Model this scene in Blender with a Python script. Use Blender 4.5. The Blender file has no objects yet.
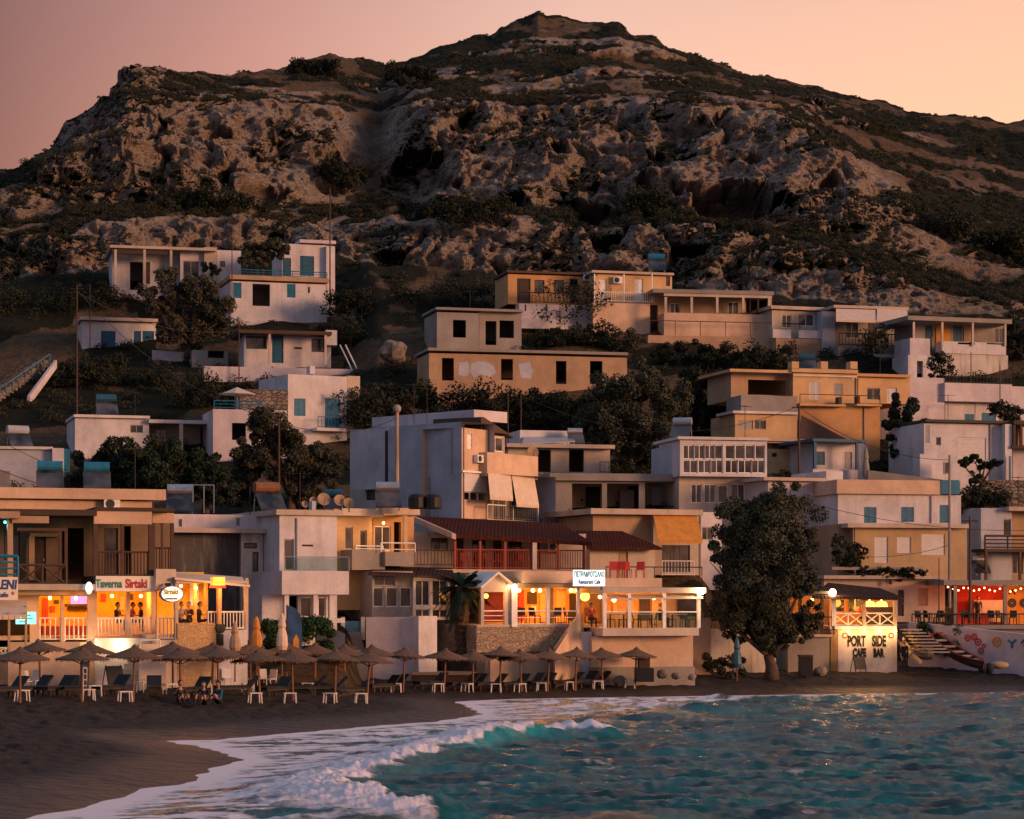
import bpy, math, random
import numpy as np
from mathutils import Vector, Matrix
random.seed(7); rng = np.random.default_rng(11)
R = math.radians
sc = bpy.context.scene
COL = sc.collection
# ------------------------------------------------------------------ camera: 5 m above the water, level, long lens
FOC, HC, YH, W_, H_ = 2400.0, 5.0, 600.0, 1024, 819
cam = bpy.data.cameras.new('camera'); camo = bpy.data.objects.new('camera', cam); COL.objects.link(camo)
camo.location = (0, 0, HC); camo.rotation_euler = (R(90), 0, 0)
cam.sensor_width = 36; cam.lens = FOC / W_ * 36
cam.shift_y = (YH - H_ / 2) / W_
cam.clip_start = 1; cam.clip_end = 5000
sc.camera = camo
sc.render.resolution_x, sc.render.resolution_y = W_, H_
sc.view_settings.view_transform = 'Standard'; sc.view_settings.look = 'None'
sc.view_settings.exposure = .18; sc.view_settings.gamma = 1
sc.cycles.use_denoising = True
sc.cycles.max_bounces = 5; sc.cycles.diffuse_bounces = 3; sc.cycles.glossy_bounces = 3
sc.cycles.transmission_bounces = 3; sc.cycles.sample_clamp_indirect = 4

def P(px, py, d):                       # a direction in the picture and a distance -> a place in the world
    return Vector(((px - 512) * d / FOC, d, HC - (py - YH) * d / FOC))

# ------------------------------------------------------------------ materials
MATS = {}
def nodes(name):
    m = bpy.data.materials.new(name); m.use_nodes = True
    nt = m.node_tree
    return m, nt, nt.nodes['Principled BSDF'], nt.nodes['Material Output']
def N(nt, t, **kw):
    n = nt.nodes.new(t)
    for k, v in kw.items():
        if k.startswith('i_'):
            key = k[2:]; key = int(key) if key.isdigit() else key.replace('_', ' ')
            n.inputs[key].default_value = v
        else: setattr(n, k, v)
    return n
def ramp(nt, fac, stops):
    r = N(nt, 'ShaderNodeValToRGB'); cr = r.color_ramp
    while len(cr.elements) < len(stops): cr.elements.new(.5)
    for e, (p, c) in zip(cr.elements, stops):
        e.position = p; e.color = (*c, 1) if len(c) == 3 else c
    nt.links.new(fac, r.inputs[0]); return r.outputs[0]
def mixc(nt, fac, a, b, mode='MIX'):
    m = N(nt, 'ShaderNodeMix', data_type='RGBA', blend_type=mode)
    for s, v in ((0, fac), (6, a), (7, b)):
        if hasattr(v, 'links'): nt.links.new(v, m.inputs[s])
        elif isinstance(v, (int, float)): m.inputs[s].default_value = v
        else: m.inputs[s].default_value = (*v, 1)
    return m.outputs[2]
def noise(nt, scale, detail=4, rough=.55, vec=None):
    n = N(nt, 'ShaderNodeTexNoise'); n.inputs['Scale'].default_value = scale
    n.inputs['Detail'].default_value = detail; n.inputs['Roughness'].default_value = rough
    if vec is not None: nt.links.new(vec, n.inputs['Vector'])
    return n.outputs['Fac']
def geo(nt): return N(nt, 'ShaderNodeNewGeometry').outputs['Position']
def bump(nt, bs, h, strength, dist=.05):
    b = N(nt, 'ShaderNodeBump'); b.inputs['Strength'].default_value = strength; b.inputs['Distance'].default_value = dist
    nt.links.new(h, b.inputs['Height']); nt.links.new(b.outputs[0], bs.inputs['Normal'])

def plain(name, c, rough=.6, metal=0, var=.15, scale=3.0, spec=.3):
    if name in MATS: return MATS[name]
    m, nt, bs, o = nodes(name)
    p = geo(nt); f = noise(nt, scale, 3, .6, p)
    lo = tuple(x * (1 - var) for x in c); hi = tuple(min(1, x * (1 + var)) for x in c)
    nt.links.new(ramp(nt, f, [(.3, lo), (.7, hi)]), bs.inputs['Base Color'])
    bs.inputs['Roughness'].default_value = rough; bs.inputs['Metallic'].default_value = metal
    bs.inputs['Specular IOR Level'].default_value = spec
    MATS[name] = m; return m
def plaster(name, c, stain=(.22, .18, .15), amount=.35, rough=.85):
    if name in MATS: return MATS[name]
    m, nt, bs, o = nodes(name)
    p = geo(nt)
    mp = N(nt, 'ShaderNodeMapping'); mp.inputs['Scale'].default_value = (1.6, 1.6, .28); nt.links.new(p, mp.inputs[0])
    streak = noise(nt, 1.5, 5, .65, mp.outputs[0])
    patch = noise(nt, .55, 5, .6, p)
    fine = noise(nt, 9, 4, .6, p)
    a = ramp(nt, patch, [(.3, tuple(x * .74 for x in c)), (.7, tuple(min(1, x * 1.1) for x in c))])
    f = ramp(nt, streak, [(.5, (0, 0, 0)), (.82, (amount,) * 3)])
    b = mixc(nt, f, a, stain)
    g = ramp(nt, fine, [(.3, (.9, .9, .9)), (.7, (1.05, 1.05, 1.05))])
    nt.links.new(mixc(nt, 1.0, b, g, 'MULTIPLY'), bs.inputs['Base Color'])
    bs.inputs['Roughness'].default_value = rough; bs.inputs['Specular IOR Level'].default_value = .2
    bump(nt, bs, fine, .35, .03)
    MATS[name] = m; return m
def emit(name, c, s):
    if name in MATS: return MATS[name]
    m, nt, bs, o = nodes(name)
    bs.inputs['Base Color'].default_value = (*[min(1, x) for x in c], 1)
    bs.inputs['Emission Color'].default_value = (*c, 1); bs.inputs['Emission Strength'].default_value = s
    MATS[name] = m; return m
def glassy(name, c, rough=.08, var=.3):
    if name in MATS: return MATS[name]
    m, nt, bs, o = nodes(name)
    f = noise(nt, .8, 2, .5, geo(nt))
    nt.links.new(ramp(nt, f, [(.35, tuple(x * (1 - var) for x in c)), (.65, tuple(x * (1 + var) for x in c))]), bs.inputs['Base Color'])
    bs.inputs['Roughness'].default_value = rough; bs.inputs['Specular IOR Level'].default_value = .6
    MATS[name] = m; return m
def stone(name, c1, c2, mortar, scale=3.2):
    if name in MATS: return MATS[name]
    m, nt, bs, o = nodes(name)
    p = geo(nt)
    mp = N(nt, 'ShaderNodeMapping'); mp.inputs['Scale'].default_value = (1, 1, 1.9); nt.links.new(p, mp.inputs[0])
    v = N(nt, 'ShaderNodeTexVoronoi', feature='F1'); v.inputs['Scale'].default_value = scale; nt.links.new(mp.outputs[0], v.inputs['Vector'])
    e = N(nt, 'ShaderNodeTexVoronoi', feature='DISTANCE_TO_EDGE'); e.inputs['Scale'].default_value = scale; nt.links.new(mp.outputs[0], e.inputs['Vector'])
    col = ramp(nt, v.outputs['Color'], [(.2, c1), (.8, c2)])
    ed = ramp(nt, e.outputs['Distance'], [(.02, (1, 1, 1)), (.09, (0, 0, 0))])
    nt.links.new(mixc(nt, ed, col, mortar), bs.inputs['Base Color'])
    bs.inputs['Roughness'].default_value = .9
    bump(nt, bs, ramp(nt, e.outputs['Distance'], [(0, (0, 0, 0)), (.15, (1, 1, 1))]), .8, .06)
    MATS[name] = m; return m
def tiles(name, c, scale=9, axis=(1, 0, 0)):
    if name in MATS: return MATS[name]
    m, nt, bs, o = nodes(name)
    p = geo(nt)
    w = N(nt, 'ShaderNodeTexWave', wave_type='BANDS', bands_direction='X'); w.inputs['Scale'].default_value = scale / 6; w.inputs['Distortion'].default_value = .4
    nt.links.new(p, w.inputs['Vector'])
    f = noise(nt, 2.5, 4, .6, p)
    nt.links.new(ramp(nt, f, [(.3, tuple(x * .6 for x in c)), (.7, tuple(x * 1.3 for x in c))]), bs.inputs['Base Color'])
    bs.inputs['Roughness'].default_value = .95; bs.inputs['Specular IOR Level'].default_value = .05
    bump(nt, bs, w.outputs['Fac'], .35, .05)
    MATS[name] = m; return m
def leafmat(name, c, c2, sub=True):
    if name in MATS: return MATS[name]
    m, nt, bs, o = nodes(name)
    g = N(nt, 'ShaderNodeNewGeometry')
    big = noise(nt, .45, 3, .6, g.outputs['Position'])
    a = mixc(nt, g.outputs['Random Per Island'], c, c2)
    b = ramp(nt, big, [(.3, (.6, .6, .6)), (.7, (1.25, 1.2, 1.1))])
    nt.links.new(mixc(nt, 1.0, a, b, 'MULTIPLY'), bs.inputs['Base Color'])
    bs.inputs['Roughness'].default_value = .75; bs.inputs['Specular IOR Level'].default_value = .2
    MATS[name] = m; return m

# ------------------------------------------------------------------ objects
def tag(o, label=None, cat=None, group=None, kind=None):
    if label: o['label'] = label
    if cat: o['category'] = cat
    if group: o['group'] = group
    if kind: o['kind'] = kind
    return o
def empty(name, loc, label=None, cat=None, group=None, rz=0):
    o = bpy.data.objects.new(name, None); COL.objects.link(o)
    o.location = loc; o.rotation_euler = (0, 0, rz); o.empty_display_size = .3
    return tag(o, label, cat, group)
def origin_of(o):
    v = Vector((0, 0, 0))
    while o is not None: v += Vector(o.location); o = o.parent
    return v
class Fr:                               # a facade line seen from left (A) to right (B); u along it, w into the building, z up
    def __init__(s, A, B):
        s.A = Vector((A[0], A[1])); d = Vector((B[0], B[1])) - s.A; s.L = d.length; s.U = d / s.L
        s.N = Vector((-s.U.y, s.U.x))
    def pt(s, u, w, z): q = s.A + s.U * u + s.N * w; return Vector((q.x, q.y, z))
    def uY(s, px, w=0):
        r = Vector(((px - 512) / FOC, 1)); A = s.A + s.N * w
        det = s.U.x * (-r.y) + r.x * s.U.y
        u = (A.x * r.y - r.x * A.y) / det
        return u, A.y + s.U.y * u
    def u(s, px, w=0): return s.uY(px, w)[0]
    def z(s, px, py, w=0): return HC - (py - YH) * s.uY(px, w)[1] / FOC
WORLD = Fr((0, 0), (1, 0))
class MB:
    def __init__(s): s.v, s.f, s.m, s.cur, s.smooth = [], [], [], 0, False
    def mat(s, i): s.cur = i; return s
    def add(s, vs, fs):
        b = len(s.v); s.v += [tuple(x) for x in vs]; s.f += [tuple(b + i for i in f) for f in fs]; s.m += [s.cur] * len(fs); return s
    def quad(s, *p): return s.add(p, [tuple(range(len(p)))])
    def box(s, fr, u0, u1, w0, w1, z0, z1):
        if u1 < u0: u0, u1 = u1, u0
        if z1 < z0: z0, z1 = z1, z0
        vs = [fr.pt(u, w, z) for z in (z0, z1) for (u, w) in ((u0, w0), (u1, w0), (u1, w1), (u0, w1))]
        return s.add(vs, [(3, 2, 1, 0), (4, 5, 6, 7), (0, 1, 5, 4), (1, 2, 6, 5), (2, 3, 7, 6), (3, 0, 4, 7)])
    def hexa(s, p):                     # 8 points: bottom 4, top 4
        return s.add(p, [(3, 2, 1, 0), (4, 5, 6, 7), (0, 1, 5, 4), (1, 2, 6, 5), (2, 3, 7, 6), (3, 0, 4, 7)])
    def tube(s, pts, r, n=6, cap=True):
        rs = r if isinstance(r, (list, tuple)) else [r] * len(pts)
        pts = [Vector(p) for p in pts]; rings = []
        for i, p in enumerate(pts):
            d = (pts[min(i + 1, len(pts) - 1)] - pts[max(i - 1, 0)])
            if d.length < 1e-6: d = Vector((0, 0, 1))
            d.normalize(); a = d.orthogonal().normalized() if abs(d.z) < .9 else Vector((1, 0, 0)); a = (a - d * a.dot(d)).normalized(); b = d.cross(a)
            rings.append([p + (a * math.cos(2 * math.pi * k / n) + b * math.sin(2 * math.pi * k / n)) * rs[i] for k in range(n)])
        vs = [v for r_ in rings for v in r_]; fs = []
        for i in range(len(pts) - 1):
            for k in range(n): fs.append((i * n + k, i * n + (k + 1) % n, (i + 1) * n + (k + 1) % n, (i + 1) * n + k))
        if cap: fs += [tuple(reversed(range(n))), tuple((len(pts) - 1) * n + k for k in range(n))]
        return s.add(vs, fs)
    def lathe(s, c, prof, n=12):        # prof: (r, z) from the bottom up
        c = Vector(c); vs = []; fs = []
        for r, z in prof: vs += [c + Vector((r * math.cos(2 * math.pi * k / n), r * math.sin(2 * math.pi * k / n), z)) for k in range(n)]
        for i in range(len(prof) - 1):
            for k in range(n): fs.append((i * n + k, i * n + (k + 1) % n, (i + 1) * n + (k + 1) % n, (i + 1) * n + k))
        return s.add(vs, fs)
    def ball(s, c, r, n=8, sq=(1, 1, 1)):
        c = Vector(c); prof = [(max(1e-3, math.sin(math.pi * i / n)), -math.cos(math.pi * i / n)) for i in range(n + 1)]
        vs = []; fs = []; m = n + 2
        for a, z in prof: vs += [c + Vector((a * math.cos(2 * math.pi * k / m) * sq[0], a * math.sin(2 * math.pi * k / m) * sq[1], z * sq[2])) * r for k in range(m)]
        for i in range(n):
            for k in range(m): fs.append((i * m + k, i * m + (k + 1) % m, (i + 1) * m + (k + 1) % m, (i + 1) * m + k))
        return s.add(vs, fs)
    def poly(s, fr, pts, w0, w1):       # (u, z) outline extruded from w0 to w1
        n = len(pts); vs = [fr.pt(u, w0, z) for u, z in pts] + [fr.pt(u, w1, z) for u, z in pts]
        return s.add(vs, [tuple(range(n)), tuple(reversed(range(n, 2 * n)))] + [(i, n + i, n + (i + 1) % n, (i + 1) % n) for i in range(n)])
    def build(s, name, mats, parent=None, loc=None, smooth=False):
        mats = mats if isinstance(mats, (list, tuple)) else [mats]
        org = origin_of(parent) if parent is not None else Vector(loc if loc else (0, 0, 0))
        me = bpy.data.meshes.new(name)
        me.from_pydata([(x - org.x, y - org.y, z - org.z) for x, y, z in s.v], [], s.f)
        for m in mats: me.materials.append(m)
        if len(mats) > 1: me.polygons.foreach_set('material_index', s.m)
        if smooth: me.polygons.foreach_set('use_smooth', [True] * len(s.f))
        me.update()
        o = bpy.data.objects.new(name, me); COL.objects.link(o)
        if parent is not None: o.parent = parent
        elif loc: o.location = loc
        return o
def copy_tree(o, loc=None, rz=None, label=None, parent=None):
    kids = [c for c in KIDS.get(o.name, [])]
    c = o.copy(); COL.objects.link(c)
    if parent is not None: c.parent = parent
    if loc is not None: c.location = loc
    if rz is not None: c.rotation_euler = (0, 0, rz)
    if label: c['label'] = label
    for k in kids: copy_tree(k, parent=c)
    return c
KIDS = {}
def freeze(o):                          # note the children of a finished prototype
    for x in bpy.data.objects:
        if x.parent is not None: KIDS.setdefault(x.parent.name, [])
    KIDS[o.name] = [x for x in bpy.data.objects if x.parent == o]
    for k in KIDS[o.name]: freeze(k)
def text(s, size, mat, parent, fr, px, py, w, name='lettering', bold=0, xs=1.0, align='CENTER', slant=0, label=None):
    cu = bpy.data.curves.new(name, 'FONT'); cu.body = s; cu.size = size; cu.extrude = .012; cu.align_x = align; cu.align_y = 'CENTER'
    cu.offset = bold; cu.shear = slant; cu.resolution_u = 3
    t = bpy.data.objects.new('tmp_text', cu); COL.objects.link(t)
    dg = bpy.context.evaluated_depsgraph_get(); me = bpy.data.meshes.new_from_object(t.evaluated_get(dg))
    bpy.data.objects.remove(t)
    u, Y = fr.uY(px, w); z = HC - (py - YH) * Y / FOC; org = origin_of(parent)
    for v in me.vertices:
        x, y, d = v.co; v.co = fr.pt(u + x * xs, w - d, z + y) - org
    me.materials.clear(); me.materials.append(mat)
    o = bpy.data.objects.new(name, me); COL.objects.link(o); o.parent = parent
    return o

# ------------------------------------------------------------------ numpy noise
_perm = rng.permutation(256); _perm = np.concatenate([_perm, _perm, _perm])
_g = rng.normal(size=(256, 3)); _g /= np.linalg.norm(_g, axis=1)[:, None]
def pn(x, y, z):
    xi, yi, zi = np.floor(x).astype(int), np.floor(y).astype(int), np.floor(z).astype(int)
    xf, yf, zf = x - xi, y - yi, z - zi
    u, v, w = [t * t * t * (t * (t * 6 - 15) + 10) for t in (xf, yf, zf)]
    def g(a, b, c):
        h = _perm[_perm[_perm[(xi + a) & 255] + ((yi + b) & 255)] + ((zi + c) & 255)]
        gg = _g[h]; return gg[..., 0] * (xf - a) + gg[..., 1] * (yf - b) + gg[..., 2] * (zf - c)
    L = lambda a, b, t: a + (b - a) * t
    return L(L(L(g(0, 0, 0), g(1, 0, 0), u), L(g(0, 1, 0), g(1, 1, 0), u), v), L(L(g(0, 0, 1), g(1, 0, 1), u), L(g(0, 1, 1), g(1, 1, 1), u), v), w) * 1.5
def fbm(x, y, z, o=4, gain=.5):
    s = 0; a = 1
    for i in range(o): s = s + a * pn(x + 17.3 * i, y + 9.1 * i, z + 4.7 * i); x, y, z, a = x * 2, y * 2, z * 2, a * gain
    return s
def ridged(x, y, z, o=4, gain=.5):
    s = 0; a = 1
    for i in range(o): s = s + a * (1 - 2 * np.abs(pn(x + 31.3 * i, y + 7.1 * i, z + 2.7 * i))); x, y, z, a = x * 2, y * 2, z * 2, a * gain
    return s
def sstep(a, b, x): t = np.clip((x - a) / (b - a), 0, 1); return t * t * (3 - 2 * t)
def grid_mesh(name, X, Y, Z, mat, attrs=None, smooth=True, keep=None):
    r, c = X.shape
    me = bpy.data.meshes.new(name)
    co = np.stack([X, Y, Z], -1).reshape(-1, 3).astype(np.float32)
    i = (np.arange(r - 1)[:, None] * c + np.arange(c - 1)[None, :]).ravel()
    q = np.stack([i, i + 1, i + c + 1, i + c], 1)
    if keep is not None: q = q[keep.ravel()]
    me.vertices.add(len(co)); me.vertices.foreach_set('co', co.ravel())
    me.loops.add(q.size); me.loops.foreach_set('vertex_index', q.ravel().astype(np.int32))
    me.polygons.add(len(q)); me.polygons.foreach_set('loop_start', np.arange(0, q.size, 4, dtype=np.int32))
    me.polygons.foreach_set('use_smooth', np.full(len(q), smooth))
    me.update(calc_edges=True); me.materials.append(mat)
    for k, a in (attrs or {}).items():
        at = me.attributes.new(k, 'FLOAT', 'POINT'); at.data.foreach_set('value', a.ravel().astype(np.float32))
    o = bpy.data.objects.new(name, me); COL.objects.link(o)
    return o
def cards(name, C, S, mats, parent=None, loc=None, up=.0, aspect=1.6, mi=None, N_=None):   # many leaf-sized faces in one mesh
    n = len(C)
    d = rng.normal(size=(n, 3)) if N_ is None else N_ + rng.normal(size=(n, 3)) * .6
    d[:, 2] += up; d /= np.linalg.norm(d, axis=1)[:, None]
    a = np.cross(d, rng.normal(size=(n, 3))); a /= np.linalg.norm(a, axis=1)[:, None]; b = np.cross(d, a)
    S = np.broadcast_to(S, (n,))[:, None]
    a = a * S * aspect * .5; b = b * S * .5
    V = np.stack([C - a, C + b * .9, C + a, C - b * .9], 1).reshape(-1, 3)
    org = origin_of(parent) if parent is not None else Vector(loc or (0, 0, 0)); V = V - np.array(org)
    me = bpy.data.meshes.new(name)
    me.vertices.add(len(V)); me.vertices.foreach_set('co', V.astype(np.float32).ravel())
    me.loops.add(4 * n); me.loops.foreach_set('vertex_index', np.arange(4 * n, dtype=np.int32))
    me.polygons.add(n); me.polygons.foreach_set('loop_start', np.arange(0, 4 * n, 4, dtype=np.int32))
    me.update(calc_edges=True)
    for m in (mats if isinstance(mats, (list, tuple)) else [mats]): me.materials.append(m)
    o = bpy.data.objects.new(name, me); COL.objects.link(o)
    if parent is not None: o.parent = parent
    elif loc: o.location = loc
    return o
# ------------------------------------------------------------------ sky and afterglow: the sun has just gone, low on the right behind the camera
SUN_AZ = R(114)      # clockwise from the view direction (+Y)
w = bpy.data.worlds.new('World'); sc.world = w; w.use_nodes = True
nt = w.node_tree; bg = nt.nodes['Background']
sky = N(nt, 'ShaderNodeTexSky', sky_type='NISHITA', sun_disc=False, sun_elevation=R(3), sun_rotation=SUN_AZ)
sky.air_density = 1.5; sky.dust_density = 3
tc = N(nt, 'ShaderNodeTexCoord'); sx = N(nt, 'ShaderNodeSeparateXYZ'); nt.links.new(tc.outputs['Generated'], sx.inputs[0])
def mth(op, a, b=None):
    m = N(nt, 'ShaderNodeMath', operation=op)
    for i, v in enumerate((a, b)):
        if v is None: continue
        if hasattr(v, 'links'): nt.links.new(v, m.inputs[i])
        else: m.inputs[i].default_value = v
    return m.outputs[0]
# evening glow: pink-orange low in the sky, brighter toward the sunset on the right; dusky mauve behind and on the left, slate blue overhead
gx = mth('ADD', mth('MULTIPLY', sx.outputs[0], 2.1), .5)
az = ramp(nt, gx, [(0.0, (.25, .105, .105)), (.07, (.31, .135, .125)), (.28, (.66, .315, .255)), (.56, (1.0, .59, .44)), (1.0, (1.15, .64, .40))])
el = ramp(nt, sx.outputs[2], [(0.0, (1.05, .80, .66)), (.16, (1.0, .94, .86)), (.245, (.74, .75, .82)), (.5, (.6, .65, .8)), (1.0, (.5, .6, .8))])
low = mixc(nt, 1.0, az, el, 'MULTIPLY')
bk = ramp(nt, mth('ADD', mth('MULTIPLY', sx.outputs[1], -1.0), .5), [(.25, (0, 0, 0)), (.75, (1, 1, 1))])
low = mixc(nt, bk, low, ramp(nt, mth('ADD', mth('MULTIPLY', sx.outputs[0], .5), .5), [(.15, (.15, .15, .21)), (.6, (.31, .22, .27)), (.9, (.75, .33, .20))]))
hi = ramp(nt, sx.outputs[2], [(.24, (0, 0, 0)), (.6, (1, 1, 1))])
glow = mixc(nt, hi, low, (.185, .245, .36))
b2 = N(nt, 'ShaderNodeBackground'); nt.links.new(glow, b2.inputs[0]); b2.inputs[1].default_value = 1.0
nt.links.new(sky.outputs[0], bg.inputs[0]); bg.inputs[1].default_value = .025
ad = N(nt, 'ShaderNodeAddShader'); nt.links.new(bg.outputs[0], ad.inputs[0]); nt.links.new(b2.outputs[0], ad.inputs[1])
nt.links.new(ad.outputs[0], nt.nodes['World Output'].inputs[0])
sl = bpy.data.lights.new('sun', 'SUN'); so = bpy.data.objects.new('sun', sl); COL.objects.link(so)
SUN_EL = R(9)
sl.energy = 3.0; sl.angle = R(14); sl.color = (1.0, .50, .26)
sd = Vector((math.sin(SUN_AZ) * math.cos(SUN_EL), math.cos(SUN_AZ) * math.cos(SUN_EL), math.sin(SUN_EL)))
so.rotation_euler = sd.to_track_quat('Z', 'Y').to_euler()

# ------------------------------------------------------------------ shoreline and beach
WL = [(-900, 1150), (-200, 960), (-30, 850), (30, 819), (100, 806), (150, 790), (195, 784), (215, 770), (248, 761), (228, 752), (170, 741.5), (222, 740), (280, 735), (385, 726),
      (440, 722), (486, 715), (470, 707), (458, 702), (512, 699.5), (600, 698), (700, 696.5), (800, 695), (900, 694), (1024, 692.5), (1300, 691), (2600, 690)]
def flat(px, py): d = FOC * HC / (py - YH); return ((px - 512) * d / FOC, d)
WLG = np.array([flat(*p) for p in WL])
def poly_sd(X, Y, L):                   # distance to a polyline, positive on its left-hand side
    best = np.full(X.shape, 1e9); sg = np.ones(X.shape)
    for a, b in zip(L[:-1], L[1:]):
        e = b - a; l2 = (e * e).sum()
        t = np.clip(((X - a[0]) * e[0] + (Y - a[1]) * e[1]) / l2, 0, 1)
        dx, dy = X - a[0] - t * e[0], Y - a[1] - t * e[1]; d = np.hypot(dx, dy)
        cr = e[0] * (Y - a[1]) - e[1] * (X - a[0])
        m = d < best - 1e-9; best = np.where(m, d, best); sg = np.where(m, np.sign(cr), sg)
    return best * sg
def beach_z(X, Y, rough=True):
    X = np.asarray(X, float); Y = np.asarray(Y, float)
    sdv = poly_sd(X, Y, WLG)
    sdw = sdv + (.35 * pn(X * .7, Y * .7, X * 0) if rough else 0)
    z = np.where(sdw > 0, .085 * np.minimum(sdw, 12) + .02 * np.maximum(sdw - 12, 0), .06 * sdw)
    z = np.maximum(z, -1.5)
    if rough:
        dry = sstep(2.5, 6, sdv)
        z = z + dry * (.06 * fbm(X * 1.6, Y * 1.1, X * 0 + 3, 3) - .30 * np.maximum(0, pn(X * 1.7, Y * 1.2, X * 0 + 9) - .15))
    return z, sdv
def beach_hit(px, py):                  # where a sight line meets the sand
    d = np.linspace(45, 175, 2601); X = (px - 512) * d / FOC
    z, _ = beach_z(X, d, False); ray = HC - (py - YH) * d / FOC
    k = np.argmax(z >= ray); return float(d[k])
def on_beach(px, py):
    d = beach_hit(px, py); X = (px - 512) * d / FOC
    return Vector((X, d, float(beach_z(X, d, False)[0])))
m, nt, bs, o = nodes('sand')
p = geo(nt); at = N(nt, 'ShaderNodeAttribute', attribute_name='shore')
c1 = ramp(nt, noise(nt, 1.3, 6, .65, p), [(.3, (.017, .0145, .015)), (.7, (.042, .034, .032))])
dots = ramp(nt, noise(nt, 14, 2, .5, p), [(.62, (0, 0, 0)), (.75, (.35, .35, .35))])
c1 = mixc(nt, dots, c1, (.12, .10, .09))
wet = ramp(nt, at.outputs['Fac'], [(.0, (1, 1, 1)), (.22, (.8, .8, .8)), (.36, (0, 0, 0))])
nt.links.new(mixc(nt, wet, c1, (.045, .031, .026)), bs.inputs['Base Color'])
rr = ramp(nt, wet, [(0, (.95,) * 3), (1, (.42,) * 3)]); nt.links.new(rr, bs.inputs['Roughness'])
bs.inputs['Specular IOR Level'].default_value = .25
vs_ = N(nt, 'ShaderNodeTexVoronoi', feature='SMOOTH_F1'); vs_.inputs['Scale'].default_value = 1.7; nt.links.new(p, vs_.inputs['Vector']); ad_ = N(nt, 'ShaderNodeMath', operation='ADD'); nt.links.new(vs_.outputs['Distance'], ad_.inputs[0]); nt.links.new(noise(nt, 2.6, 5, .7, p), ad_.inputs[1])
bump(nt, bs, ad_.outputs[0], 1.0, .30)
SAND = m
pxs = np.concatenate([np.linspace(-900, -40, 60), np.arange(-36, 1060, 4.0), np.linspace(1070, 2300, 60)])
ds = np.concatenate([np.linspace(30, 52, 12), 1 / np.linspace(1 / 53, 1 / 130, 330), np.linspace(130.5, 175, 60)])
PX, D = np.meshgrid(pxs, ds); X = (PX - 512) * D / FOC
bz, bsd = beach_z(X, D)
bo = grid_mesh('beach', X, D, bz, SAND, {'shore': np.clip(bsd / 12, 0, 1)})
tag(bo, 'dark sand beach running along the water below the taverns', 'beach', kind='structure')

# ------------------------------------------------------------------ hill: town slope, cliffs, scrub top
PROF_R = [(790, 100), (722, 120), (692, 127), (676, 135), (655, 139), (630, 142), (600, 146), (578, 152), (526, 155), (500, 164), (470, 175), (440, 185), (396, 198), (356, 208), (324, 218), (300, 227)]
PROF_L = [(800, 92), (730, 104), (680, 115), (652, 121), (610, 134), (580, 142), (530, 152), (494, 165), (454, 180), (410, 194), (376, 208), (360, 216), (326, 226), (300, 231)]
PROF_E = [(790, 110), (720, 127), (676, 149), (645, 157), (632, 160), (604, 164), (576, 166), (532, 168), (506, 170), (476, 175), (446, 184), (408, 199), (362, 213), (330, 225), (300, 235)]
HC_PX = [-900, -500, -100, 0, 60, 130, 220, 330, 380, 430, 520, 600, 700, 800, 860, 930, 1024, 1250, 1900]
HC_L = [
 [(330, 244), (318, 262), (310, 276), (295, 292), (280, 330), (262, 380)],
 [(310, 248), (290, 264), (282, 275), (264, 288), (250, 320), (232, 360)],
 [(286, 255), (262, 263), (252, 270), (215, 282), (202, 312), (188, 350)],
 [(280, 256), (240, 263), (228, 269), (196, 279), (186, 300), (175, 330)],
 [(278, 257), (235, 263), (214, 271), (165, 282), (150, 293), (136, 310)],
 [(272, 259), (225, 267), (205, 276), (102, 292), (86, 301), (72, 314)],
 [(262, 262), (222, 270), (203, 281), (104, 301), (93, 320), (76, 352)],
 [(252, 266), (225, 275), (203, 288), (112, 305), (88, 342), (59, 388)],
 [(262, 264), (222, 276), (193, 294), (118, 314), (92, 358), (65, 402)],
 [(270, 262), (222, 272), (200, 284), (104, 303), (82, 346), (55, 406)],
 [(280, 260), (226, 269), (206, 280), (108, 300), (72, 350), (22, 416)],
 [(285, 259), (228, 268), (208, 280), (106, 299), (72, 350), (27, 416)],
 [(292, 256), (226, 266), (214, 275), (104, 295), (84, 345), (58, 411)],
 [(300, 253), (240, 263), (226, 271), (122, 291), (106, 340), (86, 402)],
 [(306, 250), (262, 260), (250, 267), (172, 284), (138, 326), (100, 391)],
 [(314, 247), (290, 256), (274, 266), (212, 284), (164, 322), (115, 381)],
 [(320, 246), (300, 256), (284, 267), (240, 286), (188, 322), (125, 376)],
 [(335, 240), (318, 254), (302, 266), (268, 288), (226, 322), (168, 370)],
 [(365, 230), (352, 248), (340, 264), (320, 290), (290, 330), (250, 380)]]
SIL = [(-900, 262), (-300, 205), (-60, 180), (0, 176), (30, 172), (48, 156), (58, 140), (64, 128), (80, 119), (95, 109), (110, 103), (114, 88), (122, 76), (134, 71), (150, 73), (180, 77), (250, 77), (278, 74),
       (300, 64), (330, 58), (352, 61), (390, 66), (420, 59), (445, 49), (470, 43), (495, 36), (512, 27), (528, 21), (538, 16), (548, 19), (575, 22), (600, 26), (618, 25), (632, 35), (652, 38), (668, 49), (700, 59), (730, 71),
       (760, 79), (800, 86), (840, 97), (880, 105), (910, 113), (940, 117), (965, 118), (990, 122), (1005, 127), (1024, 124), (1250, 166), (1900, 250)]
HLc = np.array(HC_L, float)
def cols(px):                           # per-column control points (6 x py,d)
    out = np.empty((len(px), 6, 2))
    for k in range(6):
        for j in range(2): out[:, k, j] = np.interp(px, HC_PX, HLc[:, k, j])
    out[:, 5, 0] = np.interp(px, [a for a, b in SIL], [b for a, b in SIL])
    return out
hp = np.concatenate([np.linspace(-880, -70, 70), np.arange(-64, 1090, 1.7), np.linspace(1095, 1880, 70)])
cc = cols(hp)
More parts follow.
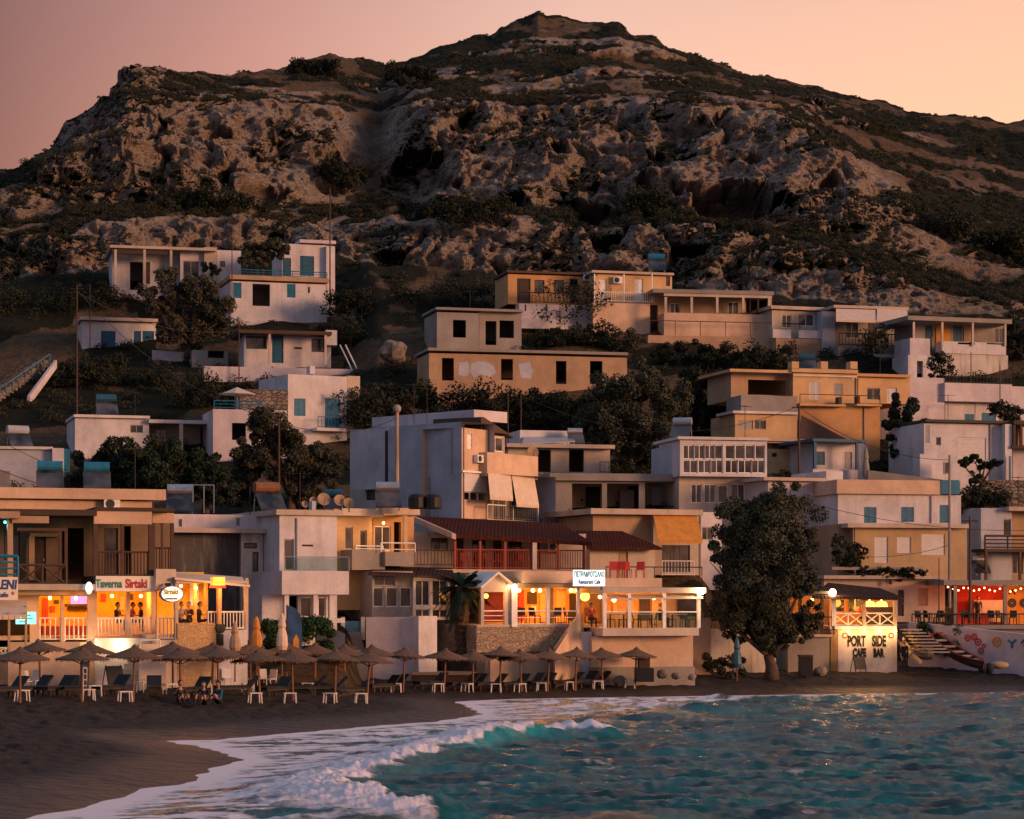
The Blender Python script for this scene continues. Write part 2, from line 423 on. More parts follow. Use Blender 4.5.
TOWN = 150; SEG = [58, 30, 120, 70, 64]; BACK = 14
tl = np.linspace(0, 1, TOWN, endpoint=False)
def prof(pr):                           # resample a town profile evenly in picture height
    py = np.array([a for a, b in pr], float); d = np.array([b for a, b in pr], float)
    y = 790 + (300 - 790) * tl
    return y, np.interp(-y, -py, d)
yl, dl = prof(PROF_L); yr, dr = prof(PROF_R); ye, de = prof(PROF_E); b3 = sstep(690, 745, hp)
bl = sstep(338, 380, hp)
py0 = np.repeat(yl[:, None], len(hp), 1); d0 = dl[:, None] * (1 - bl) + dr[:, None] * bl; d0 = d0 * (1 - b3) + de[:, None] * b3
# bend the top of the town profile into each column's own cliff foot
k = sstep(.86, 1.0, tl)[:, None]
by, bd = cc[:, 0, 0][None, :], cc[:, 0, 1][None, :]
py0 = py0 + k * (by - 300); d0 = d0 + k * (bd - 250)
rowsY, rowsD, rock, terr = [py0], [d0], [np.zeros_like(py0)], [np.zeros_like(py0)]
RK = [1, .35, 1, .30, .12]
for s_ in range(5):
    t = np.linspace(0, 1, SEG[s_], endpoint=False)[:, None]
    rowsY.append(cc[:, s_, 0] * (1 - t) + cc[:, s_ + 1, 0] * t); rowsD.append(cc[:, s_, 1] * (1 - t) + cc[:, s_ + 1, 1] * t)
    a = RK[max(s_ - 1, 0)] if s_ else .5
    e = RK[s_ + 1] if s_ < 4 else .06
    q = np.clip(np.minimum(t, 1 - t) * 4, 0, 1)
    rock.append(np.broadcast_to(RK[s_] * q + (1 - q) * np.where(t < .5, (a + RK[s_]) / 2, (e + RK[s_]) / 2), rowsY[-1].shape)); terr.append(np.full_like(rowsY[-1], s_ + 1))
PYg = np.concatenate(rowsY); Dg = np.concatenate(rowsD); RKg = np.concatenate(rock); SG = np.concatenate(terr)
Xg = (hp[None, :] - 512) * Dg / FOC; Zg = HC - (PYg - YH) * Dg / FOC
# behind the ridge the hill falls away
rx, rd, rz = (hp - 512) * cc[:, 5, 1] / FOC, cc[:, 5, 1], HC - (cc[:, 5, 0] - YH) * cc[:, 5, 1] / FOC
tb = np.linspace(0, 1, BACK)[:, None]
dbk = rd + 260 * tb ** 1.5
Xg = np.concatenate([Xg, (hp - 512) * dbk / FOC]); Dg = np.concatenate([Dg, dbk]); Zg = np.concatenate([Zg, rz - (rz + 5) * tb ** 1.6])
RKg = np.concatenate([RKg, np.full((BACK, len(hp)), .05)]); SG = np.concatenate([SG, np.full((BACK, len(hp)), 6.)])
PXg = np.broadcast_to(hp[None, :], Xg.shape)
PYa = YH - (Zg - HC) * FOC / Dg
# the gully and the open right slope are smoother than the cliffs
smooth_zone = np.exp(-(((PXg - 372) / 26) ** 2)) * sstep(90, 120, PYa) * (1 - sstep(190, 215, PYa))
RKg = np.maximum(RKg, .95 * (SG >= 4) * (SG < 6) * sstep(40, 90, PXg) * sstep(190, 150, PXg) * sstep(64, 78, PYa))
outc = sstep(.16, .34, fbm(Xg / 17 + 11, Dg / 22, Zg / 6 + 33, 3)) * (1 - smooth_zone)
RKg = np.maximum(RKg, .62 * outc * np.where(SG >= 4, 1, sstep(840, 900, PXg)) * (SG > 0) * (SG < 6) * sstep(0, 14, PYa - np.interp(PXg, [a for a, b in SIL], [b for a, b in SIL])))
RKg = RKg * (1 - .75 * smooth_zone) * (1 - .55 * sstep(850, 960, PXg))
Xb, Yb, Zb = Xg.copy(), Dg.copy(), Zg.copy()
n_big = fbm(Xb / 26, Yb / 40, Zb / 15 + 3.3, 3)
n_led = ridged(Xb / 40 + 5, Yb / 40, Zb / 5.5 + Xb / 60, 2)               # sloping ledges
n_mid = np.abs(fbm(Xb / 9, Yb / 12, Zb / 8 + 8.8, 3))
n_ver = ridged(Xb / 6.5, Yb / 14, Zb / 22, 2)
n_sml = ridged(Xb / 3.2, Yb / 4, Zb / 3.0, 4, .6)
n_pit = np.maximum(0, pn(Xb / 1.7, Yb / 2, Zb / 1.3) - .22)
n_fin = ridged(Xb / 1.3, Yb / 1.5, Zb / 1.1, 3, .6)
n_cre = sstep(.80, .98, 1 - np.abs(fbm(Xb / 13 + 3, Yb / 20, Zb / 16 + 60, 3) * 1.6)) * sstep(-.1, .3, fbm(Xb / 20, Yb / 20, Zb / 20 + 90, 2))
strat = ((Zb + 2.2 * fbm(Xb / 18, Yb / 18, Zb / 9 + 70, 3) + Xb * .10) / 3.4) % 1.0
strat2 = ((Zb + 1.2 * fbm(Xb / 7, Yb / 9, Zb / 5 + 75, 3) + Xb * .16) / 1.25) % 1.0
frac_ = ((Xb + 2.5 * fbm(Xb / 9, Yb / 12, Zb / 12 + 80, 3)) / 4.2) % 1.0
msk = .4 + .6 * sstep(-.25, .25, fbm(Xb / 16, Yb / 16, Zb / 12 + 95, 2))
out = RKg * (msk * (1.5 * (strat - .5) + .55 * (strat2 - .5)) + .9 * (frac_ - .5) + 3.2 * n_big + 1.3 * n_led + 3.0 * (n_mid - .35) - .8 * n_ver + .62 * n_sml - 3.0 * n_pit + .4 * n_fin - 5 * n_cre)
soft = (1 - RKg) * (SG > 0)
lift = soft * (1.1 * fbm(Xb / 14, Yb / 14, Zb * 0, 4) + .25 * ridged(Xb / 4, Yb / 4, Zb / 4, 3))
lift = lift + (SG == 0) * (.9 * fbm(Xb / 9, Yb / 9, Zb * 0 + 4, 4)) * sstep(420, 340, PYa)
ridge_k = np.exp(-(((PYa - np.interp(PXg, [a for a, b in SIL], [b for a, b in SIL])) / 6) ** 2)) * (SG >= 4)
lift = lift * (1 - .6 * ridge_k) + ridge_k * .5 * ridged(Xb / 5, Yb / 30, Zb * 0 + 2, 3)
# caves and hollows cut back into the rock: (px, py, half width, half height, depth)
CAV = [(416, 184, 32, 30, 5.0), (592, 213, 30, 13, 8), (735, 205, 52, 19, 9), (460, 187, 6, 5, 4), (512, 205, 16, 7, 4), (265, 200, 20, 7, 4), (646, 190, 9, 18, 5), (335, 165, 12, 12, 4), (165, 165, 6, 12, 3.5), (560, 150, 9, 6, 3), (830, 185, 12, 9, 4), (755, 160, 10, 5, 3), (215, 140, 14, 6, 3)]
cav = np.zeros_like(Xg)
for (cx, cy, hw, hh, dep) in CAV:
    wob = 1 + .6 * fbm(Xb / 4 + cx, Yb * 0, Zb / 3, 4, .6)
    r = np.sqrt(((PXg - cx) / hw) ** 2 + ((PYa - cy) / np.where(PYa < cy, hh * 1.0, hh * 1.15)) ** 2) * wob
    edge = np.where(PYa < cy, sstep(1.04, .72, r), sstep(1.25, .2, r))
    cav = np.maximum(cav, dep * edge)
out = out * (1 - .55 * np.clip(cav / 8, 0, 1)) - cav
Yg = Yb - out * .93; Zg = Zb + out * .18 + lift
Xg = Xb + RKg * .9 * fbm(Xb / 5 + 40, Yb / 5, Zb / 4, 2)
# keep the lowest town rows under the sand
gz = Zg
# normals -> where scrub can grow
dXu = np.gradient(Xg, axis=1); dYu = np.gradient(Yg, axis=1); dZu = np.gradient(Zg, axis=1)
dXv = np.gradient(Xg, axis=0); dYv = np.gradient(Yg, axis=0); dZv = np.gradient(Zg, axis=0)
nx, ny, nz = dYu * dZv - dZu * dYv, dZu * dXv - dXu * dZv, dXu * dYv - dYu * dXv
nl = np.sqrt(nx ** 2 + ny ** 2 + nz ** 2) + 1e-9; nzn = np.abs(nz) / nl
vn = fbm(Xb / 11, Yb / 16, Zb / 7 + 1.5, 4)
vn2 = fbm(Xb / 3.0, Yb / 5, Zb / 3 + 7, 3)
flatness = sstep(.35, .75, nzn)
veg = sstep(-.12, .38, vn + .45 * vn2 + .5 * (flatness - .55) + .06 * (SG >= 5) + .22 * (SG == 2) + .02 * (SG == 0) - .85 * (RKg > .6) * (1.2 - flatness) + .5 * n_cre * (RKg > .3) - .25 * np.exp(-(((PXg - 300) / 40) ** 2 + ((PYa - 95) / 16) ** 2)) - .3 * smooth_zone)
m, nt, bs, o = nodes('hillside')
p = geo(nt); ar = N(nt, 'ShaderNodeAttribute', attribute_name='rock').outputs['Fac']; av = N(nt, 'ShaderNodeAttribute', attribute_name='scrub').outputs['Fac']
big = noise(nt, .07, 5, .65, p); med = noise(nt, .55, 6, .7, p); fin = noise(nt, 3.0, 5, .7, p)
rc = ramp(nt, big, [(.30, (.40, .32, .27)), (.5, (.50, .395, .32)), (.68, (.49, .44, .405))])
rc = mixc(nt, ramp(nt, med, [(.34, (.65, .65, .65)), (.52, (0, 0, 0))]), rc, (.19, .15, .125))
f2_ = noise(nt, 1.5, 6, .75, p)
rc = mixc(nt, ramp(nt, f2_, [(.39, (.8, .8, .8)), (.46, (0, 0, 0))]), rc, (.12, .098, .085))  # shade of small pits put into the rock as dark colour
vo = N(nt, 'ShaderNodeTexVoronoi', feature='F1'); vo.inputs['Scale'].default_value = .9; nt.links.new(p, vo.inputs['Vector'])
rc = mixc(nt, ramp(nt, fin, [(.48, (0, 0, 0)), (.66, (.8, .8, .8))]), rc, (.64, .54, .46))
so_ = ramp(nt, med, [(.3, (.12, .08, .05)), (.7, (.33, .22, .13))])
so_ = mixc(nt, ramp(nt, fin, [(.45, (0, 0, 0)), (.6, (.6, .6, .6))]), so_, (.06, .05, .03))
base = mixc(nt, ramp(nt, ar, [(.2, (0, 0, 0)), (.55, (1, 1, 1))]), so_, rc)
sv = ramp(nt, fin, [(.3, (.018, .022, .014)), (.7, (.05, .048, .028))])
vf = N(nt, 'ShaderNodeMath', operation='MULTIPLY_ADD'); nt.links.new(fin, vf.inputs[0]); vf.inputs[1].default_value = .9
va = N(nt, 'ShaderNodeMath', operation='SUBTRACT'); nt.links.new(av, va.inputs[0]); va.inputs[1].default_value = .45; nt.links.new(va.outputs[0], vf.inputs[2])
base = mixc(nt, ramp(nt, vf.outputs[0], [(.36, (0, 0, 0)), (.54, (1, 1, 1))]), base, sv)
nt.links.new(base, bs.inputs['Base Color']); bs.inputs['Roughness'].default_value = .95; bs.inputs['Specular IOR Level'].default_value = .1
hsum = N(nt, 'ShaderNodeMath', operation='ADD'); nt.links.new(fin, hsum.inputs[0]); nt.links.new(med, hsum.inputs[1])
h3 = N(nt, 'ShaderNodeMath', operation='ADD'); nt.links.new(hsum.outputs[0], h3.inputs[0]); nt.links.new(f2_, h3.inputs[1])
bump(nt, bs, h3.outputs[0], 1.0, 1.1)
HILL = m
ho = grid_mesh('hillside', Xg, Yg, Zg, HILL, {'rock': RKg, 'scrub': veg}, smooth=True)
tag(ho, 'rocky hill with cliffs, caves and scrub rising behind the town', 'hill', kind='structure')
def hill_at(px, d):                     # ground height below a point of the town
    j = int(np.argmin(np.abs(hp - px))); return float(np.interp(d, Yg[:TOWN, j], Zg[:TOWN, j]))
def hill_hit(px, py):                   # first place a sight line meets the hill
    j = int(np.argmin(np.abs(hp - px)))
    yy = YH - (Zg[:-BACK, j] - HC) * FOC / Yg[:-BACK, j]
    k = int(np.argmax(yy <= py)); return Vector(((px - 512) * Yg[k, j] / FOC, Yg[k, j], Zg[k, j]))
# scrub: leafy clumps over the slopes, too many to count
cand = np.argwhere((veg > .55) & (SG < 6) & (PXg > -80) & (PXg < 1110) & (PYa < 560))
ws = np.where(SG >= 5, .35, 1.0)
pick = cand[rng.choice(len(cand), 7500, replace=False)]
Cs, Ss, Ns = [], [], []
for (i, j) in pick:
    if PYa[i, j] > 300 and rng.random() < .35: continue
    r = rng.uniform(.35, .95) * (1.15 if SG[i, j] in (0, 2) else .95)
    if SG[i, j] == 5 and PYa[i, j] < np.interp(hp[j], [a for a, b in SIL], [b for a, b in SIL]) + 5: r *= .5
    n = int(110 * r + 24)
    q = rng.normal(size=(n, 3)); q /= np.linalg.norm(q, axis=1)[:, None]; q[:, 2] = np.abs(q[:, 2]) * .75
    rad = r * rng.uniform(.55, 1.05, n)[:, None]
    Cs.append(np.array([Xg[i, j], Yg[i, j], Zg[i, j]]) + q * rad); Ss.append(np.full(n, .125) * rng.uniform(.6, 1.3, n)); Ns.append(q)
LEAF_SCRUB = leafmat('scrub_leaves', (.016, .021, .012), (.045, .045, .024))
scrub = cards('scrub', np.concatenate(Cs), np.concatenate(Ss), LEAF_SCRUB, N_=np.concatenate(Ns))
tag(scrub, 'dark low scrub growing over the hill and its ledges', 'scrub', kind='stuff')

# ------------------------------------------------------------------ sea
def mth2(nt, op, a, b):
    m = N(nt, 'ShaderNodeMath', operation=op)
    for i, v in enumerate((a, b)):
        if hasattr(v, 'links'): nt.links.new(v, m.inputs[i])
        else: m.inputs[i].default_value = v
    return m.outputs[0]
spx = np.concatenate([np.linspace(-700, -20, 50), np.arange(-16, 1050, 1.8), np.linspace(1056, 2200, 60)])
spy = np.concatenate([np.linspace(688.5, 700, 26), np.arange(700.5, 825, .62), np.linspace(826, 1200, 60)])
PX, PY = np.meshgrid(spx, spy); Dd = FOC * HC / (PY - YH); X = (PX - 512) * Dd / FOC; Y = Dd.copy()
sds = -poly_sd(X, Y, WLG)               # metres offshore
deep = sstep(0, 9, sds)
# crest of the breaking wave
CR = np.array([flat(*p) for p in [(700, 752), (640, 746), (590, 742), (540, 743), (500, 747), (455, 755), (415, 765), (375, 776), (335, 790), (325, 800), (360, 808), (400, 816), (440, 826)]])
cs = poly_sd(X, Y, CR)                  # positive on the shore side? (left of travel)
cs = -cs
along = np.zeros_like(X)
amp = sstep(640, 575, PX) * sstep(828, 800, PY)
ampA = (.32 + .14 * sstep(430, 500, PX)) * amp * (.8 + .5 * pn(X / 3, Y / 3, X * 0))
back = np.where(cs < 0, np.exp(-(cs / 1.1) ** 2), np.exp(-(cs / 1.9) ** 2))
wave = ampA * back
chop = .15 * ridged(X / 5.5 + Y / 9, Y / 1.9 - X / 16, X * 0 + .7, 4, .6) + .05 * ridged(X / 1.7, Y / .55 - X / 9, X * 0 + 8, 3, .6) + .13 * fbm(X / 2.2, Y / .7 - X / 7, X * 0 + 5, 4, .6) + .16 * fbm(X / 14, Y / 4, X * 0 + 2, 2)
sw = .20 * np.exp(-(poly_sd(X, Y, np.array([flat(*p) for p in [(1024, 715), (860, 713), (770, 717), (700, 718), (640, 722)]])) / 1.0) ** 2) * sstep(600, 720, PX)
Z = deep * chop * 1.0 + wave + sw * deep
# foam
def pf(pts): return np.array([flat(*p) for p in pts])
edge = poly_sd(X, Y, pf([(1500, 693), (1024, 695.5), (930, 698), (850, 700), (760, 702), (690, 708), (630, 716), (560, 720), (500, 728), (470, 742), (440, 757), (400, 770), (350, 785), (318, 800), (330, 825), (300, 900), (200, 1300)]))
inside = sstep(-1.3, 1.3, -edge + .8 * fbm(X / 2.2, Y / 2.2, X * 0 + 1, 3)) * (sds > -3)
stre = fbm(X / 2.0 + Y / 6, Y / .9 - X / 9, X * 0 + 12, 5, .65)
shore_f = sstep(1.6, .1, sds + .3 * pn(X * 1.2, Y * 1.2, X * 0 + 3))
foam = inside * np.clip(.46 + 1.25 * stre, .06, 1) 
foam = np.maximum(foam, shore_f * np.clip(.8 + .5 * stre, 0, 1) * inside)
foam = np.maximum(foam, .9 * shore_f * sstep(560, 430, PX))
crn = fbm(X / .9, Y / .9, X * 0 + 21, 4, .6)
band = np.where(cs > 0, sstep(3.2, .1, cs + 1.2 * crn), sstep(-.55, -.1, cs + .35 * crn))
bandw = band * sstep(640, 600, PX + 20 * crn) * sstep(830, 815, PY)
thick = bandw * np.where(PX > 480, sstep(1.5, .3, np.abs(cs - .45 + .3 * crn)), 1)
foam = np.maximum(foam, thick * np.clip(.9 + .5 * crn, 0, 1))
caps = sstep(.55, .95, fbm(X / 3.2 + Y / 8, Y / .6 - X / 7, X * 0 + 33, 4, .65)) * deep * .32
foam = np.maximum(foam, caps)
puff = .5 + .9 * fbm(X / 1.1, Y / 1.3, X * 0 + 41, 4, .5)
Z = Z + thick * (.02 + .06 * puff + .10 * np.abs(fbm(X / .6, Y / .8, X * 0 + 55, 4, .7))) + foam * .02 * deep
Z = Z + .015 * (1 - deep)
m, nt, bs, o = nodes('sea_water')
p = geo(nt); af = N(nt, 'ShaderNodeAttribute', attribute_name='foam').outputs['Fac']; ac = N(nt, 'ShaderNodeAttribute', attribute_name='lip_glow').outputs['Fac']
mp = N(nt, 'ShaderNodeMapping'); mp.inputs['Scale'].default_value = (.7, 1.6, 1); mp.inputs['Rotation'].default_value = (0, 0, R(-14)); nt.links.new(p, mp.inputs[0])
n1 = noise(nt, 1.6, 6, .65, mp.outputs[0])
wc = ramp(nt, noise(nt, .5, 4, .6, mp.outputs[0]), [(.34, (.0018, .022, .033)), (.66, (.010, .140, .155))])
wc = mixc(nt, ac, wc, (.02, .30, .30))  # light coming through the wave face, painted as brighter teal
n6 = noise(nt, 4.5, 6, .75, mp.outputs[0]); n16 = mth2(nt, 'ADD', mth2(nt, 'MULTIPLY', n1, .5), mth2(nt, 'MULTIPLY', n6, .6))
ff = N(nt, 'ShaderNodeMath', operation='MULTIPLY_ADD'); nt.links.new(n16, ff.inputs[0]); ff.inputs[1].default_value = .95
fs = N(nt, 'ShaderNodeMath', operation='SUBTRACT'); nt.links.new(af, fs.inputs[0]); fs.inputs[1].default_value = .45; nt.links.new(fs.outputs[0], ff.inputs[2])
fm = ramp(nt, ff.outputs[0], [(.24, (0, 0, 0)), (.44, (.45, .45, .45)), (.72, (1, 1, 1))])
nt.links.new(mixc(nt, fm, wc, (.84, .76, .80)), bs.inputs['Base Color'])
nt.links.new(ramp(nt, fm, [(0, (.25,) * 3), (.6, (.8,) * 3)]), bs.inputs['Roughness'])
bs.inputs['IOR'].default_value = 1.33; bs.inputs['Specular IOR Level'].default_value = .5
bump(nt, bs, mth2(nt, 'ADD', n16, mth2(nt, 'MULTIPLY', noise(nt, 13, 4, .7, mp.outputs[0]), .35)), .6, .24)
keep = (sds > -3.5); keep = keep[:-1, :-1] & keep[1:, 1:]
lip_glow = np.exp(-((cs + .55) / .5) ** 2) * sstep(430, 490, PX) * sstep(640, 560, PX) * (1 - thick)
se = grid_mesh('sea', X, Y, Z, m, {'foam': foam, 'lip_glow': lip_glow}, keep=keep)
far = MB(); far.quad((-400, -400, -.5), (400, -400, -.5), (400, 40, -.5), (-400, 40, -.5)); fo = far.build('sea', m)
for q in (se,): tag(q, 'teal sea with a breaking wave and pink foam washing up the beach', 'sea', kind='structure')
tag(fo, 'open teal sea in front of the bay', 'sea', kind='structure')
# ------------------------------------------------------------------ materials of the town
M = {}
M['white'] = plaster('white_plaster', (.60, .565, .59), amount=.38)
M['cream'] = plaster('cream_plaster', (.52, .43, .36), amount=.35)
M['peach'] = plaster('peach_plaster', (.60, .42, .30), amount=.25)  # also carries the evening glow on the white block's front
M['orange'] = plaster('orange_plaster', (.55, .31, .14), amount=.25)
M['yellow'] = plaster('yellow_plaster', (.58, .38, .20), amount=.25)
M['saffron'] = plaster('saffron_plaster', (.62, .36, .05), amount=.2)
M['ochre'] = plaster('ochre_plaster', (.44, .31, .18), amount=.35)
M['grey'] = plaster('grey_render', (.30, .27, .255), amount=.45)
M['bluegrey'] = plaster('bluish_grey_plaster', (.44, .45, .52), amount=.15)  # also carries the shade on the white block's side
M['lilac'] = plaster('whitewash', (.57, .51, .55), amount=.3)
M['stain'] = plaster('stained_old_render', (.085, .08, .08), stain=(.34, .31, .29), amount=.75)
M['peel'] = plaster('peeling_plaster', (.55, .50, .46), stain=(.16, .12, .10), amount=.9)
M['tan'] = plaster('tan_render', (.42, .28, .18), amount=.5)
M['dplaster'] = plaster('brown_shaded_plaster', (.20, .14, .10), amount=.5)  # tan wall darkened, the veranda's shade is in the colour
M['concrete'] = plaster('concrete', (.28, .25, .23), amount=.4)
M['stone'] = stone('rubble_stone', (.30, .22, .16), (.50, .38, .27), (.18, .135, .10), 6.0)
M['drystone'] = stone('dry_stone', (.14, .11, .09), (.26, .20, .16), (.04, .03, .03), 2.4)
M['brickwall'] = stone('orange_block_wall', (.52, .33, .17), (.62, .42, .22), (.46, .29, .15), 8.0)
M['glass'] = glassy('dark_window_glass', (.045, .042, .044), .08, .85)
m, nt, bs, o = nodes('clear_balcony_glass'); tr_ = N(nt, 'ShaderNodeBsdfTransparent'); tr_.inputs[0].default_value = (.82, .93, .94, 1); mx_ = N(nt, 'ShaderNodeMixShader'); mx_.inputs[0].default_value = .16
bs.inputs['Base Color'].default_value = (.03, .075, .085, 1); bs.inputs['Roughness'].default_value = .08; nt.links.new(tr_.outputs[0], mx_.inputs[1]); nt.links.new(bs.outputs[0], mx_.inputs[2]); nt.links.new(mx_.outputs[0], o.inputs[0]); M['glassb'] = m
M['dark'] = plain('painted_dark', (.02, .018, .017), .9)  # flat near-black, darkness of unlit openings put into the colour
M['wframe'] = plain('white_paint', (.72, .70, .68), .45)
M['gframe'] = plain('grey_frame_paint', (.30, .29, .29), .5)
M['bframe'] = plain('brown_wood', (.07, .038, .026), .6)
M['dbrown'] = plain('dark_brown_wood', (.05, .032, .024), .65)
M['redwood'] = plain('red_painted_wood', (.28, .045, .03), .6)
M['turq'] = plain('turquoise_paint', (.014, .145, .255), .5, var=.2)
M['teal'] = plain('dark_teal_paint', (.014, .08, .15), .5, var=.2)
M['blue'] = plain('blue_paint', (.05, .16, .26), .5)
M['steel'] = plain('galvanised_steel', (.42, .42, .44), .35, .8)
M['iron'] = plain('dark_iron', (.035, .033, .033), .6)
M['rust'] = plain('rusty_metal', (.18, .085, .045), .85)
M['rtile'] = tiles('red_roof_tiles', (.062, .018, .013))
M['dtile'] = tiles('dark_roof_tiles', (.05, .030, .025))
M['slab'] = plaster('roof_slab_edge', (.50, .40, .33), amount=.4)
M['wslab'] = plaster('white_slab_edge', (.62, .58, .57), amount=.3)
M['roller'] = plain('pale_roller_shutter', (.55, .52, .52), .6, var=.08)
M['awn'] = plain('cream_awning_cloth', (.60, .48, .38), .9, var=.1)
M['oawn'] = plain('orange_awning_cloth', (.50, .22, .045), .9, var=.15)
M['straw'] = plain('straw_thatch', (.12, .075, .052), .95, var=.45, scale=9)
M['pole'] = plain('pole_wood', (.20, .095, .055), .8)
M['plastic'] = plain('white_plastic', (.62, .60, .60), .45, var=.06)
M['navy'] = plain('dark_navy_canvas', (.016, .020, .028), .85)
M['black'] = plain('black_paint', (.012, .012, .013), .5)
M['red'] = plain('red_paint', (.45, .03, .025), .5)
M['rwall'] = plaster('red_plaster', (.50, .055, .03), stain=(.2, .03, .02), amount=.3)
M['bark'] = plain('bark', (.075, .052, .040), .95, var=.4, scale=6)
M['skin'] = plain('skin', (.36, .20, .14), .6, var=.05)
M['hair'] = plain('dark_hair', (.014, .011, .010), .7)
M['signw'] = plain('sign_white', (.72, .66, .56), .5, var=.04)
M['ink_blue'] = plain('blue_sign_ink', (.03, .07, .22), .5, var=.03)
M['ink_teal'] = plain('teal_sign_ink', (.02, .20, .21), .5, var=.03)
M['ink_red'] = plain('red_sign_ink', (.40, .02, .03), .5, var=.03)
M['bulb'] = emit('warm_bulb', (1.0, .52, .12), 16)
M['lamp'] = emit('bright_warm_lamp', (1.0, .72, .36), 60)
M['lampw'] = emit('white_lit_sign', (1.0, .96, .88), 2.2)
M['lampo'] = emit('orange_lit_panel', (1.0, .42, .05), .9)
M['shade'] = emit('yellow_lamp_shade', (1.0, .62, .10), 2.6)
M['greenlit'] = emit('turquoise_lit_sign', (.20, .95, .85), 1.4)
M['redbulb'] = emit('red_string_bulb', (1.0, .30, .12), 14)
M['screen'] = emit('lit_screen', (.35, .22, .75), .9)

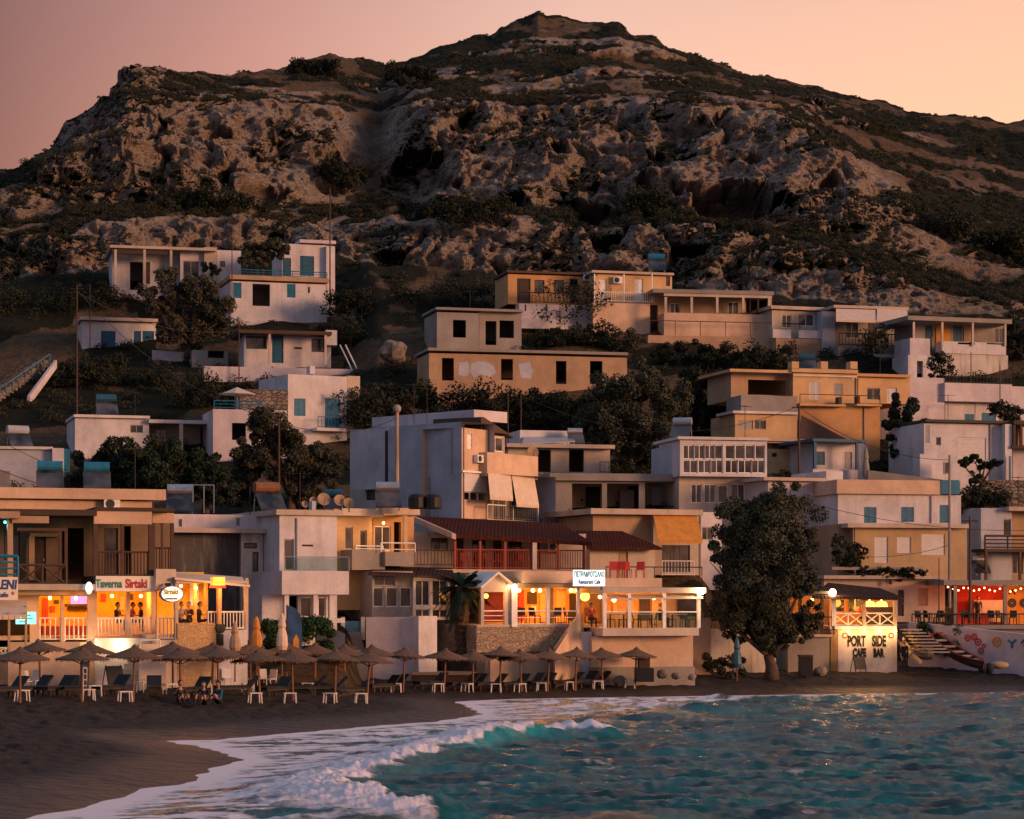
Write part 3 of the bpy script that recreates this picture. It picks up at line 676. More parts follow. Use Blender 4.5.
class Bld:
    def __init__(s, name, label, cat, A, B, zpy, group=None):
        s.fr = Fr(P(A[0], 600, A[1])[:2], P(B[0], 600, B[1])[:2])
        z = HC - (zpy - YH) * (A[1] + B[1]) / 2 / FOC
        c = s.fr.pt(s.fr.L / 2, 0, z)
        s.root = empty(name, c, label, cat, group)
    def uu(s, x, w=0): return s.fr.u(x, w)
    def zz(s, x, y, w=0): return s.fr.z(x, y, w)
    def ub(s, x0, x1, y0, y1, w=0):      # picture rectangle at depth w -> u0,u1,z0(bottom),z1(top)
        xm = (x0 + x1) / 2
        return s.uu(x0, w), s.uu(x1, w), s.zz(xm, y1, w), s.zz(xm, y0, w)
    def box(s, name, mat, x0, x1, y0, y1, w0, w1, parent=None, at=None):
        u0, u1, z0, z1 = s.ub(x0, x1, y0, y1, w0 if at is None else at)
        b = MB(); b.box(s.fr, u0, u1, w0, w1, z0, z1)
        return b.build(name, M[mat] if isinstance(mat, str) else mat, parent or s.root)
    def sheet(s, name, mat, pts, t=.06, parent=None):        # pts: (px, py, w) quad extruded by thickness downwards
        q = []
        for x, y, w in pts:
            u, Y = s.fr.uY(x, w); q.append(s.fr.pt(u, w, HC - (y - YH) * Y / FOC))
        n = len(q); b = MB(); dn = Vector((0, 0, -t))
        b.add([v + dn for v in q] + q, [tuple(reversed(range(n))), tuple(range(n, 2 * n))] + [(i, (i + 1) % n, n + (i + 1) % n, n + i) for i in range(n)])
        return b.build(name, M[mat] if isinstance(mat, str) else mat, parent or s.root)
    def mass(s, x0, x1, yt, yb, depth, mat, w=0, ops=(), roof=None, over=.15, rt=.22, t=.25, down=0, name='wall', back=True, sides=(1, 1), flat=False):
        fr = s.fr; u0, u1 = s.uu(x0, w), s.uu(x1, w); zt = s.zz(x0, yt, w); zb = s.zz(x0, yb, w) - down
        rects = []
        for op in ops:
            a, b_, c, d = s.ub(op[1], op[3], op[2], op[4], w)
            a, b_ = max(a, u0 + .02), min(b_, u1 - .02); c, d = max(c, zb), min(d, zt - .02)
            if b_ - a > .05 and d - c > .05: rects.append((op, a, b_, c, d))
        us = sorted({u0, u1, *[r[1] for r in rects], *[r[2] for r in rects]}); zs = sorted({zb, zt, *[r[3] for r in rects], *[r[4] for r in rects]})
        b = MB(); q = lambda u, ww, z: fr.pt(u, ww, z)
        for i in range(len(us) - 1):
            for j in range(len(zs) - 1):
                cu, cz = (us[i] + us[i + 1]) / 2, (zs[j] + zs[j + 1]) / 2
                if us[i + 1] - us[i] < 1e-4 or zs[j + 1] - zs[j] < 1e-4: continue
                if any(r[1] < cu < r[2] and r[3] < cz < r[4] for r in rects): continue
                for ww in (w, w + t): b.quad(q(us[i], ww, zs[j]), q(us[i + 1], ww, zs[j]), q(us[i + 1], ww, zs[j + 1]), q(us[i], ww, zs[j + 1]))
        for _, a, b_, c, d in rects:
            b.quad(q(a, w, c), q(a, w + t, c), q(a, w + t, d), q(a, w, d)); b.quad(q(b_, w, c), q(b_, w, d), q(b_, w + t, d), q(b_, w + t, c))
            b.quad(q(a, w, d), q(b_, w, d), q(b_, w + t, d), q(a, w + t, d)); b.quad(q(a, w, c), q(a, w + t, c), q(b_, w + t, c), q(b_, w, c))
        if sides[0]: b.quad(q(u0, w, zb), q(u0, w, zt), q(u0, w + depth, zt), q(u0, w + depth, zb))
        if sides[1]: b.quad(q(u1, w, zb), q(u1, w + depth, zb), q(u1, w + depth, zt), q(u1, w, zt))
        if back: b.quad(q(u0, w + depth, zb), q(u0, w + depth, zt), q(u1, w + depth, zt), q(u1, w + depth, zb))
        if roof is None or flat: b.quad(q(u0, w, zt), q(u1, w, zt), q(u1, w + depth, zt), q(u0, w + depth, zt))
        wall = b.build(name, M[mat] if isinstance(mat, str) else mat, s.root)
        if roof:
            b = MB(); b.box(fr, u0 - over, u1 + over, w - over, w + depth + over, zt + .004, zt + rt); b.build('roof', M[roof] if isinstance(roof, str) else roof, s.root)
        for op, a, b_, c, d in rects: s.fill(op[0], a, b_, c, d, w, t, op[5] if len(op) > 5 else None)
        return wall
    def fill(s, k, a, b_, c, d, w, t, mat=None):
        fr = s.fr; W = b_ - a; H = d - c
        if k == 'o': return
        if k in 'wW':                    # window: frame > pane
            f = MB(); e = .06; ww = (w + .07, w + .13)
            f.box(fr, a, a + e, *ww, c, d); f.box(fr, b_ - e, b_, *ww, c, d); f.box(fr, a + e, b_ - e, *ww, c, c + e); f.box(fr, a + e, b_ - e, *ww, d - e, d)
            n = max(2, round(W / .75)) if W > .7 else 1
            for i in range(1, n): f.box(fr, a + W * i / n - .025, a + W * i / n + .025, *ww, c + e, d - e)
            if k == 'W': f.box(fr, a - .08, b_ + .08, w - .06, w - .003, c - .1, c - .01)
            o = f.build('window', M[mat or 'wframe'], s.root)
            g = MB(); g.box(fr, a + e * .6, b_ - e * .6, w + .09, w + .11, c + e * .6, d - e * .6); g.build('pane', M['glass'], o)
        elif k == 's':                   # closed louvred shutters
            f = MB(); n = 2 if W > .8 else 1
            for i in range(n):
                x0, x1 = a + W * i / n + .01, a + W * (i + 1) / n - .01
                f.box(fr, x0, x0 + .06, w + .02, w + .07, c, d); f.box(fr, x1 - .06, x1, w + .02, w + .07, c, d)
                m_ = max(4, int(H / .12))
                for j in range(m_ + 1):
                    z = c + (H - .06) * j / m_; f.box(fr, x0 + .06, x1 - .06, w + .03, w + .06, z, z + (.06 if j in (0, m_) else .085))
            f.box(fr, a, b_, w + .09, w + .1, c, d)
            f.build('shutter', M[mat or 'turq'], s.root)
        elif k == 'd':
            f = MB(); f.box(fr, a, b_, w + .08, w + .13, c, d)
            for zz in ((c + .15, c + H * .45), (c + H * .52, d - .15)):
                f.box(fr, a + W * .18, b_ - W * .18, w + .06, w + .0799, zz[0], zz[1])
            o = f.build('door', M[mat or 'teal'], s.root)
            h = MB(); h.box(fr, b_ - .12, b_ - .08, w + .02, w + .0795, c + H * .46, c + H * .51); h.build('handle', M['steel'], o)
        elif k == 'r':
            f = MB(); m_ = max(3, int(H / .14))
            for j in range(m_): f.box(fr, a, b_, w + .05 + .012 * (j % 2), w + .1, c + H * j / m_ + .004, c + H * (j + 1) / m_)
            f.build('roller_shutter', M[mat or 'roller'], s.root)
    def op(s, k, x0, y0, x1, y1, w=0, mat=None): # a window or door set on the face of a wall without a hole (shallow)
        a, b_, c, d = s.ub(x0, x1, y0, y1, w); s.fill(k, a, b_, c, d, w - .12, .1, mat)
    def rail(s, x0, x1, y0, y1, w=0, style='bars', mat='iron', name='railing', gap=.13, r=.018, w1=None, parent=None):
        fr = s.fr; u0, u1, z0, z1 = s.ub(x0, x1, y0, y1, w); b = MB(); L = u1 - u0; w1 = w if w1 is None else w1
        pt = lambda t, z: fr.pt(u0 + L * t, w + (w1 - w) * t, z)
        def bar(t0, za, t1, zb, rr): b.tube([pt(t0, za), pt(t1, zb)], rr, 5)
        bar(0, z1, 1, z1, r * 1.6)
        if style in ('bars', 'pickets'):
            bar(0, z0 + .08, 1, z0 + .08, r * 1.3); n = max(2, int(L / gap))
            for i in range(n + 1): bar(i / n, z0 if i in (0, n) else z0 + .08, i / n, z1, r * (1.5 if style == 'pickets' else 1) * (1.5 if i in (0, n) else 1))
        elif style == 'h':
            n = max(1, int(L / 1.4)); k = max(1, int((z1 - z0) / .28))
            for i in range(n + 1): bar(i / n, z0, i / n, z1, r * 1.3)
            for j in range(1, k + 1): bar(0, z1 - (z1 - z0) * j / (k + .4), 1, z1 - (z1 - z0) * j / (k + .4), r)
        elif style == 'x':
            bar(0, z0 + .05, 1, z0 + .05, r * 1.4); n = max(1, round(L / ((z1 - z0) * 1.25)))
            for i in range(n + 1): bar(i / n, z0, i / n, z1, r * 1.6)
            for i in range(n):
                bar(i / n, z0 + .05, (i + 1) / n, z1, r * 1.2); bar(i / n, z1, (i + 1) / n, z0 + .05, r * 1.2)
        elif style == 'post':
            n = max(1, int(L / 2.2))
            for i in range(n + 1): bar(i / n, z0, i / n, z1, r * 1.3)
        return b.build(name, M[mat], parent or s.root)
    def posts(s, xs, y0, y1, w=0, r=.09, mat='wframe', name='column', down=0):
        for x in xs:
            u = s.uu(x, w); z1, z0 = s.zz(x, y0, w), s.zz(x, y1, w) - down
            b = MB(); b.box(s.fr, u - r, u + r, w - r, w + r, z0, z1); b.build(name, M[mat], s.root)
    def bulb(s, px, py, w, r=.07, mat='bulb', name='bulb'):
        u, Y = s.fr.uY(px, w); b = MB(); b.ball(s.fr.pt(u, w, HC - (py - YH) * Y / FOC), r, 6); return b.build(name, M[mat], s.root, smooth=True)
    def light(s, px, py, w, e, col=None, r=.25):
        if col is None: col = (1, .33, .038); e = e * 2.1
        l = bpy.data.lights.new('lamp_or_fill', 'POINT'); l.energy = e; l.color = col; l.shadow_soft_size = r
        o = bpy.data.objects.new('lamp_or_fill', l); COL.objects.link(o); u, Y = s.fr.uY(px, w)
        o.location = s.fr.pt(u, w, HC - (py - YH) * Y / FOC); return o
    def ac(s, px, py, w=0, k=1):         # outdoor unit of an air conditioner bolted to the wall
        u, Y = s.fr.uY(px, w); z = HC - (py - YH) * Y / FOC; b = MB(); f = s.fr
        b.box(f, u - .42 * k, u + .42 * k, w - .36, w - .06, z - .3 * k, z + .3 * k); b.box(f, u - .3, u - .26, w - .0595, w, z - .36, z - .3); b.box(f, u + .26, u + .3, w - .0595, w, z - .36, z - .3)
        o = b.build('air_conditioner', M['wframe'], s.root)
        c = f.pt(u - .1 * k, w - .365, z); b = MB(); n = 12
        ring = lambda rr, ww: [f.pt(u - .1 * k + rr * math.cos(2 * math.pi * i / n), ww, z + rr * math.sin(2 * math.pi * i / n)) for i in range(n)]
        b.add(ring(.24 * k, w - .375) + ring(.24 * k, w - .361), [tuple(range(n))] + [(i, (i + 1) % n, n + (i + 1) % n, n + i) for i in range(n)]); b.build('fan_grille', M['iron'], o)
    def awning(s, x0, x1, y0, y1, w=0, out=1.2, mat='awn', sl=0):
        ua, ub_, _, zt = s.ub(x0, x1, y0, y0, w); u2, u3 = s.uu(x0 + sl, w - out), s.uu(x1 + sl, w - out); zb = s.zz((x0 + x1) / 2, y1, w - out)
        f = s.fr; b = MB(); q = [f.pt(u2, w - out, zb), f.pt(u3, w - out, zb), f.pt(ub_, w, zt), f.pt(ua, w, zt)]; dn = Vector((0, 0, -.03))
        b.add([v + dn for v in q] + q, [(3, 2, 1, 0), (4, 5, 6, 7), (0, 1, 5, 4), (1, 2, 6, 5), (2, 3, 7, 6), (3, 0, 4, 7)])
        n = max(4, int((u3 - u2) / .25))
        for i in range(n): 
            a, e = u2 + (u3 - u2) * i / n, u2 + (u3 - u2) * (i + .92) / n; b.box(f, a, e, w - out - .012, w - out - .002, zb - .2, zb - .01)
        o = b.build('awning', M[mat], s.root)
        r = MB(); r.tube([f.pt(u2, w - out + .03, zb - .05), f.pt(u3, w - out + .03, zb - .05)], .03, 6); r.build('awning_bar', M['steel'], o)
def wallthing(name, label, cat, A, B, yt, yb, mat, thick=.35, down=1.5, yt2=None, group=None, coping=None):
    b = Bld(name, label, cat, A, B, yb, group); f = b.fr
    za, zb_, z0 = b.zz(A[0], yt), b.zz(B[0], yt if yt2 is None else yt2), b.zz(A[0], yb) - down
    root = b.root; bpy.data.objects.remove(root)
    m = MB(); m.poly(f, [(0, z0), (f.L, z0), (f.L, zb_), (0, za)], 0, thick)
    o = m.build(name, M[mat], None, loc=tuple(f.pt(f.L / 2, 0, z0 + down)))
    return tag(o, label, cat, group, 'thing'), b
# ================================================================== the seafront, left to right
def side(b, A, B):                      # another face of the same building
    o = object.__new__(Bld); o.fr = Fr(P(A[0], 600, A[1])[:2], P(B[0], 600, B[1])[:2]); o.root = b.root; return o
ORD = ['first', 'second', 'third', 'fourth', 'fifth', 'sixth', 'seventh', 'eighth', 'ninth', 'tenth', 'eleventh', 'twelfth', 'thirteenth', 'fourteenth', 'fifteenth', 'sixteenth', 'seventeenth', 'eighteenth', 'nineteenth', 'twentieth', 'twenty-first', 'twenty-second', 'twenty-third', 'twenty-fourth']

# ---- lit taverna with the enclosed upper veranda
b = T = Bld('taverna_building', 'peach taverna with yellow lit ground floor and brown railed upper veranda at the far left', 'building', (-40, 107), (176, 110), 690)
b.mass(-40, 156, 589, 694, 6, 'peach', ops=[('o', 39, 596, 61, 642), ('o', 64, 596, 88, 642), ('o', 97, 592, 126.5, 636), ('o', 130, 592, 152, 636), ('o', -30, 612, 30, 660)])
b.box('floor_slab', 'slab', -40, 160, 636, 640, .3, 5.9)
b.box('partition', 'saffron', 28, 156, 590, 638, 3.6, 3.75)
b.box('partition', 'dark', -40, 29, 600, 670, 2.6, 2.7)  # second partition is near-black to stand for an unlit room
b.box('bar_shelf', 'dbrown', 66, 92, 604, 606, 3.2, 3.58); b.box('bar_counter', 'redwood', 42, 92, 626, 638, 2.2, 2.8)
b.box('television_screen', 'screen', 71, 87, 593, 605, 3.45, 3.58)
for x, y0, y1, mt in ((43, 598, 622, 'red'), (50, 606, 612, 'redwood'), (101, 594, 602, 'red'), (128, 594, 600, 'dbrown'), (146, 594, 602, 'redwood'), (120, 596, 610, 'cream'), (54, 600, 604, 'dbrown'), (140, 596, 604, 'ochre')):
    b.box('wall_picture', mt, x, x + 5, y0, y1, 3.5, 3.585)
b.box('shelf_bottles', 'dark', 68, 90, 607, 610, 3.3, 3.5)
b.rail(39.5, 60.5, 618, 641, .12, 'pickets', 'wframe', r=.022, gap=.2); b.rail(64.5, 87.5, 618, 641, .12, 'pickets', 'wframe', r=.022, gap=.2)
b.rail(97.5, 126, 618, 635.5, .12, 'pickets', 'wframe', r=.03, gap=.16); b.rail(130.5, 151.5, 618, 635.5, .12, 'pickets', 'wframe', r=.03, gap=.16)
b.box('low_wall', 'peach', 8, 80, 642, 694, -1.6, -1.3); b.box('low_wall', 'white', 95, 176, 638, 694, -.5, -.03)
# balcony level
b.box('balcony_slab', 'slab', -40, 96.5, 584, 590, -1.3, 2.4); b.box('fascia', 'ochre', -40, 96, 590.2, 595, -.9, -.003)
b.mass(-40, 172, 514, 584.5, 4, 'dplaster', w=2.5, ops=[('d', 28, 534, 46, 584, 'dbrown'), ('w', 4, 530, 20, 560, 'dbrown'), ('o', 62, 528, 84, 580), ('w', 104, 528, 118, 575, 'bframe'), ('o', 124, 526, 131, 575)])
b.box('veranda_roof', 'dbrown', -40, 97, 509, 515, -1.4, 7)
b.box('roof_beam', 'tan', 12, 49, 516, 523, -1.42, -1.1); b.box('roof_beam', 'tan', -40, 20, 511, 518, -1.7, -1.42)
b.box('veranda_fascia', 'peach', 94, 152, 511, 524, -1.2, -.95); b.box('veranda_fascia', 'peach', 152.5, 174, 513, 523, -.4, -.2)
b.box('veranda_ceiling', 'dbrown', 95, 174, 507.5, 511, -1.3, 7); b.box('veranda_floor', 'dbrown', 94, 174, 576, 583, -1.2, 2.45)
for x in (95.5, 122, 151): b.posts([x], 524, 578, -1.08, .11 if x != 122 else .06, 'bframe')
for x in (153, 162, 172): b.posts([x], 523, 578, -.3, .08 if x != 162 else .05, 'bframe')
b.rail(96, 150.5, 552, 577, -1.08, 'bars', 'bframe', gap=.14, r=.03); b.rail(153.5, 171.5, 548, 577, -.3, 'bars', 'bframe', gap=.12, r=.03)
b.rail(18, 66, 565, 585, -1.2, 'x', 'bframe', r=.035); b.posts([66, 60], 528, 585, -1.1, .07, 'bframe'); b.box('porch_beam', 'bframe', 18, 67, 528, 531, -1.2, -1.0)
b.box('doorway_frame', 'tan', 30, 62, 533, 536.5, 1.9, 2.4); b.posts([31.5], 536.6, 580, 2.1, .13, 'tan')
b.rail(-40, 17.5, 556, 577, -1.3, 'h', 'turq', r=.05); b.posts([10], 518, 585, -1.2, .12, 'tan')
b.bulb(5, 522, -.9, .07, 'greenlit', 'porch_lamp'); b.light(5, 526, -.9, 14, (.2, 1, .8), .1)
# set-back top storey
b.mass(-40, 152, 499, 514, 6, 'peach', w=4.5, ops=[]); b.box('roof', 'peach', -40, 166, 488, 498.8, 4.1, 11)
b.ac(111, 504, 4.5, .9)
b.light(70, 604, -1.2, 8); b.light(125, 604, -1.9, 8); b.light(20, 622, -.6, 8); b.light(50, 600, 2.0, 50); b.light(76, 600, 2.0, 50); b.light(112, 598, 2.0, 50); b.light(141, 598, 2.0, 45)  # unbulbed lights in front of the wall are added to make it glow
for x, y in ((50, 598), (76, 598), (112, 596), (141, 596)): b.bulb(x, y, 2.0, .08, 'bulb')
for x, y in ((91, 646), (121, 645)): b.bulb(x, y, -.75, .12, 'lamp', 'wall_lamp'); b.light(x, y + 1, -1.25, 2.6, r=.12)
b.ac(150, 603, .1, .01) if False else None
# signs on it
sg = Bld('taverna_sign', 'long cream sign board reading Taverna Sirtaki in teal and red above the lit dining room', 'sign', (-40, 107), (176, 110), 592)
sg.box('board', 'signw', 96, 158, 576, 591.5, -1.34, -1.22)
text('Taverna', .52, M['ink_teal'], sg.root, sg.fr, 109, 584, -1.355, bold=.012, xs=.70)
text('Sirtaki', .56, M['ink_red'], sg.root, sg.fr, 136.5, 584, -1.355, bold=.014, xs=.70)
text('ouzeri', .16, M['dbrown'], sg.root, sg.fr, 153, 582.5, -.15) if False else None
sg = Bld('hanging_sign', 'cream signboard ending in LENI in blue letters above a striped awning', 'sign', (-40, 105.5), (176, 108.5), 600)
sg.box('board', 'signw', -40, 18, 577, 600, -.5, -.42)
text('ELENI', .58, M['ink_blue'], sg.root, sg.fr, 3.5, 585, -.51, bold=.018, xs=.78, slant=.15)
text('Rooms', .30, M['ink_blue'], sg.root, sg.fr, 0, 595, -.51, bold=.008) if False else None
text('Cafe', .30, M['ink_blue'], sg.root, sg.fr, 2, 595, -.51, bold=.008); text('*', .4, M['ink_red'], sg.root, sg.fr, 13, 595, -.51)
sg = Bld('small_lit_sign', 'small turquoise lit sign box hanging below the striped awning', 'sign', (-40, 105.5), (176, 108.5), 624)
sg.box('light_box', 'greenlit', 16, 36, 612, 624, -.4, -.28); sg.box('bracket', 'iron', 24, 26, 606, 611.8, -.36, -.32)
for i, (x0, x1, y) in enumerate(((19, 31, 615), (19, 33, 618), (19, 27, 621))): sg.box('lettering', 'ink_teal', x0, x1, y, y + 1.1, -.412, -.401)
sg.light(26, 620, -.9, 6, (.2, 1, .85), .2)
sg = Bld('round_lit_sign', 'white oval lamp sign on the corner pillar left of the Taverna Sirtaki board', 'sign', (-40, 107), (176, 110), 594)
u, Y = sg.fr.uY(89, -1.5); zc = HC - (588 - YH) * Y / FOC
m_ = MB(); m_.poly(sg.fr, [(u + .14 * math.cos(a), zc + .27 * math.sin(a)) for a in np.linspace(0, 6.283, 20)[:-1]], -1.55, -1.45); m_.build('lit_face', M['lampw'], sg.root)
sg.box('bracket', 'iron', 88.5, 89.5, 587, 589, -1.445, -.91)
aw = Bld('striped_awning', 'cream striped awning sloping over the entrance at the left edge below the LENI sign', 'awning', (-40, 106), (176, 109), 615)
aw.awning(-40, 27, 601, 615, -.1, 1.8, 'awn'); aw.posts([9, 26], 612, 660, -1.8, .05, 'ochre', 'pole')

# ---- terrace of the same taverna, with pergola
b = Bld('taverna_terrace', 'lit taverna terrace with flat pergola roof over diners, orange block wall below', 'terrace', (156, 108.5), (250, 111.5), 690)
b.box('terrace_wall', 'brickwall', 177.5, 216, 623, 694, -.5, -.2); b.box('terrace_wall', 'white', 216.3, 247.5, 630, 694, -.45, -.2); b.box('terrace_wall', 'cream', 156, 177.2, 640, 694, -.5, -.2)
b.box('terrace_floor', 'slab', 157, 248, 634, 638, -.19, 5)
b.box('back_wall', 'saffron', 157, 204, 572, 634, 3.5, 3.7); b.box('back_window', 'wframe', 190, 199, 580, 606, 3.42, 3.495)
b.box('upper_wall', 'cream', 156, 176, 569, 590, -.3, -.1)
b.sheet('pergola_roof', 'awn', [(175, 577.5, -.7), (250, 585, -.7), (242, 577, 4), (160, 570.5, 4)], .1)
b.box('pergola_beam', 'cream', 176, 249, 580.5, 583.5, -.55, -.4)
b.posts([176, 219, 246], 578, 640, -.35, .08, 'cream'); b.posts([195, 206], 583, 634, 1.5, .07, 'ochre')
b.rail(208, 246, 612, 630, -.35, 'bars', 'wframe', gap=.16, r=.026); b.rail(156.5, 175, 618, 640, -.35, 'pickets', 'cream', gap=.16, r=.03)
b.box('corner_lantern', 'red', 212, 226, 585.5, 588, -.7, -.45); b.box('corner_lantern', 'lampo', 213, 225, 577, 585.3, -.7, -.45)
b.posts([219], 588.2, 624, -.58, .09, 'yellow', 'lit_post')
b.bulb(196, 588, 1.2); b.light(196, 590, 1.0, 60); b.bulb(181, 586, 1.5); b.light(182, 590, 1.0, 50); b.light(222, 590, -1.1, 25); b.light(165, 600, 1.5, 30)
b.rail(140, 160, 640, 676, -1.6, 'post', 'wframe', name='handrail')
for i in range(9): b.box('step', 'cream', 139, 166, 644 + i * 5, 648.9 + i * 5 if i < 8 else 694, -.7 - i * .3, -.52)
sg = Bld('oval_sign', 'white oval sign reading Sirtaki hung at the terrace corner', 'sign', (156, 108.5), (250, 111.5), 603)
u, Y = sg.fr.uY(171, -.9); zc = HC - (594 - YH) * Y / FOC; el = lambda k: [(u + .6 * k * math.cos(a), zc + .37 * k * math.sin(a)) for a in np.linspace(0, 6.283, 28)[:-1]]
m_ = MB(); m_.poly(sg.fr, el(1), -1.0, -.85); m_.build('rim', M['ink_blue'], sg.root); m_ = MB(); m_.poly(sg.fr, el(.9), -1.02, -1.001); m_.build('face', emit('soft_lit_sign', (1, .93, .75), .7), sg.root)
text('Sirtaki', .30, plain('gold_ink', (.50, .30, .03)), sg.root, sg.fr, 171, 592, -1.035, bold=.012); text('restaurant', .15, M['ink_blue'], sg.root, sg.fr, 171, 598.5, -1.035, bold=.005)
sg.box('bracket', 'iron', 170.5, 171.5, 583, 586, -.95, -.4)
sg = Bld('round_black_sign', 'round black disc sign over a narrow black panel on the white terrace wall', 'sign', (156, 108.5), (250, 111.5), 645)
u, Y = sg.fr.uY(220.5, -.55); zc = HC - (628 - YH) * Y / FOC
m_ = MB(); m_.poly(sg.fr, [(u + .24 * math.cos(a), zc + .24 * math.sin(a)) for a in np.linspace(0, 6.283, 22)[:-1]], -.6, -.52); m_.build('disc', M['black'], sg.root)
sg.box('panel', 'black', 217.5, 223.5, 634, 645.5, -.55, -.47); sg.box('bracket', 'iron', 220, 221, 632.8, 633.9, -.55, -.5)

# ---- old stained house behind, then the white modern house
b = Bld('weathered_house', 'old house with dark stained blank wall and peeling plaster corner behind the terrace', 'house', (165, 124), (282, 126), 650)
b.mass(173, 241, 533, 655, 7, 'stain'); b.mass(241, 263, 533, 655, 7, 'peel', w=-.35, ops=[('w', 252.5, 552, 258.5, 592, 'dbrown'), ('w', 244, 543, 257, 548.5, 'dbrown')])
b.box('roof_slab', 'slab', 172, 281, 528.5, 532.8, -.8, 7); b.mass(173, 280, 514, 528.4, 6, 'lilac', w=.2, ops=[('w', 178, 519, 182, 527, 'gframe'), ('w', 236, 518, 240, 526, 'gframe')])
b.box('side_wall', 'white', 263.4, 284, 533, 655, -.1, 7)
b = WH = Bld('white_modern_house', 'white modern house with glass balcony and thick white floor band', 'house', (262, 121), (352, 123), 650)
b.mass(279.5, 337, 515, 571, 8, 'white', w=1.6, ops=[('w', 284, 539, 294, 570, 'gframe'), ('w', 302, 544.5, 313, 546.5, 'dbrown')], roof='slab', over=.25, rt=.28)
b.box('balcony_slab', 'white', 282, 349, 571, 594.5, -.6, 8)
b.rail(285, 349, 557, 571, -.5, 'post', 'steel', r=.015); b.box('balcony_glass', 'glassb', 286, 348, 558, 570.8, -.52, -.5)
b.mass(262, 337, 594.6, 650, 7, 'white', w=1.0, ops=[('o', 284, 596, 298, 618), ('w', 300.5, 597, 312, 617, 'wframe'), ('w', 318, 597, 326, 617, 'wframe')])
b.posts([286, 315, 331], 594.6, 620, -.3, .12, 'white'); b.box('terrace_floor', 'white', 262, 345, 618.5, 623, -.8, 1)
b.box('chimney', 'bluegrey', 312, 316, 501, 512, 3, 3.5)
b.sheet('stair_wall', 'bluegrey', [(315, 620, -1.0), (345, 634, -2.0), (345, 650, -2.0), (315, 650, -1.0)], .3)

b = Bld('orange_lit_apartments', 'upper flat with glowing orange walls, two concrete balconies and flat roof edge', 'house', (336, 131.5), (416, 134), 610)
b.mass(336, 372, 516, 610, 6, 'yellow', ops=[('w', 345, 527, 353, 549, 'gframe'), ('w', 360, 530, 367, 551, 'gframe')]); b.mass(372.3, 414, 516, 610, 5, 'orange', w=.9, ops=[('w', 374.5, 526, 391, 551, 'wframe'), ('o', 394, 522, 401, 552)])
b.box('roof', 'slab', 334, 384, 508.5, 515.6, -.9, 7); b.box('roof', 'peach', 384.4, 420, 508, 514.6, -1.2, 7)
b.box('balcony', 'concrete', 352, 385, 550, 570, -1.3, -.02); b.rail(356, 383, 546, 550, -1.25, 'h', 'wframe', r=.025); b.box('balcony', 'concrete', 385.3, 414, 552, 566, -1.6, .88); b.rail(381, 415, 543, 552, -1.55, 'h', 'wframe', r=.025)
b.posts([405], 515, 552, -.9, .1, 'peach'); b.light(383, 528, -.4, 22, (1, .55, .2), .2); b.light(356, 530, -1.6, 16, (1, .6, .3), .2); b.bulb(383.5, 523, -.3, .07)
b.box('lower_wall', 'tan', 367, 372, 572, 620, -.9, -.3); b.mass(336, 366, 572, 625, 3, 'concrete', w=1.6, ops=[('o', 350, 578, 362, 612)])
b = Bld('glazed_porch', 'grey and white glazed porch with sloping roof below the flats', 'porch', (370, 130), (452, 131.5), 618)
b.mass(372, 413, 571, 620, 4, 'gframe', ops=[('w', 373, 587, 384, 607), ('w', 386, 587, 398, 607), ('w', 400, 587, 411.5, 607), ('w', 374, 573, 395, 586, 'gframe')])
b.mass(413.3, 450, 577, 620, 4, 'wframe', w=-.3, ops=[('w', 415, 580, 430, 606), ('w', 432, 580, 448, 606, 'wframe'), ('w', 415, 609, 430, 618), ('w', 432, 609, 448, 618)])
b.sheet('roof', 'dtile', [(368, 573, -.9), (455, 577, -1.0), (452, 568, 3), (374, 566, 3)], .12)
b.light(425, 582, -1.4, 10, (1, .5, .2), .2)
w_, _ = wallthing('garden_wall', 'lilac whitewashed garden wall with a brighter end pillar beside the palm', 'wall', (366, 127.5), (419, 127), 617, 668, 'lilac', .4, 1.0)
w_, _ = wallthing('wall_pillar', 'peach lit white end pillar of the whitewashed garden wall', 'pillar', (418.6, 126.6), (437, 127.2), 616, 670, 'white', .9, 1.0)
b = Bld('garden_stairs', 'stone steps climbing from the beach to a small blue gate between white posts', 'stairs', (330, 126), (368, 126), 668)
for i in range(11): b.box('step', 'concrete', 330 + i * 1.2, 372 - i * 1.4 + i * i * .02, 668 - i * 3.6, 690, .3 * i, .3 * i + .3 if i < 10 else 4.5)
g = Bld('garden_gate', 'small blue grey gate between two white posts at the top of the steps', 'gate', (342, 129.5), (364, 129.5), 640)
g.posts([343, 363], 617, 640, 0, .1, 'white', 'post'); g.box('gate_leaf', 'blue', 344.5, 361.5, 621, 638, -.02, .03)

# ---- red tiled veranda house with plastic chairs, over the taverna terrace
b = RH = Bld('red_veranda_house', 'long house with dark red tiled roof and red railing above the lit terrace', 'house', (410, 134), (592, 138), 574)
b.mass(412, 586, 532, 574, 6, 'cream', w=2.6, ops=[('w', 431, 538, 448, 551, 'dbrown'), ('d', 456, 536, 464, 569, 'dbrown'), ('w', 472, 540, 486, 569, 'dbrown'), ('d', 493, 538, 502, 569, 'dbrown'), ('w', 508, 540, 522, 569, 'dbrown'), ('d', 532, 538, 540, 569, 'dbrown'), ('w', 548, 543, 556, 554, 'bframe')], down=1)
b.sheet('roof', 'rtile', [(455, 534, -1.2), (592, 542, -1.2), (560, 523, 6.5), (413, 516, 6.5)], .22)
b.sheet('roof_verge', 'slab', [(452, 533, -1.25), (456, 534, -1.25), (416, 516.5, 5), (411, 515.5, 5)], .3)
b.box('veranda_floor', 'slab', 416, 592, 569.5, 573, -1.1, 2.58)
b.posts([455, 480, 505, 532, 558, 584], 541, 570, -1.0, .06, 'redwood'); b.posts([534], 539, 570, -1.05, .13, 'cream')
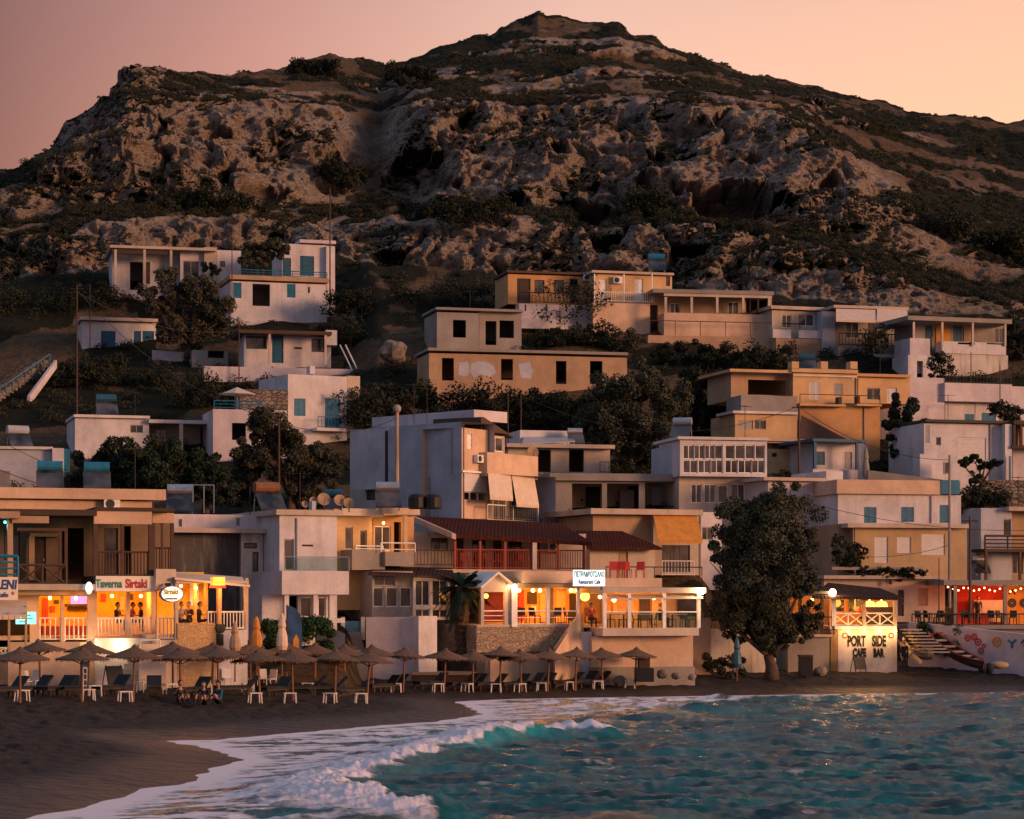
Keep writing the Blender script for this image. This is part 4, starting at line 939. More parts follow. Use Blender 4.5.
b.rail(455, 585, 550, 569.5, -1.02, 'bars', 'redwood', gap=.15, r=.025); b.rail(414, 455, 550, 566, -.9, 'bars', 'bframe', gap=.2, r=.02)
b.ac(552, 547, 2.6, .9)
b.box('lower_wall', 'stain', 455, 590, 573.2, 590, -.9, -.6)

# ---- lit terrace taverna with gabled kiosk, stone plinth and sign
b = PV = Bld('terrace_taverna', 'terrace taverna glowing orange over a stone plinth, with small white gabled bay', 'restaurant', (474, 127.5), (584, 130), 676)
b.box('plinth', 'stone', 476.5, 574, 627, 652, -.6, 5.5); b.box('base_wall', 'peach', 490, 560, 652, 684, -.25, 5)
b.box('base_wall', 'stain', 476.5, 489.7, 652, 684, -.2, 5)
b.box('terrace_floor', 'slab', 477, 604, 624.5, 626.9, -.62, 5.4)
b.box('roof_band', 'peach', 523, 576, 571, 583, -.5, 5.5); b.box('ceiling', 'ochre', 512, 606, 583.2, 588, -.3, 5.5)
b.box('back_wall', 'orange', 480, 606, 588, 626, 4.2, 4.4)
for x0, x1, y0, y1, mt in ((519, 524, 590, 620, 'red'), (528, 537, 592, 604, 'dbrown'), (540, 547, 594, 622, 'yellow'), (556, 566, 590, 622, 'yellow'), (570, 580, 592, 620, 'dbrown'), (584, 600, 596, 622, 'tan'), (531, 536, 606, 612, 'signw')): b.box('wall_panel', mt, x0, x1, y0, y1, 4.1, 4.185)
# gabled bay
b.poly_g = MB(); f = b.fr; w0 = -.6
gz = lambda x, y: (f.u(x, w0), f.z(x, y, w0))
m_ = MB(); m_.poly(f, [gz(481, 592), gz(507, 592), gz(507, 585), gz(496, 574), gz(481, 585)], w0 + .02, w0 + .25); m_.build('gable', M['cream'], b.root)
m_ = MB(); m_.poly(f, [gz(478.5, 587), gz(496.5, 571.5), gz(496.5, 574), gz(480, 588.3)], w0 - .3, 3); m_.poly(f, [gz(496.6, 571.5), gz(511, 583), gz(510, 585), gz(496.6, 574)], w0 - .3, 3); m_.build('gable_roof', M['wframe'], b.root)
b.posts([482, 505.5], 592, 627, -.5, .09, 'cream'); b.rail(483, 505, 611, 627, -.5, 'h', 'wframe', r=.022)
b.box('bay_wall', 'gframe', 507, 511.5, 584, 627, -.55, -.3)
b.box('bay_back', 'redwood', 482, 506, 592, 622, 2.0, 2.1); b.light(488, 597, -.1, 30); b.bulb(486, 596, .2, .13, 'shade')
b.posts([513.5], 588, 627, -.55, .16, 'wframe', 'lit_column'); b.bulb(514.5, 587, -.8, .13, 'lamp', 'column_lamp'); b.light(513.5, 592, -1.3, 9)
b.posts([547.5, 578], 588, 627, -.5, .08, 'wframe'); b.posts([551], 588, 625, 1.0, .11, 'yellow')
b.rail(515, 547, 611, 626.5, -.5, 'h', 'wframe', r=.024); b.rail(549, 577, 611, 626.5, -.5, 'h', 'wframe', r=.024)
for x in (519, 533, 540, 551, 571, 577): b.bulb(x, 590.5, 1.5, .10, 'bulb')
b.bulb(585, 596.5, .8, .26, 'shade', 'hanging_lamp'); b.bulb(600, 597, 2.0, .1)
for x in (522, 540, 560, 580): b.light(x, 593, 2.2, 58)
b.light(594, 594, 1.5, 60)
b.sheet('stair_wall', 'peach', [(555, 652, -2.3), (580, 613, -.6), (584, 613, -.6), (584, 690, -.6), (555, 690, -2.3)], .02)
u = f.u; m_ = MB(); zz = lambda x, y, w=-1.4: (f.u(x, w), f.z(x, y, w)); m_.poly(f, [zz(556, 690), zz(556, 648), zz(580.5, 613), zz(580.5, 690)], -1.4, -1.1); m_.build('stair_wall', M['peach'], b.root)
b2 = side(b, (580, 127.5), (706, 129.5))
b2.box('base_wall', 'peach', 592, 693, 636, 667, .5, 6); b2.box('footing', 'concrete', 592, 695, 667, 686, .3, 6); b2.box('base_wall', 'lilac', 580.8, 591.7, 632, 690, .9, 5)
b2.box('terrace_slab', 'cream', 603, 699, 628, 635.8, -.5, 6); b2.box('terrace_roof', 'cream', 603, 706, 587.5, 593, -.5, 6); b2.sheet('roof_awning', 'awn', [(608, 598.5, -.6), (703, 598, -.6), (703, 595, 0), (608, 595, 0)], .04)
b2.box('back_wall', 'orange', 606, 664, 593.2, 628, 3.6, 3.8); b2.box('back_wall', 'tan', 664.2, 700, 593.2, 628, 3.6, 3.8); b2.box('window', 'glass', 678, 697, 599, 616, 3.5, 3.595)
for x0, x1, y0, y1, mt in ((613, 617, 596, 612, 'yellow'), (628, 634, 598, 622, 'yellow'), (640, 650, 597, 620, 'dbrown'), (652, 658, 597, 624, 'yellow')): b2.box('wall_panel', mt, x0, x1, y0, y1, 3.5, 3.592)
b2.posts([604.5, 629, 664, 698.5], 593, 628, -.38, .09, 'wframe'); b2.rail(605, 628, 612, 627.8, -.38, 'post', 'wframe', r=.026); b2.rail(630, 663, 612, 627.8, -.38, 'post', 'wframe', r=.026); b2.rail(665, 698, 612, 627.8, -.38, 'post', 'wframe', r=.026)
b2.box('glass_screen', 'glassb', 606, 628, 613, 627.6, -.385, -.375); b2.box('glass_screen', 'glassb', 630.5, 662.5, 613, 627.6, -.385, -.375); b2.box('glass_screen', 'glassb', 666, 697.5, 613, 627.6, -.385, -.375)
b2.bulb(702, 591, -.75, .17, 'lamp', 'corner_lamp'); b2.light(702, 592, -1.3, 22, (1, .70, .40), .15)
for x in (616, 640, 656): b2.light(x, 597, 1.5, 40)
b2.bulb(614, 600, 1.5, .12); b2.bulb(654, 598, 1.8, .1); b2.bulb(682, 596.5, 1.5, .06)
for y0, y1 in ((584, 586), ): b2.rail(606, 702, 567, 586, 3.0, 'post', 'iron', r=.02)
b2.box('upper_terrace', 'peach', 585, 662, 578, 587.3, 1.0, 6)
sg = Bld('restaurant_sign', 'white lit roof sign with Greek restaurant name in teal letters over Restaurant Cafe', 'sign', (570, 127.3), (640, 128.3), 586)
sg.box('light_box', emit('white_lit_board', (.85, .95, .95), 1.0), 574, 605, 570, 586, -.4, -.2)
text('ΠΕΤΡΑ&ΒΟΤΣΑΛΟ', .38, M['ink_teal'], sg.root, sg.fr, 589.5, 574.5, -.42, bold=.012, xs=.50)
text('Restaurant Cafe', .31, M['ink_blue'], sg.root, sg.fr, 589.5, 582, -.42, bold=.010, xs=.60)
sg.posts([578, 601], 586.2, 590, -.3, .03, 'iron', 'sign_post')

# ---- block with the orange awning, and the small red roofed house in front of it
b = Bld('orange_awning_house', 'tan flat roofed house with steep orange awning over its terrace', 'house', (590, 148), (716, 151), 578)
b.mass(593, 651, 515, 575, 6, 'tan', roof=None); b.box('roof', 'slab', 591, 703, 509, 514.6, -.8, 7); b.mass(651.2, 700, 515, 575, 4, 'cream', w=1.5, ops=[('w', 662, 545, 690, 572, 'bframe')])
b.awning(653, 697, 514.8, 540, -.5, 1.3, 'oawn', sl=5.5); b.posts([652, 700], 515, 575, -.4, .06, 'concrete'); b.rail(662, 694, 561, 576, -.4, 'bars', 'wframe', gap=.2, r=.02)
b.mass(700.5, 722, 512, 590, 5, 'white', w=2.5, ops=[('w', 702, 527, 713, 540, 'gframe')]); b.light(690, 545, -1.8, 6, (1, .5, .2)) if False else None
b = Bld('red_roof_cottage', 'small white cottage with hipped dark red roof behind the restaurant sign', 'house', (578, 141), (660, 143), 578)
b.mass(590, 655, 547, 580, 5, 'cream', w=.5, ops=[('d', 618, 552, 628, 578, 'tan')], down=1.2)
b.sheet('roof', 'rtile', [(588, 547, -.3), (662, 547.5, -.3), (622, 531, 4.5), (576, 530.5, 4.5)], .15)

# ---- beach bar on the right: white wall with lettering, lit deck
b = PS = Bld('beach_bar', 'small white beach bar with lit deck, crossed white railing and PORT SIDE lettering', 'bar', (829, 138), (899, 138.5), 674)
b.mass(838, 897, 629.5, 676, 5, 'white', down=.5); b.sheet('side_wall', 'yellow', [(831, 630, -.1), (837.8, 630, -.1), (837.8, 676, -.1), (831, 676, -.1)], .02)
b.box('side_wall', 'cream', 830.5, 837.7, 630, 678, .02, 5)
b.box('deck', 'wslab', 830, 897, 626, 629.3, -.25, 5); b.rail(832, 895.5, 613, 626, -.15, 'x', 'wframe', r=.03)
b.sheet('roof', 'dtile', [(812, 596, -.9), (904, 597.5, -.9), (880, 588, 3), (828, 582.5, 3)], .15)
b.box('roof_fascia', 'cream', 862, 901, 597.5, 600, -.7, -.5)
b.posts([833.5], 594, 626, -.2, .12, 'wframe', 'lamp_column'); b.posts([864, 895], 597, 626, -.2, .09, 'cream')
b.box('back_wall', 'orange', 830, 897, 597, 626, 3.2, 3.35); b.box('window', 'glass', 836, 844, 600, 611, 3.1, 3.19); b.box('window', 'glass', 849, 861, 599, 611, 3.1, 3.19); b.box('window_bar', 'wframe', 854.3, 855.7, 599, 611, 3.05, 3.095); b.box('bar_counter', 'dbrown', 866, 893, 607, 626, 2.4, 2.9)
b.bulb(832.5, 592.5, -.55, .2, 'lamp', 'corner_lamp'); b.light(832.5, 594, -1.0, 75, (1, .70, .35), .15)
for x in (869.5, 881.5):
    u, Y = b.fr.uY(x, .6); z = HC - (604 - YH) * Y / FOC; m_ = MB(); m_.lathe(b.fr.pt(u, .6, z), [(.36, -.16), (.30, .1), (.12, .16)], 12); m_.build('lamp_shade', M['shade'], b.root); b.bulb(x, 599.5, .6, .06); b.light(x, 608, .4, 22)
b.light(850, 603, 1.6, 45)
for x in (848.5, 864.5, 880, 895.5):
    b.bulb(x, 631, -.12, .07, 'bulb', 'spot_lamp'); b.light(x, 633, -.6, 42, (1, .46, .12), .06)
for wd, x, y, s_ in (('PORT', 856.5, 641.5, .84), ('SIDE', 879, 641.5, .84), ('CAFE', 859.5, 653, .64), ('BAR', 878.5, 653, .64)):
    text(wd, s_, M['black'], b.root, b.fr, x, y, -.02, bold=.036, xs=.50 if wd in ('PORT', 'SIDE') else .52)
for x in (845, 891):
    u, Y = b.fr.uY(x, 0); z = HC - (635.5 - YH) * Y / FOC; m_ = MB(); n = 16
    o_ = [(u + .17 * math.cos(2 * math.pi * i / n), z + .17 * math.sin(2 * math.pi * i / n)) for i in range(n)]; m_.poly(b.fr, o_, -.03, -.003); m_.build('emblem', M['redwood'], b.root)
    m_ = MB(); m_.poly(b.fr, [(u + (a - u) * .5, z + (c - z) * .5) for a, c in o_], -.045, -.031); m_.build('emblem_centre', M['signw'], b.root)
b = Bld('side_terrace', 'dark railed terrace on a stained retaining wall left of the white beach bar', 'terrace', (786, 137.5), (838, 138), 672)
b.box('retaining_wall', 'concrete', 788, 829.5, 637, 680, -.1, 5); b.box('terrace_slab', 'slab', 787, 832, 634.5, 636.9, -.3, 5); b.rail(789, 834, 617, 634.5, -.2, 'bars', 'iron', gap=.3, r=.025)
b.box('back_wall', 'orange', 790, 829, 596, 634, 4.6, 4.7); b.light(815, 605, 2.5, 45); b.bulb(812, 600, 2.5, .1); b.posts([800, 822], 594, 634, 1, .08, 'ochre')
b.box('shade_roof', 'dbrown', 786, 829, 591, 594, -.4, 5)

w_, _ = wallthing('beach_wall', 'rough plastered retaining wall with patches of bare stone left of the big tree', 'wall', (690, 136), (776, 137), 629, 676, 'peel', .5)
w_, _ = wallthing('wall_corner', 'taller peach wall section beside the restaurant terrace corner', 'wall', (690, 134.5), (711, 135), 618, 674, 'peach', .6)
b = Bld('mural_wall', 'long white wall with painted spirals and figures behind the boats', 'wall', (908, 143), (1075, 136), 668)
zt, z0 = b.zz(915, 622), b.zz(915, 668) - .8; m_ = MB(); m_.poly(b.fr, [(0, z0), (b.fr.L, z0 - .2), (b.fr.L, b.zz(1075, 640)), (b.uu(960), b.zz(960, 627)), (0, zt)], 0, .5); m_.build('wall', M['lilac'], b.root)
def ring(b, x, y, r0, r1, mat, w=-.012):
    u, Y = b.fr.uY(x, w); z = HC - (y - YH) * Y / FOC; m = MB(); n = 18; c = lambda r: [b.fr.pt(u + r * math.cos(6.2832 * i / n), w, z + r * math.sin(6.2832 * i / n)) for i in range(n)]
    m.add(c(r0) + c(r1), [(i, (i + 1) % n, n + (i + 1) % n, n + i) for i in range(n)]); m.build('painted_mural', M[mat], b.root)
for x, y, r in ((967.5, 638, .2), (974, 637, .2), (978, 642, .22), (981, 651, .2), (984, 646, .14)): ring(b, x, y, .02, r * .4, 'rwall'); ring(b, x, y, r * .6, r * 1.05, 'rwall')
ring(b, 997, 642, .03, .12, 'oawn'); ring(b, 997, 642, .17, .31, 'oawn')
def strokes(b, pts, r, mat):
    m = MB(); q = []
    for x, y in pts: u, Y = b.fr.uY(x, -.02); q.append(b.fr.pt(u, -.02, HC - (y - YH) * Y / FOC))
    m.tube(q, r, 5); m.build('painted_mural', M[mat], b.root)
strokes(b, [(1008, 640), (1012, 643), (1016, 639.5)], .06, 'turq'); strokes(b, [(1012, 643), (1012, 648)], .065, 'turq'); strokes(b, [(1021, 643), (1025, 639), (1029, 643), (1024, 645)], .065, 'turq')
b.root['label'] = 'long white wall with red spirals, an orange ring and a turquoise figure painted on it'

# ---- yellow house with the turquoise corner over the bar
b = YB = Bld('yellow_shop_house', 'yellow and white three storey house with blue windows and turquoise painted roof corner', 'house', (836, 152), (970, 154), 616)
b.mass(838, 961, 494, 524, 7, 'white', w=1.2, ops=[('s', 864, 507, 876.5, 523, 'blue'), ('s', 901, 507, 914, 522, 'blue'), ('s', 939.5, 505, 949, 523, 'blue')]); b.box('parapet', 'peach', 837, 941, 480, 494, .9, 8); b.box('parapet', 'turq', 941.2, 959.5, 480, 494, .85, 8)
b.mass(855, 967, 528, 580, 7, 'ochre', ops=[('r', 874.5, 537, 888, 563), ('r', 897, 537, 911, 553), ('r', 921.5, 534, 945, 555)]); b.box('floor_band', 'slab', 848, 970, 523.5, 527.8, -.5, 8)
b.box('roof_terrace', 'slab', 824, 947, 575.5, 579, -2.2, 7); b.mass(824, 945, 579.2, 622, 5, 'cream', w=-1.6, ops=[('s', 918, 588, 928, 606, 'tan'), ('d', 898, 590, 904, 616, 'dbrown')])
b.box('planter', 'concrete', 832, 922, 567, 570, -1.8, -1.5); b.mass(838, 854.7, 524, 578, 5, 'tan', w=.8)

# ---- red lit bar at the right edge
b = Bld('red_bar', 'open bar glowing red under strings of bulbs at the right edge', 'bar', (942, 149), (1075, 150), 632)
b.box('roof', 'concrete', 944, 1075, 580, 585, -1.2, 6); b.box('back_wall', 'rwall', 955, 1003, 586, 629, 3.6, 3.8); b.box('back_wall', 'oawn', 1003.2, 1075, 586, 629, 3.2, 3.8)
b.box('floor_slab', 'concrete', 908, 1075, 625, 629, -1.5, 3.6); b.box('retaining_base', 'concrete', 910, 1075, 629, 645, -1.2, 3)
b.box('bar_counter', 'cream', 974, 1003, 600, 613, 2.6, 3.2); b.box('menu_board', 'yellow', 989, 1003, 609, 622, 1.0, 1.1)
b.posts([955, 1005], 585, 628, -1.0, .1, 'concrete')
for x in (1012, 1024): ring(b, x, 603, .05, .3, 'iron', 3.18)
strokes(b, [(1009, 594), (1012, 590), (1015, 594)], .08, 'iron')
for i in range(18):
    x = 948 + i * 5.2; y = 587 + 3.2 * math.sin(i * .9) ** 2 + i * .12; b.bulb(x, y, -.8 + (i % 3) * .8, .055, 'redbulb', 'string_bulb')
b.light(985, 592, 1.2, 70, (1, .12, .05)); b.light(1012, 594, 1.0, 110, (1, .28, .05)); b.light(998, 608, .2, 20, (1, .5, .15)); b.light(960, 592, 0, 30, (1, .15, .06))
b.rail(912, 1075, 614, 626, -1.3, 'bars', 'iron', gap=.35, r=.025)
b = Bld('balcony_house', 'white house with dark wooden balcony behind the red lit bar', 'house', (970, 162), (1075, 164), 590)
b.mass(981, 1012, 508, 590, 6, 'bluegrey', ops=[('w', 1003.5, 519, 1011, 536, 'gframe')]); b.mass(1012.2, 1075, 511, 590, 6, 'tan', w=.8, ops=[('w', 1011.5, 556, 1023, 574, 'gframe')])
b.box('roof', 'slab', 1009, 1075, 507, 511, -.6, 7); b.box('balcony_floor', 'dbrown', 985, 1075, 549, 552, -1.5, .78); b.rail(985, 1075, 536, 549, -1.45, 'h', 'bframe', r=.05); b.posts([986, 1020], 552, 590, -1.4, .08, 'bframe')
b.mass(970, 981, 508, 590, 4, 'stain', w=2)

for o_ in bpy.data.objects:
    if o_.parent is None and o_.name.split('.')[0] in ('mural_wall', 'beach_wall', 'garden_wall', 'wall_corner'): o_['kind'] = 'thing'
# ================================================================== the houses going up the slope
# big white block with shade painted blue grey, sunset glow painted peach on awning side
b = BW = Bld('white_apartment_block', 'tall white apartment block with blank side wall in painted bluish shade and front in painted peach glow with awnings', 'building', (352, 155), (461.5, 148), 526)
b.mass(388, 461.5, 427, 476, 2.9, 'bluegrey', sides=(1, 0)); b.mass(388, 461.5, 476.05, 540, 8.5, 'bluegrey', down=2, sides=(1, 0)); b.mass(350, 387.7, 430, 500, 4, 'white', w=.4, sides=(1, 1)); b.box('dark_gap_strip', 'iron', 385, 387, 431, 490, .3, .398)  # iron-dark strip painted in for the dark gap between the blocks
b.mass(352, 388, 490, 540, 4, 'white', w=-.5, ops=[('o', 364, 484.5, 376, 500)], down=2); b.mass(372, 474, 417.5, 428, 3, 'lilac', w=2.9)
f2 = side(b, (461.7, 148.1), (540, 155.5))
f2.mass(461.7, 487, 427.5, 540, 3, 'peach', down=2, sides=(0, 1), ops=[('r', 467, 434, 472, 449, 'wframe'), ('o', 463.5, 493, 486, 500)])
f2.op('r', 463.3, 473.5, 486, 492, 0); f2.box('window_sill', 'wframe', 463, 486.5, 471, 473, -.2, -.003); f2.box('window_bars', 'wframe', 469, 470.3, 493, 500, .06, .1); f2.box('window_bars', 'wframe', 477, 478.3, 493, 500, .06, .1)
f2.mass(487.2, 538, 452, 476, 6, 'peach', w=-.6); f2.mass(487.2, 537, 476.2, 540, 5, 'cream', w=1.8, ops=[('w', 494, 488, 505, 522, 'gframe'), ('w', 512, 486, 520, 520, 'gframe'), ('w', 525, 488, 533, 520, 'gframe')], down=2)
f2.box('balcony_floor', 'cream', 487.2, 538.5, 520, 523, -1.0, 1.78); f2.rail(487.5, 538, 506, 520, -.9, 'post', 'wframe', r=.03); f2.rail(487.5, 538, 506, 520, -.9, 'bars', 'gframe', gap=.22, r=.014)
f2.awning(488, 511, 474, 497, -.62, 1.0, 'awn', sl=2); f2.awning(511.5, 534, 475, 504, -.62, 1.0, 'awn', sl=5)
f2.mass(480, 504.5, 434, 452, 4, 'peach', w=.6, ops=[('w', 481, 436.5, 503.5, 451)])
m_ = MB(); gz = lambda x, y: (f2.uu(x, .5), f2.zz(x, y, .5)); m_.poly(f2.fr, [gz(478.5, 431), gz(478.5, 417), gz(481, 417), gz(511, 437), gz(511, 438.5), gz(504, 434)], .3, 4); m_.build('roof', M['bframe'], b.root)
m_ = MB(); m_.poly(f2.fr, [gz(479, 433.5), gz(479, 420.5), gz(483, 420.5), gz(502, 433.5)], .55, .75); m_.build('gable', M['peach'], b.root)

# buildings between the block and the glazed house
b = Bld('flat_roof_house', 'pale flat roofed house with two dark openings behind the white block', 'house', (505, 164), (616, 166), 500)
b.mass(508, 610, 448, 505, 6, 'cream', ops=[('o', 538, 449.5, 551, 472), ('o', 569, 449, 584, 472), ('w', 535, 482.5, 544, 493, 'teal')], down=1); b.box('roof', 'slab', 507, 615, 444, 447.8, -.7, 7)
b.mass(520, 575, 430, 443.8, 4, 'white', w=4); b.sheet('tin_roof', 'steel', [(522, 443, .5), (575, 441, .5), (572, 436, 4), (524, 437, 4)], .08)
b.rail(600, 609, 462, 473, -.3, 'bars', 'bframe', gap=.3); b.box('parapet', 'concrete', 545, 612, 472.5, 476, -.6, -.4)
b = Bld('concrete_porch_house', 'unfinished grey concrete house with deep dark porch openings', 'house', (548, 158), (682, 159.5), 528)
b.mass(552, 680, 481, 528, 2.2, 'concrete', ops=[('o', 572, 483.5, 602, 520), ('o', 607, 483.5, 639, 510), ('o', 645, 482.5, 675, 509)], down=2.5, back=False)
b.box('roof', 'concrete', 550, 682, 473.5, 480.8, -.4, 6); b.box('back_wall', 'tan', 553, 679, 481, 528, 3.0, 3.2); b.box('doorway_dark', 'dark', 586, 600, 487, 512, 2.9, 2.98); b.box('door', 'bluegrey', 652, 667, 487, 508, 2.9, 2.98); b.box('doorway_dark', 'dark', 628, 640, 486, 508, 2.9, 2.98)  # doorways are near-black panels on a solid wall, their darkness is painted
b.box('stair_block', 'concrete', 620, 634, 490, 508, 2.3, 2.7); b.mass(552, 580, 520, 540, 3, 'stain', w=-.3)
b = Bld('glazed_balcony_house', 'white house with two rows of square balcony windows', 'house', (670, 158), (770, 159.5), 515)
b.mass(680, 767, 440, 476, 5, 'white', w=-.8, ops=[('w', 683.1, 444.8, 694.4, 459.2), ('w', 694.1, 444.8, 704.9, 459.2), ('w', 704.6, 444.8, 714.9, 459.2), ('w', 714.6, 444.8, 722.9, 459.2), ('w', 725.1, 444.8, 734.9, 459.2), ('w', 735.1, 444.8, 744.9, 459.2), ('w', 745.1, 444.8, 754.9, 459.2), ('w', 755.1, 444.8, 764.9, 459.2),
    ('w', 683.1, 459.8, 697.9, 473.2), ('w', 698.1, 459.8, 710.9, 473.2), ('w', 710.6, 459.8, 722.9, 473.2), ('w', 725.1, 459.8, 737.9, 473.2), ('w', 738.1, 459.8, 751.9, 473.2), ('w', 751.6, 459.8, 764.9, 473.2)])
b.mass(679, 765, 476.2, 530, 6, 'cream', ops=[('w', 691, 484, 702, 503, 'wframe'), ('w', 704, 484, 716, 503, 'wframe'), ('w', 718, 485, 728, 503), ('w', 731, 484, 745, 503, 'wframe')], down=2)
b.mass(672, 679.6, 445, 476, 5, 'bluegrey', w=1); b.box('roof', 'white', 678, 769, 437, 439.8, -1.0, 5)
b = Bld('white_side_house', 'white house wall behind the crown of the big seaside tree', 'house', (764, 156), (842, 158), 560)
b.mass(768, 826, 481, 560, 5, 'lilac', ops=[('w', 829, 502, 836, 516, 'gframe')], down=2); b.box('roof', 'slab', 764, 828, 477.5, 480.8, -.5, 5); b.mass(826.2, 843, 471, 560, 5, 'white', w=.6, down=2, ops=[('s', 829.5, 502, 835.5, 540, 'gframe')])

# yellow stepped house
b = YH_ = Bld('yellow_stepped_house', 'large orange yellow house in stepped blocks with battlement corners on its roof', 'house', (728, 176), (912, 180), 470)
b.mass(793, 857, 373, 402, 7, 'yellow', w=1.2, ops=[('s', 809, 382, 820, 399, 'roller'), ('s', 834, 383.5, 843, 396, 'gframe')]); b.box('roof', 'yellow', 792, 858, 369, 372.8, 1.0, 8)
for x in (792, 821, 850.5): b.box('merlon', 'yellow', x, x + 7, 361.5, 368.8, 1.0, 1.8)
b.rail(794, 857, 376, 378, .9, 'post', 'wframe', name='clothes_line', r=.02)
b.mass(858.3, 910, 377, 403, 6, 'yellow', w=1.6, ops=[('w', 867, 388, 880, 400, 'gframe'), ('d', 887, 388, 897, 403, 'roller')]); b.box('roof', 'orange', 857, 911, 374, 376.8, 1.2, 7)
b.mass(797, 880, 402, 470, 7, 'orange', w=.2, down=2); b.box('terrace_edge', 'yellow', 800, 846, 404, 406, -.5, 1.2); b.box('terrace_edge', 'yellow', 857, 882, 404, 406, -.5, 1.2); b.rail(800, 880, 395, 404, -.4, 'post', 'bframe', r=.02)
b.box('chimney_post', 'dbrown', 838.5, 842, 397, 404, -.5, .1); b.box('chimney_post', 'dbrown', 857.5, 860, 396, 404, -.5, .1)
b.mass(731, 791.5, 372.5, 400, 5, 'tan', w=2.2, ops=[('o', 748, 380, 786, 395)]); b.box('roof', 'yellow', 730, 792, 369.5, 372.3, 1.2, 8); b.mass(741, 797, 395, 412, 3, 'concrete', w=-.3)
b.mass(735, 797, 414, 440, 5, 'yellow', w=-1.2, ops=[('r', 738, 420.5, 753, 429.5, 'gframe'), ('w', 754.5, 420, 766, 429.5, 'gframe')], down=1); b.box('floor_band', 'wslab', 733, 799, 411.3, 413.8, -1.5, 2)
b.mass(766, 813, 441.5, 480, 4, 'yellow', w=-2.2, ops=[('w', 772, 453, 777, 457, 'dbrown'), ('w', 789, 453, 794, 457, 'dbrown'), ('o', 766.5, 443, 790, 449)], down=2); b.box('floor_band', 'slab', 764, 815, 439, 441.3, -2.4, 2)
b.sheet('sloping_canopy', 'bframe', [(800, 441, -1.4), (847, 440, -.5), (846, 438.5, -.3), (801, 415, -.3)], .06)
b = Bld('turquoise_trim_house', 'small white house with turquoise trimmed porch below the yellow house', 'house', (811, 171), (868, 172.5), 485)
b.mass(815, 866, 442, 475, 5, 'white', ops=[('s', 816.5, 451.5, 825, 465, 'teal'), ('d', 844.5, 452, 852, 469, 'gframe')], down=1); b.box('porch_roof', 'teal', 813, 867.5, 439, 441.8, -1.6, 5); b.posts([814.8, 857], 442, 470, -1.4, .1, 'teal'); b.mass(813, 858, 469, 492, 1.5, 'lilac', w=-1.6, down=1.5)

# right-hand houses
b = GH = Bld('white_garage_house', 'white house with large pale garage shutter and small dark window behind a bent tree', 'house', (918, 170), (1014, 172), 498)
b.mass(924, 1005, 423, 498, 6, 'white', ops=[('r', 958, 437.5, 986, 460), ('w', 936, 437, 941, 445.5, 'gframe'), ('s', 925, 425, 930, 443, 'bluegrey')], down=2); b.mass(1005.2, 1012, 424, 498, 6, 'white', w=-.7, down=2); b.box('roof', 'iron', 926, 1013, 420, 422.8, -.4, 6)
b.box('lower_block', 'white', 920, 932, 454, 498, -1.2, -.01); b.posts([1010], 456, 480, -.95, .06, 'blue', 'drain_pipe')
b = Bld('wooden_balcony_house', 'house with dark brown framed balcony and amber blind at the right edge', 'house', (1010, 172), (1075, 173), 490)
b.mass(1013, 1075, 449, 495, 6, 'lilac', ops=[('d', 1026, 458, 1034, 478, 'gframe')], down=2); b.mass(1018, 1075, 425, 446, 5, 'tan', w=2); b.box('roof', 'dbrown', 1014, 1075, 421, 424.8, -1.0, 6); b.box('balcony_floor', 'dbrown', 1012, 1075, 446, 448.8, -1.0, 2)
b.posts([1014, 1021, 1041], 425, 446, -.9, .09, 'dbrown'); b.box('amber_blind', 'awn', 1022, 1040, 427, 445, -.85, -.8)
b = TS = Bld('turquoise_shutter_house', 'white house with two turquoise shutters under a thick roof parapet', 'house', (898, 187), (1014, 190), 432)
b.mass(940, 1003, 402, 435, 6, 'white', w=.8, ops=[('s', 964.5, 414, 974, 424), ('s', 981.5, 413, 996, 424), ('w', 939, 413, 943, 421, 'gframe')], down=1.5); b.box('parapet', 'lilac', 945, 1012, 383.5, 401.8, 0, 7); b.mass(905, 944.8, 377, 432, 6, 'lilac', w=.4, down=2); b.rail(945, 975, 403, 422, -.6, 'post', 'iron', r=.02)
b.mass(1003.2, 1030, 386, 432, 4, 'lilac', w=2.5)
b = Bld('porch_house', 'house with columned porch and white parapet over a tall stained wall', 'house', (908, 208), (1010, 211), 365)
b.mass(915, 1006, 322, 352, 4, 'grey', w=1.8, ops=[('s', 925, 326, 932, 352, 'teal'), ('w', 927, 325, 933, 337, 'gframe'), ('s', 953, 326, 962, 344, 'teal'), ('w', 995, 328, 1004, 343, 'gframe')], down=1); b.box('painted_panel', 'oawn', 936, 950, 325, 352, 1.72, 1.78); b.box('painted_panel', 'ochre', 964, 974, 326, 345, 1.72, 1.78)
b.box('roof', 'concrete', 908, 1012, 317.5, 321.8, -.9, 6); b.posts([913.5, 942, 972.5, 1005], 322, 346, -.7, .09, 'cream'); b.mass(942, 1006, 341, 353, 1.2, 'white', w=-.6, ops=[('o', 958, 342.5, 975, 344.5), ('o', 987, 342.5, 1004, 344.5)]); b.mass(943, 1008, 353.2, 386, 3, 'peel', w=-.5, down=2)
b.mass(910, 930, 338, 350, 3, 'lilac', w=-.8, down=2); b.mass(908, 943, 355, 385, 3, 'white', w=-1.4, down=2, ops=[('o', 917, 361, 923, 378)])
b = Bld('awning_house', 'low house with long beige awning over a railed terrace', 'house', (828, 215), (912, 217), 345)
b.mass(835, 908, 308, 350, 5, 'grey', w=1.6, ops=[('w', 846, 322, 858, 338, 'gframe'), ('d', 868, 322, 876, 344, 'bframe')], down=2); b.box('roof', 'slab', 834, 909, 306, 308.8, -.4, 6); b.awning(836, 876, 309.2, 320, -.42, 1.8, 'awn'); b.awning(877, 907, 309.2, 320, -.42, 1.8, 'awn')
